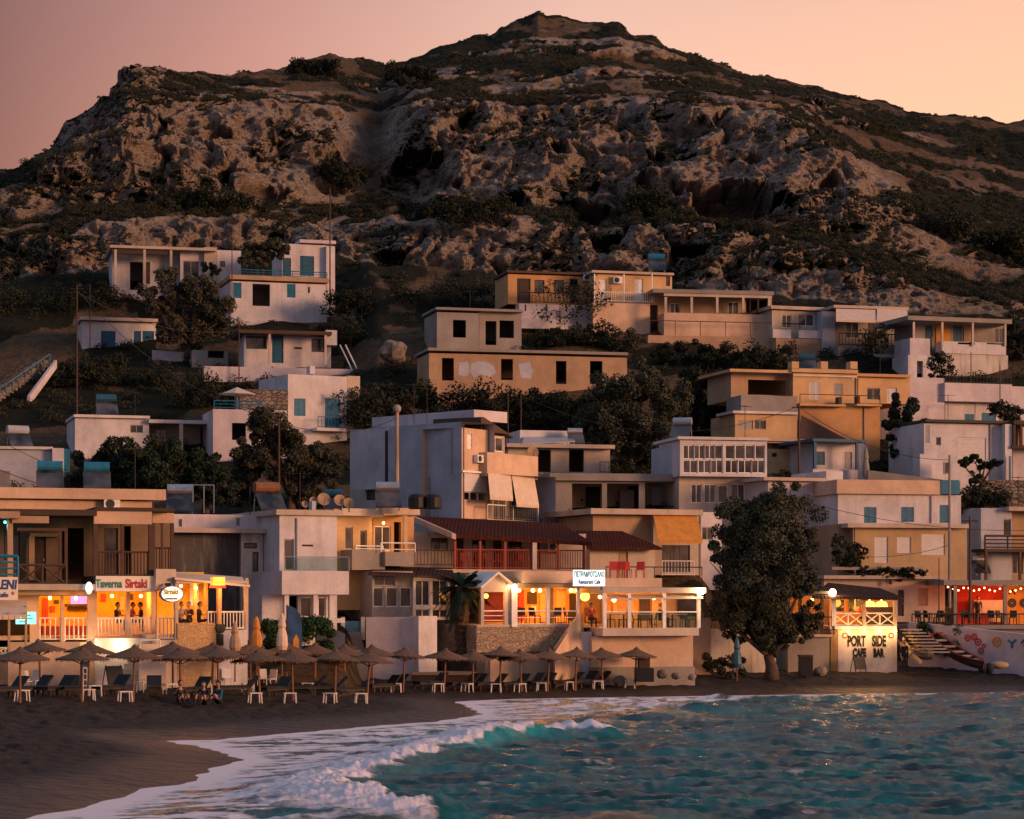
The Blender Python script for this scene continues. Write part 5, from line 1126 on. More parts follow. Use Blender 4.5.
b.mass(838, 912, 346, 362, 3, 'concrete', w=-1.8, down=2); b.rail(839, 911, 334, 346, -1.7, 'bars', 'bframe', gap=.3, r=.03); b.mass(822, 835, 311, 340, 4, 'bluegrey', w=1, down=2)
b.mass(875, 910, 354, 372, 1.5, 'white', w=-3.5, down=2)
b = Bld('beige_house', 'beige flat house with white windows and low white wall in a row of hillside houses', 'house', (768, 216), (836, 218), 345)
b.mass(772, 831, 310, 345, 5, 'cream', ops=[('w', 782, 314.5, 791.5, 328, 'wframe'), ('w', 798, 314, 814, 326, 'wframe')], down=2); b.box('roof', 'slab', 771, 832, 306.5, 309.8, -.4, 5); b.box('terrace_wall', 'white', 773, 791, 329.5, 338, -1.2, -1.0); b.box('terrace_wall', 'white', 799, 833, 330.5, 338.5, -1.2, -1.0); b.mass(776, 833, 338, 352, 1, 'tan', w=-1.3, down=3)
b = Bld('veranda_house', 'long house with open columned veranda over a peach terrace wall', 'house', (652, 216), (775, 218), 340)
b.mass(658, 772, 294, 330, 4, 'ochre', w=2.4, ops=[('w', 670, 303, 680, 314, 'wframe'), ('w', 728, 302, 738, 316, 'wframe'), ('o', 746, 297, 768, 313)], down=1); b.box('roof', 'concrete', 653, 774, 290, 293.8, -.6, 7); b.box('fascia', 'cream', 664, 772, 294.2, 297, -.5, -.3)
b.posts([665.5, 691.5, 717, 743, 769], 297, 313, -.4, .11, 'cream'); b.posts([750, 758], 297, 313, .8, .07, 'bframe'); b.mass(664, 773, 312.5, 338, 2.2, 'peach', w=-.6, down=1); b.rail(650, 800, 322, 337, -1.6, 'post', 'bframe', r=.025); b.mass(648, 776, 335, 345, 1, 'tan', w=-1.8, down=3)
b = Bld('yellow_terrace_house', 'yellow house with white railing and tall peach base below the cliff', 'house', (590, 217), (676, 219), 335)
b.mass(594, 672, 274, 303, 5, 'yellow', ops=[('d', 599, 279, 606.5, 302, 'wframe'), ('d', 634.5, 279, 643, 302, 'wframe'), ('w', 666, 276, 670, 286, 'dbrown')]); b.box('roof', 'cream', 592, 674, 271.5, 273.8, -.4, 6); b.ac(617, 280.5, 0, 1); b.posts([594.5, 624, 652], 274, 302, -.9, .05, 'wframe')
b.mass(593, 650, 302.2, 335, 3, 'peach', w=-1, down=2); b.rail(594, 654, 292.5, 302, -.9, 'bars', 'wframe', gap=.2, r=.025); b.mass(650.2, 664, 303, 345, 3, 'stain', w=.5, down=1); b.mass(633, 649, 335, 365, 1.5, 'drystone', w=-.6, down=2)
b = Bld('orange_house', 'orange house with dark door and windows over a white terrace wall', 'house', (505, 217), (594, 219), 318)
b.mass(508, 591, 274, 304, 5, 'orange', ops=[('d', 517, 278.5, 530.5, 303, 'dbrown'), ('w', 534.5, 280, 544.5, 293.5, 'dbrown'), ('w', 554, 280, 564, 293.5, 'dbrown'), ('o', 570, 279, 578, 303)]); b.box('roof', 'bframe', 507, 593, 271.5, 273.8, -.3, 5); b.ac(586.5, 278, 0, .9)
b.mass(519, 592, 303.5, 317, 1.4, 'lilac', w=-1.4, down=1); b.rail(520, 591, 293, 303.5, -1.3, 'bars', 'bframe', gap=.35, r=.03)
for x in (525, 546, 566): b.box('painted_drain_slot', 'dark', x, x + 1.2, 304.5, 311, -1.43, -1.403)  # dark strips on the wall face, the slots' shade is painted
b.sheet('vine', 'dark', [(571, 318, -1.5), (578, 318, -1.5), (577, 280, -1.5), (571, 280, -1.5)], .02) if False else None
b = Bld('grey_ruin', 'roofless grey block house with three empty openings', 'ruin', (434, 207), (523, 209), 350)
b.mass(437, 479, 312, 350, 5, 'grey', ops=[('o', 453, 320, 466, 337.5)], down=2); b.mass(479.3, 521.5, 311, 350, 5, 'grey', w=.5, ops=[('o', 485.5, 321, 496.5, 345), ('o', 499.5, 320.5, 514, 338)], down=2); b.box('roof', 'concrete', 436, 523, 308.3, 310.8, -.2, 5.5)
b = Bld('long_ruin', 'long low tan ruin with four empty doorways and whitish patches on the wall', 'ruin', (426, 196), (630, 200), 388)
b.mass(429, 627, 353, 388, 5, 'tan', ops=[('o', 442, 358, 454, 380.5), ('o', 501, 359, 513, 380), ('o', 556, 361, 566.5, 384), ('o', 590, 361, 602.5, 384)], down=2); b.box('roof', 'concrete', 428, 628, 350, 352.8, -.25, 5.5)
for bl_ in ([(459, 363), (468, 361), (470, 372), (466, 377), (458, 375)], [(471, 364), (478, 361.5), (487, 362), (494, 366), (496, 373), (489, 377), (480, 374), (474, 378), (470, 372)], [(518, 364), (530, 362), (533, 371), (531, 379), (521, 378)]):
    m_ = MB(); m_.poly(b.fr, [(b.uu(x), b.zz(x, y)) for x, y in bl_], -.015, -.003); m_.build('paint_patch', M['bluegrey'], b.root)

# left-hand houses, top to bottom
b = Bld('long_bungalow', 'long low grey white bungalow with dark porch roof under the left cliff', 'house', (106, 231), (244, 234), 290)
b.mass(112, 180, 249.5, 292, 5, 'white', w=2.2, ops=[('o', 130, 262, 143, 290), ('d', 146, 262, 150, 284, 'bframe')], down=2); b.box('roof', 'slab', 110, 216, 246.5, 249.2, -.6, 7); b.box('porch_beam', 'dbrown', 112, 168, 250, 254, -.4, -.1); b.posts([115.5, 144.5, 171], 249.5, 285, -.3, .12, 'cream')
b.mass(180.3, 204, 248, 292, 6, 'white', w=.6, ops=[('w', 183, 261, 199, 285, 'gframe')], down=2); b.mass(204.3, 217, 247, 292, 6, 'cream', w=.2, down=2); b.mass(217.3, 241, 250, 292, 5, 'white', w=1, ops=[('w', 220, 261, 225, 267, 'dbrown')], down=2)
b = Bld('white_block_house', 'white two level house with turquoise shutters and terrace railing on the left slope', 'house', (228, 226), (337, 229), 316)
b.mass(231, 327, 281, 318, 6, 'white', w=-.6, ops=[('s', 233, 282.5, 241.5, 298), ('o', 252.5, 284, 270, 306), ('s', 287, 284, 295.5, 297.5), ('o', 308, 287, 310, 293)], down=2); b.box('terrace_edge', 'tan', 230, 329, 276.5, 280.8, -.8, 6)
b.mass(282, 326, 243.5, 277, 5, 'white', w=1.4, ops=[('d', 282.5, 258, 291, 276, 'teal'), ('d', 300, 256, 314, 276, 'teal')]); b.box('roof', 'lilac', 300, 336, 240, 243.2, 1, 6); b.mass(326.3, 335, 246, 300, 5, 'white', w=.9, down=2); b.rail(240, 327, 271, 277, -.5, 'h', 'turq', r=.03)
b = Bld('teal_door_house', 'low white house with dark teal doors beside a spreading tree', 'house', (78, 219), (160, 221), 352)
b.mass(82, 156, 321, 354, 5, 'white', ops=[('d', 101, 331, 115.5, 351, 'teal'), ('d', 134, 331, 141, 351, 'teal'), ('d', 142.5, 331, 154, 351, 'teal')], down=2); b.box('roof', 'slab', 80, 158, 317.5, 320.8, -.5, 5); b.box('plinth', 'tan', 96, 155, 351.3, 360, -.25, -.02)
w_, _ = wallthing('terrace_wall', 'short white terrace wall beside the teal door house', 'wall', (152, 216), (182, 215), 350, 372, 'lilac', .4, yt2=352)
b = Bld('porch_bungalow', 'low white bungalow with dark porch above a long white terrace wall', 'house', (234, 208), (336, 210), 366)
b.mass(244, 331, 334, 366, 5, 'white', w=1.4, ops=[('w', 246, 336, 267, 349, 'teal'), ('d', 272, 334, 283.5, 363, 'teal'), ('w', 311.5, 339, 324.5, 352, 'dbrown')], down=1); b.box('porch_roof', 'bframe', 239, 332, 330.5, 333.8, -.5, 6); b.posts([269.5, 325.5], 334, 365, -.3, .1, 'cream')
b.mass(326, 337, 330, 345, 4, 'white', w=.6); b.box('wall_ornament', 'bframe', 295, 302, 347, 349, 1.33, 1.39)
b.mass(204, 354, 366, 386, 1.2, 'lilac', w=-1.5, down=2)
b = Bld('white_shed', 'small white shed left of the porch bungalow', 'shed', (188, 212), (238, 213), 366)
b.mass(192, 228, 350, 368, 3, 'grey', ops=[('o', 208, 350.8, 224, 358)], down=2)
b = Bld('turquoise_door_house', 'white cube house with turquoise shutter and balcony door behind olive trees', 'house', (284, 182), (362, 185), 440)
b.mass(288, 347, 374, 442, 6, 'white', ops=[('s', 294, 398.5, 305.5, 416), ('d', 325, 398.5, 340.5, 428, 'turq')], down=3); b.box('side_wing', 'cream', 347.3, 360, 376, 442, .6, 6); b.box('chimney', 'white', 310, 315, 366, 373.8, .5, 1.2); b.box('balcony_floor', 'wslab', 317, 346, 428, 431, -1, -.02); b.rail(318, 345, 417, 428, -.95, 'bars', 'blue', gap=.25, r=.02)
b = Bld('sunshade_terrace_house', 'white house with roof terrace and turquoise railing under a pale sunshade', 'house', (210, 177), (290, 178.5), 460)
b.mass(213, 287, 409, 462, 6, 'lilac', ops=[('o', 232, 423, 246, 440)], down=2); b.rail(214, 262, 401, 409, .3, 'h', 'turq', r=.03); b.mass(240, 288, 389, 409, 3, 'drystone', w=3)
b = Bld('flat_white_house', 'flat white house with long open porch above the dark green trees', 'house', (72, 178), (216, 181), 450)
b.mass(75, 149, 418, 452, 6, 'white', ops=[('w', 130, 425, 143, 433, 'gframe')], down=2); b.box('roof', 'wslab', 74, 150, 415, 417.8, -.3, 6); b.mass(149.3, 212, 425, 452, 4, 'cream', w=2.5, ops=[('w', 155, 429, 167, 445, 'gframe'), ('w', 200, 427, 208, 446, 'gframe')], down=1); b.box('porch_roof', 'wslab', 149, 214, 420, 423.5, -.5, 6); b.posts([181, 212], 424, 450, -.3, .14, 'peach')
b = Bld('edge_white_house', 'bluish white house with solar panel frame at the left edge', 'house', (-60, 165), (82, 167), 480)
b.mass(-60, 52, 449, 484, 6, 'bluegrey', w=0, down=2); b.mass(52.3, 64, 448, 484, 5, 'white', w=-.5, down=2); b.box('roof', 'wslab', -60, 53, 446, 448.8, -.2, 6); b.box('railing_panel', 'turq', 64, 70, 449, 472, .2, .3)
b.mass(-60, 10, 470, 500, 5, 'concrete', w=-3, down=2)
b = Bld('stair_parapet', 'narrow white parapet of the steps climbing the bare slope at the left', 'wall', (8, 192), (58, 203), 404); f = b.fr; bpy.data.objects.remove(b.root)
m_ = MB(); m_.poly(f, [(b.uu(30), b.zz(30, 405)), (b.uu(57), b.zz(57, 368)), (b.uu(57), b.zz(57, 360)), (b.uu(30), b.zz(30, 396))], 0, .25); o_ = m_.build('stair_parapet', M['lilac'], None, tuple(f.pt(f.L / 2, 0, b.zz(30, 404)))); tag(o_, 'narrow white parapet of the steps climbing the bare slope at the left', 'wall', kind='thing')
b = Bld('hillside_steps', 'concrete steps with blue railing climbing the bare slope at the left', 'steps', (-2, 193), (52, 204), 398)
for i in range(14): b.box('step', 'drystone', -6 + i * 3.9, -2 + i * 3.9, 396 - i * 2.75, 404 - i * 2.75, .6, 2.2)
b.rail(0, 50, 355, 362, 2.2, 'post', 'turq', r=.04) if False else None
m_ = MB(); q = [b.fr.pt(b.uu(x, .5), .5, b.zz(x, y, .5)) for x, y in ((0, 388), (50, 354))]; m_.tube(q, .05, 5)
for t in np.linspace(0, 1, 9): p_ = q[0].lerp(q[1], t); m_.tube([p_, p_ - Vector((0, 0, 1))], .04, 5)
m_.build('railing', M['blue'], b.root)

def pipe(b, x, y0, y1, w=0, mat='gframe', r=.045):
    u = b.uu(x, w); m_ = MB(); z1, z0 = b.zz(x, y0, w), b.zz(x, y1, w); m_.tube([b.fr.pt(u, w - r - .01, z0), b.fr.pt(u, w - r - .01, z1)], r, 6); m_.build('drain_pipe', M[mat], b.root)
pipe(YH_, 856, 378, 402, 1.2); pipe(YH_, 864, 404, 465, .2); pipe(YB, 853, 528, 575, 0); pipe(YB, 931, 496, 523, 1.2); pipe(WH, 296.5, 518, 570, 1.6); pipe(BW, 452, 428, 475, 0); pipe(BW, 430, 477, 525, 0, 'concrete'); PV.ac(518, 579, -.5, .01) if False else None
f2.ac(476, 459, 0, .8); pipe(f2, 486, 430, 520, 0, 'cream', .04)

TS.rail(946, 1011, 377, 383.5, .3, 'bars', 'iron', gap=.3, r=.025); GH.op('w', 944, 462, 951, 474, 0, 'gframe'); pipe(GH, 990, 424, 490, 0)
wallthing('stone_wall', 'dark dry stone wall below the wooden balcony house at the right edge', 'wall', (984, 168), (1075, 168.5), 480, 506, 'drystone', .5)
wallthing('stone_wall', 'low grey wall in front of the pale garage house', 'wall', (868, 167.5), (960, 168), 470, 486, 'concrete', .4, yt2=482)
wallthing('boundary_wall', 'white boundary wall between the yellow house and the turquoise shutter house', 'wall', (880, 186.5), (912, 186), 396, 420, 'lilac', .4)
# ================================================================== trees and bushes
L_TAM = leafmat('tamarisk_leaves', (.026, .038, .027), (.080, .080, .054))
L_DRK = leafmat('dark_leaves', (.010, .022, .014), (.030, .046, .024))
L_OLV = leafmat('olive_leaves', (.036, .042, .028), (.085, .078, .052))
L_BSH = leafmat('bush_leaves', (.012, .017, .011), (.035, .038, .021))
L_HDG = leafmat('hedge_leaves', (.012, .040, .016), (.035, .085, .030))
def crown_pts(blobs, n, size, lump=.34):  # blobs: (centre Vector, radius, flatten)
    Cs, Ns = [], []
    tot = sum(r * r for _, r, _ in blobs)
    for c, r, fl in blobs:
        m = max(20, int(n * r * r / tot)); k = max(7, int(16 * r / 1.5))
        q = rng.normal(size=(k, 3)); q /= np.linalg.norm(q, axis=1)[:, None]
        sub = q * (r * rng.uniform(.45, 1.0, k))[:, None]; sr = r * lump * rng.uniform(.6, 1.35, k)
        idx = rng.integers(0, k, m); d = rng.normal(size=(m, 3)); d /= np.linalg.norm(d, axis=1)[:, None]
        p_ = sub[idx] + d * (sr[idx] * rng.uniform(.35, 1.0, m) ** .6)[:, None]
        p_[:, 2] *= fl; Cs.append(p_ + np.array(c)); Ns.append(d)
    return np.concatenate(Cs), np.concatenate(Ns)
def tree(name, label, px, py, d, blobs, n, size, mat, trunk_r=.22, group=None, cat='tree', lean=0, dep=.8):
    n, size = int(n * 2.6), size * .58
    base = P(px, py, d); k = d / FOC
    root = empty(name, base, label, cat, group)
    bl_ = []
    for x, y, r in blobs:
        c = P(x, y, d); c.y += random.uniform(-.5, .5) * dep * r * k * 1.2; bl_.append((c, r * k, .88))
    tb = MB(); top = Vector((sum(b[0].x for b in bl_) / len(bl_), sum(b[0].y for b in bl_) / len(bl_), min(b[0].z for b in bl_)))
    fork = base.lerp(top, .62) + Vector((lean, 0, 0))
    tb.tube([base - Vector((0, 0, .6)), base + Vector((.05, 0, .2)), base.lerp(fork, .5) + Vector((.06 + lean * .3, .05, 0)), fork], [trunk_r * 1.35, trunk_r, trunk_r * .85, trunk_r * .7], 8, True)
    for c, r, _ in bl_:
        mid = fork.lerp(c, .55) + Vector((random.uniform(-.2, .2), random.uniform(-.2, .2), .1 * r)); tb.tube([fork, mid, c], [trunk_r * .5, trunk_r * .32, trunk_r * .12], 6)
        for _ in range(4):
            q = c + Vector((random.uniform(-1, 1), random.uniform(-1, 1), random.uniform(-.4, .9))) * r * .75; tb.tube([mid.lerp(c, .6), q], [trunk_r * .16, trunk_r * .05], 4)
    tb.build('trunk', M['bark'], root, smooth=True)
    C_, N_ = crown_pts(bl_, n, size); cards('crown', C_, size * rng.uniform(.6, 1.4, len(C_)), mat, root, N_=N_)
    return root
tree('tamarisk_tree', 'big dark tamarisk tree on the beach between the terrace restaurant and the white bar', 771, 672, 133.5, [(768, 508, 30), (742, 520, 28), (797, 515, 26), (728, 543, 22), (806, 545, 20), (752, 556, 34), (785, 556, 32), (728, 586, 20), (760, 592, 32), (800, 588, 22), (778, 618, 24), (745, 618, 20), (808, 612, 16), (722, 606, 14), (776, 632, 20), (755, 628, 16), (796, 626, 18), (740, 634, 14), (770, 645, 16), (728, 625, 12), (812, 622, 12), (790, 640, 12), (720, 566, 16), (780, 500, 22), (762, 535, 38), (765, 580, 38), (762, 615, 26)], 30000, .19, L_TAM, .36)
DG = 'dark green trees behind the left taverna'
tree('broadleaf_tree', 'dark green bushy tree at the left end of the clump below the flat white house', 100, 505, 150, [(92, 470, 24), (112, 462, 22), (80, 482, 18), (108, 486, 22)], 7000, .22, L_DRK, group=DG)
tree('broadleaf_tree', 'dark green bushy tree in the middle of the clump below the flat white house', 150, 508, 148, [(140, 456, 22), (163, 454, 22), (148, 476, 24), (172, 478, 22), (130, 486, 18)], 7000, .22, L_DRK, group=DG)
tree('broadleaf_tree', 'dark green bushy tree joining the olive at the right end of the clump', 205, 508, 149, [(194, 462, 20), (212, 470, 20), (200, 486, 22), (222, 490, 18)], 6000, .22, L_DRK, group=DG)
tree('olive_tree', 'grey olive tree standing before the turquoise door house', 290, 506, 151, [(272, 430, 23), (290, 440, 20), (256, 450, 22), (320, 460, 22), (290, 464, 27), (330, 476, 18), (300, 490, 22), (262, 418, 14)], 12000, .20, L_OLV, .28)
tree('olive_tree', 'lower grey olive tree crown left of the tall olive', 246, 508, 152.5, [(246, 462, 20), (236, 480, 18), (258, 488, 20), (230, 495, 12)], 6000, .20, L_OLV, .22)
tree('spreading_tree', 'broad spreading olive brown tree between the teal door house and the long bungalow', 188, 352, 214, [(176, 283, 20), (200, 288, 20), (158, 300, 18), (215, 305, 18), (185, 308, 24), (170, 325, 20), (205, 325, 20), (190, 338, 16), (226, 318, 12)], 9000, .27, L_OLV, .3)
tree('terrace_tree', 'small tree on the terrace of the white block house', 262, 277, 227, [(255, 252, 12), (270, 248, 13), (283, 252, 10), (246, 258, 9), (264, 260, 11)], 3200, .27, L_OLV, .14)
tree('bay_tree', 'small round tree against the wall of the long bungalow', 212, 285, 230, [(209, 266, 7), (215, 270, 7)], 900, .25, L_OLV, .1)
MT = 'grey green trees in the middle of the slope'
tree('tamarisk_tree', 'wide grey green tree below the long ruin, above the unfinished porch house', 640, 478, 176, [(612, 396, 28), (642, 386, 28), (668, 402, 26), (590, 416, 18), (630, 424, 32), (662, 436, 28), (610, 446, 24), (645, 458, 22), (590, 440, 12)], 14000, .24, L_TAM, .35, group=MT)
tree('dark_tree', 'dark tree between the wide grey tree and the yellow stepped house', 708, 440, 186, [(700, 384, 22), (722, 396, 18), (690, 404, 20), (715, 418, 20), (700, 428, 14)], 7000, .25, L_BSH, .28)
tree('fig_tree', 'dark fig tree beside the stairs right of the yellow stepped house', 908, 462, 175, [(903, 408, 16), (917, 424, 18), (898, 428, 15), (910, 444, 18), (925, 440, 12), (896, 448, 12)], 6500, .25, L_DRK, .2)
tree('bent_tree', 'small bent tree leaning in front of the pale garage shutter', 974, 494, 167, [(962, 464, 8), (974, 460, 10), (985, 466, 7), (996, 463, 6), (972, 476, 9)], 2600, .22, L_DRK, .2, lean=.4)
tree('dark_tree', 'dark bushy tree behind the house at the right of the porch house', 1016, 376, 214, [(1012, 345, 14), (1022, 360, 13), (1014, 330, 10), (1030, 340, 12)], 4000, .28, L_BSH, .2)
# palm
pc = P(463, 588, 128.5); pr_ = empty('palm_tree', P(461, 658, 128.5), 'palm tree with shaggy trunk in front of the glazed porch', 'palm')
tb = MB(); n_ = 12; pts = [P(461, 662, 128.5).lerp(pc, i / n_) + Vector((.06 * math.sin(i), 0, 0)) for i in range(n_ + 1)]
tb.tube([q for p_ in pts for q in (p_, p_ + Vector((0, 0, .12)))], [r for i in range(n_ + 1) for r in (.40 - .004 * i, .31)], 9); tb.build('trunk', M['bark'], pr_)
cb = MB()
for k in range(46):
    a = k * 2.399; e = -1.0 + 2.15 * ((k * 7 % 46) / 46); L = random.uniform(1.5, 2.1)
    dirh = Vector((math.cos(a), math.sin(a), 0)); spine = []
    for j in range(7):
        t = j / 6; spine.append(pc + dirh * (L * t * math.cos(e) * (1 - .12 * t)) + Vector((0, 0, L * t * math.sin(e) - .75 * t * t)))
    cb.tube(spine, [.03 - .004 * j for j in range(7)], 4, False); sd_ = dirh.cross(Vector((0, 0, 1)))
    for j in range(1, 30):
        t = j / 29 * 6; i = min(5, int(t)); p_ = spine[i].lerp(spine[i + 1], t - i); f_ = (spine[i + 1] - spine[i]).normalized(); ln = .55 * math.sin(math.pi * (.15 + .8 * j / 30))
        for sgn in (-1, 1):
            tip = p_ + sd_ * sgn * ln * .8 + f_ * ln * .55 + Vector((0, 0, -.3 * ln)); w_v = f_ * .035; cb.quad(p_ - w_v, p_ + w_v, tip)
cb.build('crown', L_DRK, pr_)
def bush(label, x0, x1, yt, yb, d=None, n=900, size=.26, mat=None, name='bush', group=None):
    n, size = int(n * 2.2), size * .6
    xm = (x0 + x1) / 2; base = hill_hit(xm, yb) if d is None else P(xm, yb, d); d = base.y; k = d / FOC
    root_c = []; m = max(2, int((x1 - x0) / (yb - yt) * 1.6)); r = (yb - yt) * .62
    for i in range(m):
        x = x0 + r * .7 + (x1 - x0 - r * 1.4) * (i / max(1, m - 1)); c = P(x, yb - (yb - yt) * random.uniform(.36, .5), d); c.y += random.uniform(-.5, .5) * r * k
        root_c.append((c, r * k * random.uniform(.8, 1.05), .85))
    root = empty(name, base, label, 'bush', group); C_, N_ = crown_pts(root_c, n, size, .38)
    C_ = C_[C_[:, 2] > base.z - 1.2]; N_ = N_[:len(C_)]
    cards('crown', C_, size * rng.uniform(.6, 1.4, len(C_)), mat or L_BSH, root, N_=N_)
    tb = MB()
    c = root_c[len(root_c) // 2][0]; tb.tube([Vector((c.x, c.y, base.z - .4)), c], [.09, .03], 5)
    tb.build('stem', M['bark'], root)
    return root
BG = 'dark bushes scattered over the slope'
for a in [('broad dark bush left of the grey ruin', 388, 500, 277, 314, 226, 3200), ('round dark bush right of the white block house', 328, 374, 283, 312, 225, 1500), ('dark bush spilling below the orange house terrace', 535, 632, 320, 350, 211, 2600), ('tall thin climber against the front of the orange house', 569, 579, 276, 320, 215.5, 700),
    ('dark bush under the peach terrace wall of the veranda house', 655, 740, 338, 366, 206, 2200), ('dark bush between the veranda house and the yellow roof', 738, 800, 342, 372, 204, 1700), ('long dark bush in front of the long ruin, left part', 356, 440, 376, 424, 190, 3000), ('long dark bush in front of the long ruin, middle part', 436, 512, 382, 426, 188, 3000), ('long dark bush in front of the long ruin, right part', 508, 588, 384, 430, 188, 3000),
    ('dark bush below the bungalow cliff at the far left', -10, 70, 286, 330, 232, 2400), ('dark bush left of the long bungalow', 52, 122, 277, 318, 232, 2400), ('low dark bush below the teal door house', 58, 128, 355, 398, 205, 2600), ('dark bush under the short white terrace wall', 118, 182, 362, 402, 205, 2400), ('dark bush under the long white terrace wall', 182, 292, 368, 412, 196, 3000), ('low bush between the porch bungalow and the steps handrail', 334, 364, 316, 346, 217, 900),
    ('round bush right of the turquoise door house', 345, 400, 386, 432, 184, 1900), ('small bush in front of the turquoise shutter house wall', 930, 950, 352, 378, 203, 500), ('thin bush in front of the beige awning terrace', 866, 884, 325, 352, 209, 400), ('bush on the slope between porch house and garage house', 988, 1024, 400, 424, 184, 700), ('dark bush behind the yellow shop house roof', 950, 1010, 482, 512, 165, 1400), ('bush beside the blue window house, left edge', 838, 858, 536, 566, 150.8, 500), ('plants along the roof terrace of the yellow shop house', 850, 925, 566, 578, 150.5, 700)]:
    bush(a[0], *a[1:5], d=a[5], n=a[6], group=BG)
bush('bright green hedge between the white modern house and the beach', 262, 334, 612, 656, 119.5, 6000, .15, L_HDG, 'hedge'); bush('green hedge hanging over the mural wall beside the boats', 913, 975, 622, 650, 141.5, 3200, .16, L_HDG, 'hedge')
bush('scrubby bush at the foot of the rough beach wall', 700, 745, 652, 678, 133, 1500, .14)
CBG = 'dark bushes on the cliff'
for l, x0, x1, yt, yb in [('large dark bush in the gully between the two cliffs', 316, 362, 152, 190), ('dark bush on the ledge below the big cave', 440, 520, 190, 226), ('dark bush in the cleft right of the middle cliff', 634, 664, 178, 218), ('dark bush on the left cliff ledge', 160, 250, 182, 212), ('dark bush on the right slope above the cliff end', 905, 968, 202, 238), ('dark bush on the right slope near the frame edge', 975, 1024, 226, 252), ('dark bush high on the crest above the left cliff', 290, 342, 58, 76), ('dark bush patch below the crest centre', 385, 440, 62, 88)]:
    bush(l, x0, x1, yt, yb, n=2200, size=.34, group=CBG)

# ================================================================== beach furniture
UG = 'straw umbrellas along the beach'
ur = empty('beach_umbrella', (0, 0, 0), 'x', 'umbrella', UG)
m_ = MB(); m_.tube([(0, 0, -.4), (0, 0, 2.1)], [.055, .045], 8); m_.build('pole', M['pole'], ur)
m_ = MB(); n_ = 18; prof = [(1.14, 1.76), (1.17, 1.80), (.8, 1.92), (.42, 2.06), (.12, 2.19), (.02, 2.23)]
m_.lathe((0, 0, 0), prof, n_); m_.lathe((0, 0, 0), [(.05, 2.13), (.5, 1.98), (1.12, 1.765)][::-1], n_)
for i in range(90):
    a = 6.2832 * i / 90; r = 1.14; l_ = random.uniform(.04, .13); m_.quad(*[(r * math.cos(a + s_), r * math.sin(a + s_), z) for s_, z in ((-.03, 1.79), (.03, 1.79), (.015, 1.79 - l_), (-.015, 1.79 - l_))])
m_.build('canopy', M['straw'], ur)
m_ = MB(); m_.lathe((0, 0, 0), [(.14, 2.18), (.15, 2.21), (.05, 2.29), (.01, 2.32)], 10); m_.build('cap', M['straw'], ur)
m_ = MB()
for k in range(6): a = k * math.pi / 3; m_.tube([(.05 * math.cos(a), .05 * math.sin(a), 1.58), (.85 * math.cos(a), .85 * math.sin(a), 1.87)], .018, 5)
m_.build('strut', M['pole'], ur); freeze(ur)
FRONT = [20, 82, 133, 181, 219, 260, 293, 335, 367]; BACK_ = [41, 88, 173, 212, 250, 286, 315, 344, 373, 403, 444, 473, 500, 521.5, 547.5, 575, 602.5, 635]
first = True
for row, xs, y in (('front', FRONT, 701), ('back', BACK_, 691.5)):
    for i, x in enumerate(xs):
        yy = y + (-1 if row == 'back' and x > 560 else 0) - (2 if row == 'back' and x > 600 else 0) + (1 if x < 60 else 0); p_ = on_beach(x, yy)
        lab = f'straw beach umbrella, {ORD[i]} from the left in the {row} row' + (' nearest the water' if row == 'front' else '')
        if first: u_ = ur; u_.location = p_; u_['label'] = lab; first = False
        else: u_ = copy_tree(ur, p_, random.uniform(0, 6), lab)
        u_.scale = (*[random.uniform(.93, 1.05)] * 2, random.uniform(.93, 1.03)); u_.rotation_euler = (random.uniform(-.05, .05), random.uniform(-.06, .06), random.uniform(0, 6))
TG = 'small white plastic tables on the sand'
tr = empty('beach_table', (0, 0, 0), 'x', 'table', TG)
m_ = MB(); m_.box(WORLD, -.27, .27, -.22, .22, .40, .44); m_.build('tabletop', M['plastic'], tr)
for a, c in ((-.22, -.17), (.22, -.17), (-.22, .17), (.22, .17)):
    m_ = MB(); m_.tube([(a, c, .40), (a * 1.15, c * 1.15, -.03)], [.035, .026], 6); m_.build('leg', M['plastic'], tr)
freeze(tr); first = True
TX = [(22, 701), (88, 700), (95, 696), (125, 702), (140, 692), (170, 694), (206, 694), (248, 693), (255, 703), (290, 703), (308, 692), (330, 703), (341, 691), (361, 703), (396, 692), (438, 692), (467, 692), (496, 692), (520, 692), (542, 691), (570, 690), (598, 689), (630, 688)]
for i, (x, y) in enumerate(TX):
    p_ = on_beach(x, y); lab = f'small white plastic table on the sand, {ORD[i]} from the left along the umbrellas' if i < 22 else 'small white plastic table under the rightmost straw umbrella'
    if first: tr.location = p_; tr.rotation_euler = (0, 0, .5); tr['label'] = lab; first = False
    else: copy_tree(tr, p_, random.uniform(-.6, 1.0), lab)
SG_ = 'dark sun loungers under the umbrellas'
lr = empty('sun_lounger', (0, 0, 0), 'x', 'lounger', SG_)
m_ = MB(); m_.box(WORLD, -.33, .33, -.95, .55, .26, .31)
for i in range(9): m_.box(WORLD, -.31, .31, -.93 + i * .165, -.93 + i * .165 + .12, .311, .33)
m_.build('frame', M['dbrown'], lr)
m_ = MB(); m_.hexa([(-.31, .50, .34), (.31, .50, .34), (.31, .55, .30), (-.31, .55, .30), (-.31, .98, .84), (.31, .98, .84), (.31, 1.04, .79), (-.31, 1.04, .79)]); m_.build('backrest', M['navy'], lr)
m_ = MB(); m_.box(WORLD, -.30, .30, -.93, .48, .335, .42); m_.build('mattress', M['navy'], lr)
for a, c in ((-.29, -.8), (.29, -.8), (-.29, .45), (.29, .45)):
    m_ = MB(); m_.box(WORLD, a - .035, a + .035, c - .035, c + .035, -.05, .258); m_.build('leg', M['dbrown'], lr)
freeze(lr); first = True
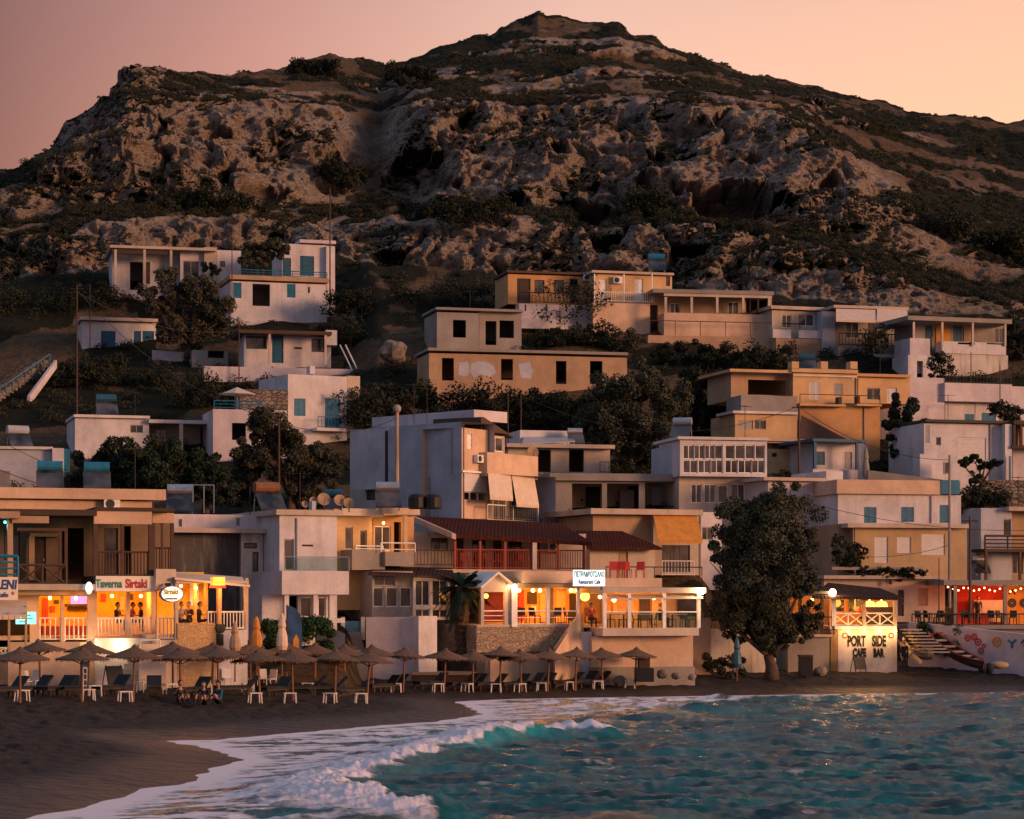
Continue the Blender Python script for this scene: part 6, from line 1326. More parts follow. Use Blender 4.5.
LX = [(6, 697), (30, 696), (56, 696), (72, 696), (110, 695), (154, 696), (192, 697), (236, 695), (274, 696), (304, 694), (326, 694), (352, 696), (382, 692), (390, 691), (430, 689), (462, 690), (470, 690), (489, 690), (513, 690), (528, 689), (540, 689), (566, 688), (582, 687), (592, 687)]
for i, (x, y) in enumerate(LX):
    p_ = on_beach(x, y); a = -.9 + random.uniform(-.2, .2) if x > 380 else random.choice((-.5, .2, -1.2)) + random.uniform(-.2, .2); lab = f'dark sun lounger with raised back, ' + (f'{ORD[i]} from the left' if i < 12 else f'{ORD[len(LX) - 1 - i]} from the right' if i < len(LX) - 1 else 'the rightmost of the row') + ' under the straw umbrellas'
    if first: lr.location = p_; lr.rotation_euler = (0, 0, a); lr['label'] = lab; first = False
    else: copy_tree(lr, p_, a, lab)
# closed parasols
def closed_parasol(label, px, yb, yt, d, mat, h_tip=.1):
    base = P(px, yb, d); top = P(px, yt, d); h = top.z - base.z; r_ = empty('closed_parasol', base, label, 'parasol', 'closed parasols by the terraces')
    m_ = MB(); m_.tube([base - Vector((0, 0, 1.2)), top], .035, 6); m_.build('pole', M['pole'], r_)
    m_ = MB(); m_.lathe(base, [(.20, h * .12), (.27, h * .22), (.24, h * .45), (.15, h * .62), (.19, h * .68), (.10, h * .9), (.02, h * 1.0)], 9); m_.build('canopy', M[mat], r_)
closed_parasol('closed brown parasol in front of the white terrace wall', 235, 655, 621, 107, 'tan')
closed_parasol('closed orange lit parasol right of the taverna terrace', 256.5, 652, 616, 109, 'oawn')
closed_parasol('closed beige parasol left of the blue feather flag', 282, 655, 612, 109, 'awn')
closed_parasol('closed blue parasol against the rough beach wall', 737, 672, 636, 132, 'teal')
closed_parasol('closed pale parasol on the terrace right of the yellow house', 866, 482, 446, 169.5, 'concrete')
# open sunshade up on the roof terrace
r_ = empty('sunshade', P(237, 409, 178), 'open pale square sunshade on the upper white roof terrace', 'parasol')
m_ = MB(); m_.tube([P(237, 412, 178.5), P(237, 387, 178.5)], .04, 6); m_.build('pole', M['concrete'], r_); m_ = MB(); c = P(237, 388, 178.5); m_.lathe(c, [(1.35, -.5), (1.37, -.46), (.7, -.22), (.05, .05)], 8); m_.build('canopy', M['awn'], r_)
# feather flag
fl = Bld('feather_flag', 'tall dark blue feather shaped banner flag standing before the green hedge', 'flag', (280, 112), (310, 112.3), 656)
out_ = [(287.5, 652), (287.5, 606), (291, 606), (296, 609), (300, 614), (302, 622), (302, 652)]; f = fl.fr
m_ = MB(); m_.poly(f, [(f.u(x), f.z(x, y)) for x, y in out_], -.03, .03); m_.build('banner', plain('banner_blue', (.02, .06, .15), .7, var=.5, scale=1.5), fl.root); fl.posts([287], 605, 672, 0, .035, 'iron', 'pole')
m_ = MB(); m_.poly(f, [(f.u(x), f.z(x, y)) for x, y in [(293, 648), (293, 640), (296, 634), (299, 640), (299, 648)]], -.045, -.031); m_.build('banner_print', M['oawn'], fl.root)
# chalkboards
for l, x, y, h, d in (('black chalkboard leaning on the low wall under the taverna', 117, 688, 22, 104.5), ('small black chalkboard standing under the beach bar lettering', 861.5, 672, 15, 136.8)):
    b_ = Bld('chalkboard', l, 'chalkboard', (x - 8, d), (x + 8, d + .6), y, 'chalkboards outside the bars'); k = h * .36
    m_ = MB(); f = b_.fr; z0, z1 = b_.zz(x, y), b_.zz(x, y - h); u0, u1 = b_.uu(x - k), b_.uu(x + k)
    m_.hexa([f.pt(u0, 0, z0 + .15), f.pt(u1, 0, z0 + .15), f.pt(u1, .05, z0 + .15), f.pt(u0, .05, z0 + .15), f.pt(u0, .22, z1), f.pt(u1, .22, z1), f.pt(u1, .27, z1), f.pt(u0, .27, z1)]); m_.build('slate', M['black'], b_.root)
    for u_ in (u0 + .03, u1 - .03): m_ = MB(); m_.tube([f.pt(u_, .02, z0 - .1), f.pt(u_, .3, z1 + .03)], .03, 5); m_.build('leg', M['bframe'], b_.root); m_ = MB(); m_.tube([f.pt(u_, .6, z0 - .1), f.pt(u_, .3, z1)], .025, 5); m_.build('leg', M['bframe'], b_.root)
# chairs: one kind, copied
def chair_proto(mat, label, group, name):
    r = empty(name, (0, 0, 0), label, 'chair', group)
    m_ = MB(); m_.box(WORLD, -.23, .23, -.23, .23, .43, .47); m_.build('seat', M[mat], r)
    m_ = MB(); m_.hexa([(-.23, .20, .48), (.23, .20, .48), (.23, .23, .48), (-.23, .23, .48), (-.21, .28, .9), (.21, .28, .9), (.21, .31, .9), (-.21, .31, .9)]); m_.build('backrest', M[mat], r)
    for a, c in ((-.2, -.2), (.2, -.2), (-.2, .2), (.2, .2)): m_ = MB(); m_.tube([(a, c, .43), (a * 1.1, c * 1.1, 0)], .022, 5); m_.build('leg', M[mat], r)
    freeze(r); return r
def table_proto(mat, top, label, group, name):
    r = empty(name, (0, 0, 0), label, 'table', group)
    m_ = MB(); m_.box(WORLD, -.42, .42, -.42, .42, .70, .745); m_.build('tabletop', M[top], r)
    for a, c in ((-.36, -.36), (.36, -.36), (-.36, .36), (.36, .36)): m_ = MB(); m_.tube([(a, c, .70), (a, c, 0)], .028, 5); m_.build('leg', M[mat], r)
    freeze(r); return r
def scatter(proto, spots, label_fmt):
    for i, (p_, rz) in enumerate(spots):
        lab = label_fmt(i)
        if i == 0: proto.location = p_; proto.rotation_euler = (0, 0, rz); proto['label'] = lab
        else: copy_tree(proto, p_, rz, lab)
def at(b, px, w, z): u = b.fr.u(px, w); return b.fr.pt(u, w, z)
zt = PV.zz(540, 624.4); pv2 = side(PV, (580, 127.5), (706, 129.5)); zp = pv2.zz(650, 628) + .004; zt += .005
dch = chair_proto('dbrown', 'x', 'dark chairs on the lit terrace', 'dining_chair')
ds_ = [(at(PV, 522, .6, zt), .2), (at(PV, 535, 1.0, zt), 2.4), (at(PV, 556, .6, zt), -.4), (at(PV, 569, 1.0, zt), 1.8), (at(PV, 589, 1.4, zt), .1)] + [(at(pv2, x, w, zp), rz) for x, w, rz in ((611, .9, 1.5), (623, .9, -1.5), (637, .8, 1.6), (652, 1.0, -1.4), (672, .8, 1.5), (685, .5, .2), (692, .9, -1.5))]
scatter(dch, ds_, lambda i: f'dark dining chair on the lit restaurant terrace, {ORD[i]} from the left')
dtb = table_proto('dbrown', 'cream', 'x', 'tables on the lit terrace', 'dining_table')
scatter(dtb, [(at(PV, 528, 1.1, zt), 0), (at(PV, 562, 1.1, zt), 0)] + [(at(pv2, x, 1.0, zp), 0) for x in (617, 645, 679)], lambda i: f'cream topped dining table on the lit restaurant terrace, {ORD[i]} from the left')
rch = chair_proto('red', 'x', 'red chairs on the small upper terrace', 'red_chair'); zr = pv2.zz(630, 578, 1.0) + .01
scatter(rch, [(at(pv2, x, 2.0, zr), rz) for x, rz in ((614, .1), (621, -.1), (627, .2), (640, -.2))], lambda i: f'red plastic chair on the terrace behind the roof sign, {ORD[i]} from the left')
zv = RH.zz(500, 569.4, 0) + .01; vch = chair_proto('redwood', 'x', 'chairs on the red railed veranda', 'veranda_chair')
scatter(vch, [(at(RH, x, .2, zv), rz) for x, rz in ((466, .3), (478, -.4), (490, 1.2), (501, .2), (513, -1), (524, .4))], lambda i: f'dark red chair on the veranda under the tiled roof, {ORD[i]} from the left')
wch = chair_proto('plastic', 'x', 'white plastic chairs below the taverna terrace', 'plastic_chair')
def ground_pt(px, py): 
    q = on_beach(px, py); return q
scatter(wch, [(ground_pt(x, y), rz) for x, y, rz in ((228, 688.5, .4), (236, 688.0, -1), (246, 688.5, 1.5), (262, 688.0, .1), (270, 688.4, -.6), (280, 688, 2), (292, 688, .5), (300, 687.6, -1.2), (27, 692, .7), (34, 691, -.4))], lambda i: ('white plastic chair below the taverna terrace, ' + f'{ORD[i]} from the left') if i < 8 else 'white plastic chair by the low wall at the far left' + (' nearer the corner pole' if i == 9 else ''))
rbch = chair_proto('iron', 'x', 'dark chairs in front of the red lit bar', 'bar_chair'); bb = Bld('tmp', 'x', 'x', (942, 149), (1075, 150), 632); zb_ = bb.zz(970, 625, 0) + .01; 
scatter(rbch, [(at(bb, x, -.8, zb_), rz) for x, rz in ((920, .4), (929, 2), (938, -.7), (948, 1.2), (966, .2), (973, -1.5), (981, 1), (992, .1), (1001, .6), (1013, -.3))], lambda i: f'dark chair on the terrace of the red lit bar, {ORD[i]} from the left'); 
btb = table_proto('iron', 'dbrown', 'x', 'tables in front of the red lit bar', 'bar_table'); scatter(btb, [(at(bb, x, -.7, zb_), 0) for x in (925, 943, 969, 997)], lambda i: f'dark table on the terrace of the red lit bar, {ORD[i]} from the left'); bpy.data.objects.remove(bb.root)

# ================================================================== roof gear, poles and cables
def heater(label, px, yb, d, k=1.0, tank='steel', rz=0.0, panel=True, group='solar water heaters on the roofs'):
    base = P(px, yb, d); r = empty('solar_water_heater', base, label, 'water heater', group)
    f = Fr((base.x - math.cos(rz) * 2, base.y - math.sin(rz) * 2), (base.x + math.cos(rz), base.y + math.sin(rz))); c = 2.0; z = base.z
    m_ = MB(); m_.tube([f.pt(c - .7 * k, .5 * k, z + 1.35 * k), f.pt(c + .7 * k, .5 * k, z + 1.35 * k)], [.29 * k] * 2, 12); m_.build('tank', M[tank], r, smooth=False)
    if panel:
        m_ = MB(); m_.hexa([f.pt(c - .75 * k, -.6 * k, z + .12), f.pt(c + .75 * k, -.6 * k, z + .12), f.pt(c + .75 * k, -.55 * k, z + .05), f.pt(c - .75 * k, -.55 * k, z + .05), f.pt(c - .75 * k, .35 * k, z + 1.1 * k), f.pt(c + .75 * k, .35 * k, z + 1.1 * k), f.pt(c + .75 * k, .4 * k, z + 1.03 * k), f.pt(c - .75 * k, .4 * k, z + 1.03 * k)]); m_.build('collector_panel', M['glass'], r)
    m_ = MB()
    for u in (c - .65 * k, c + .65 * k): m_.tube([f.pt(u, .75 * k, z - .1), f.pt(u, .5 * k, z + 1.1 * k)], .03, 5); m_.tube([f.pt(u, -.6 * k, z - .1), f.pt(u, .5 * k, z + 1.15 * k)], .03, 5)
    m_.build('stand', M['steel'], r)
heater('solar heater with turquoise tank on the taverna roof, left of two', 50, 490, 114, 0.86, 'turq', .2); heater('solar heater with turquoise tank on the taverna roof, right of two', 97, 491, 114, 0.86, 'turq', .2)
heater('grey solar heater beside an empty metal frame on the flat roof', 180, 514, 127, 0.98, 'steel', .1); heater('rusty tank solar heater tilted on the flat roof behind the white house', 270, 512, 126, 0.98, 'rust', .5)
heater('water heater with turquoise tank on the yellow terrace house roof', 657, 272, 221, 1.07, 'turq', 0); heater('solar heater with teal tank above the flat white house', 107, 417, 180, 1.07, 'teal', .3)
heater('solar heater with teal tank behind the yellow battlements', 808, 371, 185, 0.82, 'teal', 0); heater('solar heater on the roof corner of the glazed balcony house', 681, 439, 161, 0.90, 'steel', -.3); heater('steel water tank on a rooftop frame at the foot of the white block', 388, 509, 128, 0.90, 'steel', .1)
heater('large solar panel heater on the roof at the far left edge', 20, 450, 168, 1.07, 'bluegrey', .5); heater('small solar heater with teal tank near the satellite dishes', 333, 510, 130, 0.70, 'teal', 0); heater('small water heater on the flat roof behind the unfinished porch house', 576, 445, 168, 0.74, 'steel', .2); heater('steel water heater on the shed above the red lit bar', 981, 574, 161, 0.74, 'steel', .2)
for l, x in (('black round water tank at the foot of the white block, left of two', 417), ('black round water tank at the foot of the white block, right of two', 433)):
    m_ = MB(); c = P(x, 509, 130.5); m_.lathe(c, [(.45, 0), (.48, .1), (.48, .62), (.38, .78), (.12, .86), (.01, .87)], 14); o_ = m_.build('water_tank', M['black'], None, tuple(c)); tag(o_, l, 'water tank', 'black water tanks')
fr_ = Bld('metal_roof_frame', 'empty upright metal frame on the flat roof beside the grey heater', 'frame', (192, 127), (216, 127), 512)
for x in (193, 204, 214): fr_.posts([x], 485, 513, 0, .03, 'steel', 'post')
fr_.rail(193, 214, 485, 486, 0, 'post', 'steel', 'crossbar')
def dish(label, px, py, d, r, az_=0.3):
    c = P(px, py, d); ro = empty('satellite_dish', c - Vector((0, 0, r * 1.5)), label, 'satellite dish', 'satellite dishes'); n = Vector((math.sin(az_), -math.cos(az_), .35)).normalized(); a = n.orthogonal().normalized(); b_ = n.cross(a); m_ = MB()
    vs = [c + n * (r * .22 * (q * q - 1) + e) + (a * math.cos(t) + b_ * math.sin(t)) * r * q for e in (0, -.03) for q in (.05, .5, 1.0) for t in np.linspace(0, 6.2832, 17)[:-1]]; fs = []
    for e in (0, 48):
        for i in range(2):
            for k in range(16): q = (e + i * 16 + k, e + i * 16 + (k + 1) % 16, e + (i + 1) * 16 + (k + 1) % 16, e + (i + 1) * 16 + k); fs.append(q if e else q[::-1])
    m_.add(vs, fs); m_.build('reflector', M['tan'], ro); m_ = MB(); m_.tube([c - n * r * .3, c - Vector((0, 0, r * 1.6))], .035, 5); m_.build('mast', M['iron'], ro); m_ = MB(); m_.tube([c - b_ * r * .0 - Vector((0, 0, r * .9)), c + n * r * .9], .02, 4); m_.build('feed_arm', M['iron'], ro)
for l, x, y, r in (('small satellite dish at the left of the rooftop group', 305, 504, .22), ('satellite dish second from the left in the rooftop group', 314, 501, .3), ('large satellite dish in the middle of the rooftop group, left of a pair', 324, 499, .42), ('satellite dish right of the large one in the rooftop group', 340, 500, .38), ('satellite dish at the right end of the rooftop group', 349, 503, .36)): dish(l, x, y, 128.5, r * .85)
dish('single satellite dish on the flat roofed house beside the white block', 533, 452, 160, .4); dish('round satellite dish on the pale house by the beige wall at the right', 977, 508, 161, .3) if False else None
def pole(label, px, yt, yb, d, r=.09, mat='bframe', lamp=False, arm=False, name='utility_pole'):
    base, top = P(px, yb, d), P(px, yt, d); ro = empty(name, base, label, 'pole', 'poles and masts on the slope'); m_ = MB(); m_.tube([base - Vector((0, 0, 2.5)), top], [r, r * .7], 7); m_.build('shaft', M[mat], ro)
    if arm: m_ = MB(); m_.tube([top + Vector((-.5, 0, -.3)), top + Vector((.5, 0, -.3))], .04, 5); m_.build('crossarm', M['iron'], ro)
    if lamp: m_ = MB(); m_.ball(top + Vector((0, 0, .2)), .26, 8); m_.build('lamp_globe', M['concrete'], ro)
pole('tall dark pole standing on the left slope above the flat white house', 77, 285, 420, 184, .08, arm=True); pole('thin pole left of the teal door house', 90, 284, 320, 215, .05); pole('thin mast beside the shuttered corner of the white block house', 232, 225, 283, 225, .06); pole('dark mast rising above the white block house roof', 330, 188, 300, 228, .08); pole('lamp pole with globe left of the porch bungalow', 239, 322, 378, 206, .06, lamp=True)
pole('pole standing in the grey olive trees', 279, 418, 508, 146, .08, arm=True); pole('concrete lamp pole against the blank wall of the white block', 397, 412, 505, 146.5, .14, 'tan', lamp=True); pole('thin mast above the gable of the white block', 508, 392, 448, 168, .05); pole('thin mast right of the white block gable', 521, 392, 446, 170, .05)
pole('brown utility pole in front of the yellow stepped house', 799, 403, 482, 167, .1, arm=True); pole('pale pole in front of the turquoise painted roof corner', 949.5, 455, 568, 149, .1, 'concrete'); pole('dark pole right of the yellow shop house', 970, 516, 582, 148, .1, arm=True); pole('thin dark pole on the roof behind the red lit bar', 939, 558, 580, 148, .04, 'iron')
pole('thin mast above the yellow battlements', 794, 338, 372, 184, .05); pole('thin pole at the corner of the turquoise shutter house', 1000, 365, 425, 184, .05); pole('thin pole on the wall below the porch house', 971, 352, 386, 204, .05); pole('antenna mast on the grey olive slope roof', 250, 486, 515, 126, .03, 'iron')
def cable(label, a, b_, sag=.8, r=.022):
    A, B = P(*a), P(*b_); m_ = MB(); m_.tube([A.lerp(B, t) - Vector((0, 0, sag * 4 * t * (1 - t))) for t in np.linspace(0, 1, 17)], r, 4); c = A.lerp(B, .5); o_ = m_.build('power_cable', M['iron'], None, tuple(c)); tag(o_, label, 'cable', 'overhead cables')
cable('overhead cable crossing the blue windows of the yellow shop house', (799, 500, 147), (1040, 530, 147), .6); cable('overhead cable from the left pole to the olive pole', (77, 290, 184), (279, 421, 146), 1.5); cable('overhead cable from the left pole past the terrace wall', (77, 292, 184), (239, 330, 206), 1.2); cable('overhead cable from the olive pole to the white block', (279, 421, 146), (397, 418, 146), .8)
cable('overhead cable from the yellow house pole to the turquoise roof corner', (799, 407, 167), (949.5, 460, 149), .9); cable('overhead cable above the taverna roof', (0, 470, 112), (180, 497, 125), .6); cable('overhead cable over the flat white house', (0, 440, 150), (150, 480, 150), .8); cable('overhead cable from mast to yellow house pole', (521, 395, 170), (799, 406, 167), 2.2); cable('overhead cable in front of the yellow shutters', (855, 556, 148), (949, 545, 148.5), .3)
# handrail by the porch bungalow
b_ = Bld('metal_ramp', 'pale metal ramp with handrails right of the porch bungalow', 'ramp', (336, 212), (362, 208), 380)
for x, o_ in ((340, 0), (345.5, 0)): m_ = MB(); f = b_.fr; m_.tube([f.pt(f.u(x), 0, f.z(x, 345)), f.pt(f.u(x + 15), 0, f.z(x + 15, 376))], .07, 5); m_.build('handrail', M['wframe'], b_.root)
# boulder
def boulder(label, px, py, d, r):
    c = P(px, py, d); m_ = MB(); m_.ball((0, 0, 0), 1, 14, (1, .8, .8)); v = np.array(m_.v); k = 1 + .22 * fbm(v[:, 0] * 1.3 + px, v[:, 1] * 1.3, v[:, 2] * 1.3, 4, .6); m_.v = [tuple(q * r + np.array(c)) for q in v * k[:, None]]; o_ = m_.build('boulder', M['rockm'], None, tuple(c)); tag(o_, label, 'boulder', 'rocks')
M['rockm'] = plain('pale_rock', (.17, .14, .12), .95, var=.5, scale=1.2)
boulder('pale boulder on the slope left of the long ruin', 393, 352, 203, 1.2)
for i, (x, y, r, l) in enumerate([(662, 674, .3, 'low pale rock at the left end of the rough beach wall'), (676, 676, .24, 'flat rock below the terrace corner'), (692, 677, .22, 'rock beside the scrubby beach bush'), (620, 681, .35, 'small rock under the restaurant base wall'), (820, 672, .4, 'rock by the stained retaining wall')]): boulder(l, x, y, 127.3 if x < 700 else 136, r)
# crate and bins
b_ = Bld('dark_bin', 'dark square bin at the foot of the tamarisk', 'bin', (800, 134.5), (816, 134.6), 674); b_.box('bin', 'black', 801, 813, 657, 676, 0, .7); b_.box('lid', 'dbrown', 800.5, 813.5, 655, 656.8, -.05, .75)
b_ = Bld('stacked_crate', 'dark crate against the pale restaurant base wall', 'crate', (636, 126.5), (652, 126.6), 680); b_.box('crate', 'dbrown', 639, 650, 657, 668, .1, .6); b_.box('crate_base', 'black', 637, 654, 668.2, 682, -.1, .8)
# boats and slip on the right
b_ = Bld('slip_stairs', 'white plank steps going down beside the beach bar to the boat', 'stairs', (897, 141.5), (930, 137), 656)
for i in range(8): b_.box('step', 'concrete', 899 + i * 3.0, 908 + i * 3.1, 629 + i * 3.2, 630.3 + i * 3.2, -.4 - i * .05, .5)
m_ = MB(); f = b_.fr; q = [f.pt(f.u(x), -.7, f.z(x, y)) for x, y in ((899, 633), (932, 662))]; m_.tube(q, .12, 6); m_.build('stringer', M['ochre'], b_.root)
def boat(label, a, b_, beam, depth_, mats):
    A, B = P(*a), P(*b_); ro = empty('rowing_boat', A.lerp(B, .5), label, 'boat'); ax = (B - A); L = ax.length; ax.normalize(); sd_ = ax.cross(Vector((0, 0, 1))).normalized(); up = sd_.cross(ax); n = 12; rings = []
    for i in range(n + 1):
        t = i / n; wd = beam * (math.sin(math.pi * (.12 + .88 * t) ** 1.0) ** .55 if t < .97 else .06); sh = .25 * (2 * t - 1) ** 2
        c = A + ax * L * t + up * sh; rings.append([c + sd_ * wd * .5 * s_ + up * (depth_ * h_ ) for s_, h_ in ((-1, 1), (-.85, .35), (-.3, 0), (.3, 0), (.85, .35), (1, 1))])
    m_ = MB(); vs = [v for r in rings for v in r]; fs = []
    for i in range(n):
        for k in range(5): fs.append((i * 6 + k, i * 6 + k + 1, (i + 1) * 6 + k + 1, (i + 1) * 6 + k))
    fs += [tuple(range(6)), tuple(reversed(range(n * 6, n * 6 + 6)))]; m_.add(vs, fs); m_.build('hull', M[mats[0]], ro)
    for e in (0, 5): m_ = MB(); m_.tube([r[e] + up * .02 for r in rings], .06, 6); m_.build('gunwale', M[mats[1]], ro)
    for i in range(2, n, 2): m_ = MB(); p0, p1 = rings[i][0].lerp(rings[i][5], .04), rings[i][0].lerp(rings[i][5], .96); o2 = ax * .09; d_ = up * .06; m_.hexa([p0 - o2 - d_, p1 - o2 - d_, p1 + o2 - d_, p0 + o2 - d_, p0 - o2, p1 - o2, p1 + o2, p0 + o2]); m_.build('thwart', M['concrete'], ro)
boat('long dark wooden boat with white planks across, resting on the slipway', (930, 645, 139.5), (982, 674, 135.5), 1.15, .5, ('dbrown', 'redwood'))
boat('small pale dinghy pulled up beside the white plank steps', (903, 650, 139), (930, 664, 137.5), 1.1, .5, ('concrete', 'ochre'))
m_ = MB(); c = P(999, 665, 137); m_.ball(c, .5, 10, (1.15, .7, .45)); o_ = m_.build('upturned_tub', M['ochre'], None, tuple(c), True); tag(o_, 'upturned ochre tub on the sand under the mural wall', 'tub')
for l, x in (('dark blue fishing float beside the boat, left of two', 983), ('dark blue fishing float beside the boat, right of two', 989)): m_ = MB(); c = P(x, 668, 135.8); m_.ball(c, .3, 8); o_ = m_.build('fishing_float', M['navy'], None, tuple(c), True); tag(o_, l, 'float', 'fishing floats')
b_ = Bld('beach_stand', 'small dark stand with white lattice at the far left of the beach', 'kiosk', (-8, 108), (28, 108.4), 690); b_.box('panel', 'navy', 4, 27, 660, 694, 0, .1); b_.box('counter', 'concrete', -8, 28, 655, 659, -.4, .5); b_.rail(-6, 16, 648, 655, 0, 'x', 'wframe', r=.03)
b_ = Bld('beach_locker', 'narrow dark teal locker beside the umbrella pole with white rungs', 'locker', (80, 104.5), (92, 104.7), 694); b_.box('locker', 'teal', 82, 88, 661, 696, .1, .5); b_.rail(83, 87, 668, 694, -.02, 'h', 'wframe', r=.03)
b_ = Bld('wooden_deck', 'low wooden deck edge on the sand below the palm', 'deck', (410, 126.8), (500, 127.2), 682); b_.box('deck_board', 'tan', 412, 476, 672, 675, -.3, 1.5); b_.box('fascia', 'bframe', 412, 476, 675.2, 688, -.25, 1.4)

# ================================================================== people
def person(label, px, py, d, pose, shirt, trousers, rz=0.0, z=None):
    base = P(px, py, d) if z is None else Vector(((px - 512) * d / FOC, d, z))
    sit = pose != 'stand'; hz = {'stand': .93, 'chair': .50, 'sand': .13}[pose]
    J = {'pelvis': (0, 0, hz), 'waist': (0, .0, hz + .16), 'chest': (0, -.02, hz + .38), 'neck': (0, -.02, hz + .54), 'head0': (0, -.03, hz + .61)}
    E = [('pelvis', 'waist'), ('waist', 'chest'), ('chest', 'neck'), ('neck', 'head0')]; RAD = {'pelvis': (.15, .12), 'waist': (.13, .10), 'chest': (.165, .11), 'neck': (.055, .055), 'head0': (.06, .06)}
    for s_, t_ in ((-1, 'l'), (1, 'r')):
        J['sh' + t_] = (.19 * s_, -.01, hz + .49); RAD['sh' + t_] = (.062, .062)
        if pose == 'stand': el, wr = (.25 * s_, .02, hz + .22), (.26 * s_, -.06, hz - .03)
        elif pose == 'chair': el, wr = (.25 * s_, -.06, hz + .24), (.16 * s_, -.28, hz + .26)
        else: el, wr = (.27 * s_, -.08, hz + .24), (.12 * s_, -.30, hz + .26)
        J['el' + t_], J['wr' + t_] = el, wr; RAD['el' + t_], RAD['wr' + t_] = (.045,) * 2, (.03,) * 2
        E += [('chest', 'sh' + t_), ('sh' + t_, 'el' + t_), ('el' + t_, 'wr' + t_)]
        dv = (Vector(wr) - Vector(el)).normalized(); pm = Vector(wr) + dv * .07; J['pm' + t_] = tuple(pm); RAD['pm' + t_] = (.038, .02); E.append(('wr' + t_, 'pm' + t_)); sdv = dv.cross(Vector((0, 1, .3))).normalized()
        for q, (o, ln) in enumerate(((-.03, .075), (-.01, .09), (.01, .085), (.03, .065))):
            a = pm + dv * (ln * .6) + sdv * o; b2_ = pm + dv * ln + sdv * o * 1.1 + Vector((0, .01, -.015)); J[f'f{q}{t_}'], J[f'g{q}{t_}'] = tuple(a), tuple(b2_); RAD[f'f{q}{t_}'] = RAD[f'g{q}{t_}'] = (.0095, .0095); E += [('pm' + t_, f'f{q}{t_}'), (f'f{q}{t_}', f'g{q}{t_}')]
        th = Vector(wr) + dv * .035 - sdv * .045; J['th' + t_] = tuple(th); RAD['th' + t_] = (.011, .011); E.append(('wr' + t_, 'th' + t_))
        J['hp' + t_] = (.10 * s_, 0, hz - .04); RAD['hp' + t_] = (.095, .095)
        if pose == 'stand': kn, an, to = (.11 * s_, -.03, .49), (.11 * s_, .02, .08), (.13 * s_, -.17, .03)
        elif pose == 'chair': kn, an, to = (.12 * s_, -.46, hz + .02), (.12 * s_, -.44, .07), (.13 * s_, -.62, .03)
        else: kn, an, to = (.15 * s_, -.40, .48), (.12 * s_, -.62, .08), (.13 * s_, -.80, .05)
        J['kn' + t_], J['an' + t_], J['to' + t_] = kn, an, to; RAD['kn' + t_], RAD['an' + t_], RAD['to' + t_] = (.06,) * 2, (.042,) * 2, (.035,) * 2
        E += [('pelvis', 'hp' + t_), ('hp' + t_, 'kn' + t_), ('kn' + t_, 'an' + t_), ('an' + t_, 'to' + t_)]
    names = list(J); me = bpy.data.meshes.new('person_skeleton'); me.from_pydata([J[k] for k in names], [(names.index(a), names.index(c)) for a, c in E], [])
    o = bpy.data.objects.new('person_tmp', me); COL.objects.link(o); o.modifiers.new('s', 'SKIN'); sm = o.modifiers.new('d', 'SUBSURF'); sm.levels = sm.render_levels = 1
    for i, k in enumerate(names): me.skin_vertices[0].data[i].radius = RAD[k]; me.skin_vertices[0].data[i].use_root = (k == 'pelvis')
    bm_ = bpy.data.meshes.new_from_object(o.evaluated_get(bpy.context.evaluated_depsgraph_get())); bpy.data.objects.remove(o)
    vs = [tuple(v.co) for v in bm_.vertices]; fs = [tuple(p_.vertices) for p_ in bm_.polygons]; m_ = MB()
    hc = Vector((0, -.05, hz + .72))
    m_.add(vs, fs); cz = hz
    for i, f_ in enumerate(fs):
        c = sum((Vector(vs[k]) for k in f_), Vector()) / len(f_); near = min(names, key=lambda k: (Vector(J[k]) - c).length)
        m_.m[i] = 2 if near[:2] in ('hp', 'kn', 'an', 'pe', 'to') else (1 if near[:2] in ('wa', 'ch', 'sh') or (near[:2] == 'el') else 0)
    m_.mat(0).ball(hc, .108, 10, (.86, .98, 1.18)); m_.ball(hc + Vector((0, -.105, -.01)), .02, 5, (.8, 1.2, 1.4)); m_.ball(hc + Vector((-.094, 0, -.01)), .022, 5, (.5, .8, 1.3)); m_.ball(hc + Vector((.094, 0, -.01)), .022, 5, (.5, .8, 1.3))
    m_.mat(3); m_.ball(hc + Vector((-.036, -.098, .02)), .011, 4); m_.ball(hc + Vector((.036, -.098, .02)), .011, 4); m_.mat(4); m_.ball(hc + Vector((0, -.094, -.055)), .022, 4, (1.2, .5, .4))
    rot = Matrix.Rotation(rz, 3, 'Z'); m_.v = [tuple(rot @ Vector(v) + base) for v in m_.v]
    body = m_.build('person', [M['skin'], M[shirt], M[trousers], M['black'], M['redwood']], None, tuple(base), True); tag(body, label, 'person', 'people on the beach and terraces')
    h_ = MB(); h_.ball((0, 0, 0), .12, 10, (.9, 1.0, 1.12)); hv = [Vector(v) for v in h_.v]; keep = [i for i, f_ in enumerate(h_.f) if (lambda c: c.y * .9 + c.z > -.005 and not (c.y < -.05 and c.z < .06))(sum((hv[k] for k in f_), Vector()) / len(f_))]; h_.f = [h_.f[i] for i in keep]; h_.m = [0] * len(keep)
    h_.v = [tuple(rot @ (v + hc + Vector((0, .012, .012))) + base) for v in hv]; h_.build('hair', M['hair'], body, smooth=True)
zs_ = lambda x, y: on_beach(x, y)
for l, x, y, s_, t_, rz in (('person in black sitting on the sand, leftmost of three', 180, 704, 'black', 'navy', .6), ('person in dark clothes sitting on the sand, middle of three', 204, 705, 'navy', 'black', -.3), ('person in a dark teal top sitting on the sand, rightmost of three', 219, 704.5, 'teal', 'black', -.8)):
    q = zs_(x, y); person(l, x, y, q.y, 'sand', s_, t_, rz, q.z)
zf = T.zz(115, 635.5, 0.3) + .02
yd = lambda b, x, w: b.fr.uY(x, w)[1]
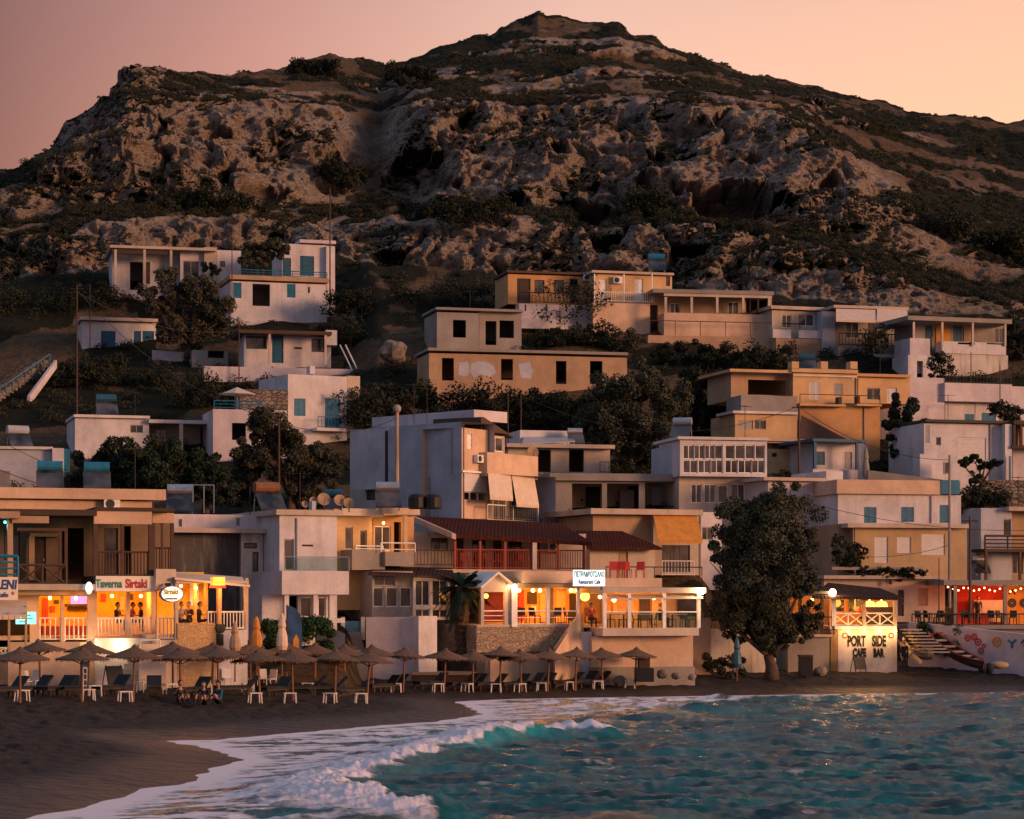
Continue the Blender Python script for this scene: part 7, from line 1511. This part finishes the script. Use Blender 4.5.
person('person in black seated at a table behind the white railing under the sign', 117, 0, yd(T, 117, .8), 'chair', 'black', 'navy', 1.2, zf + .15); person('person in a dark red top seated in the lit dining room, left of a couple', 132, 0, yd(T, 132, .9), 'chair', 'redwood', 'navy', 1.4, zf + .15); person('person in dark clothes leaning at a table, right of a couple in the dining room', 141, 0, yd(T, 141, .9), 'chair', 'black', 'navy', -1.3, zf + .15)
TT = Bld('tmp', 'x', 'x', (156, 108.5), (250, 111.5), 690); zz2 = TT.zz(190, 634, 0) + .01
for l, x, w, s_, rz in (('person in grey seated at the left of the pergola terrace', 181, .2, 'concrete', .8), ('person with dark hair seated beside the pergola post', 189, .6, 'dbrown', -.4), ('person in dark blue bending over a table on the pergola terrace', 199, .3, 'navy', 1.5)): person(l, x, 0, yd(TT, x, w), 'chair', s_, 'navy', rz, zz2 + .12)
bpy.data.objects.remove(TT.root)
person('person in red seated at the right side of the orange lit terrace', 591, 0, yd(pv2, 591, 1.5), 'chair', 'red', 'navy', .3, zp); person('person in black seated behind the glass screen of the restaurant', 660, 0, yd(pv2, 660, 1.4), 'chair', 'black', 'navy', 1.2, zp)
person('person in dark clothes standing beside the beach bar wall', 904, 671, 137.6, 'stand', 'black', 'navy', .4)
person('person in black seated inside the lit beach bar', 862, 0, yd(PS, 862, 1.2), 'chair', 'red', 'navy', .4, PS.zz(862, 626, 0) + .02); person('person at the counter of the red lit bar', 978, 0, 151.8, 'stand', 'navy', 'black', .2, HC - (625 - YH) * 149 / FOC + .02)

# ================================================================== television aerials on the roofs, pipes and outdoor units on the walls
def aerial(label, px, yb, d, h=2.2, rz=.3):
    base = P(px, yb, d); ro = empty('television_aerial', base, label, 'aerial', 'television aerials'); m_ = MB(); m_.tube([base - Vector((0, 0, .4)), base + Vector((0, 0, h))], .022, 5); m_.build('mast', M['iron'], ro)
    m_ = MB(); a = Vector((math.cos(rz), math.sin(rz), 0)); n_ = Vector((-a.y, a.x, 0)); c = base + Vector((0, 0, h - .1)); m_.tube([c - a * .6, c + a * .6], .014, 4)
    for i in range(7): q = c + a * (-.55 + i * .18); l_ = .32 - .02 * i; m_.tube([q - n_ * l_, q + n_ * l_], .009, 4)
    m_.build('antenna', M['iron'], ro)
for l, x, y, d in (('aerial on the parapet of the big white block, left of two', 414, 418, 151), ('aerial on the parapet of the big white block, right of two', 427, 418, 151), ('aerial on the white modern house roof', 300, 510, 126), ('aerial on the glazed balcony house roof', 745, 438, 160), ('aerial on the yellow house lower roof', 880, 375, 182), ('aerial on the veranda house roof', 705, 291, 219), ('aerial on the orange house roof', 540, 272, 220), ('aerial on the long bungalow roof', 150, 247, 236), ('aerial on the flat white house roof', 135, 416, 181), ('aerial on the red bar neighbour roof', 1018, 508, 166), ('aerial on the white garage house roof', 948, 421, 174), ('aerial on the porch house roof', 960, 318, 211), ('aerial on the grey ruin roof', 470, 309, 209), ('aerial on the taverna set back roof', 135, 489, 114.5)): aerial(l, x, y, d, random.uniform(1.5, 2.4), random.uniform(-.8, 1))
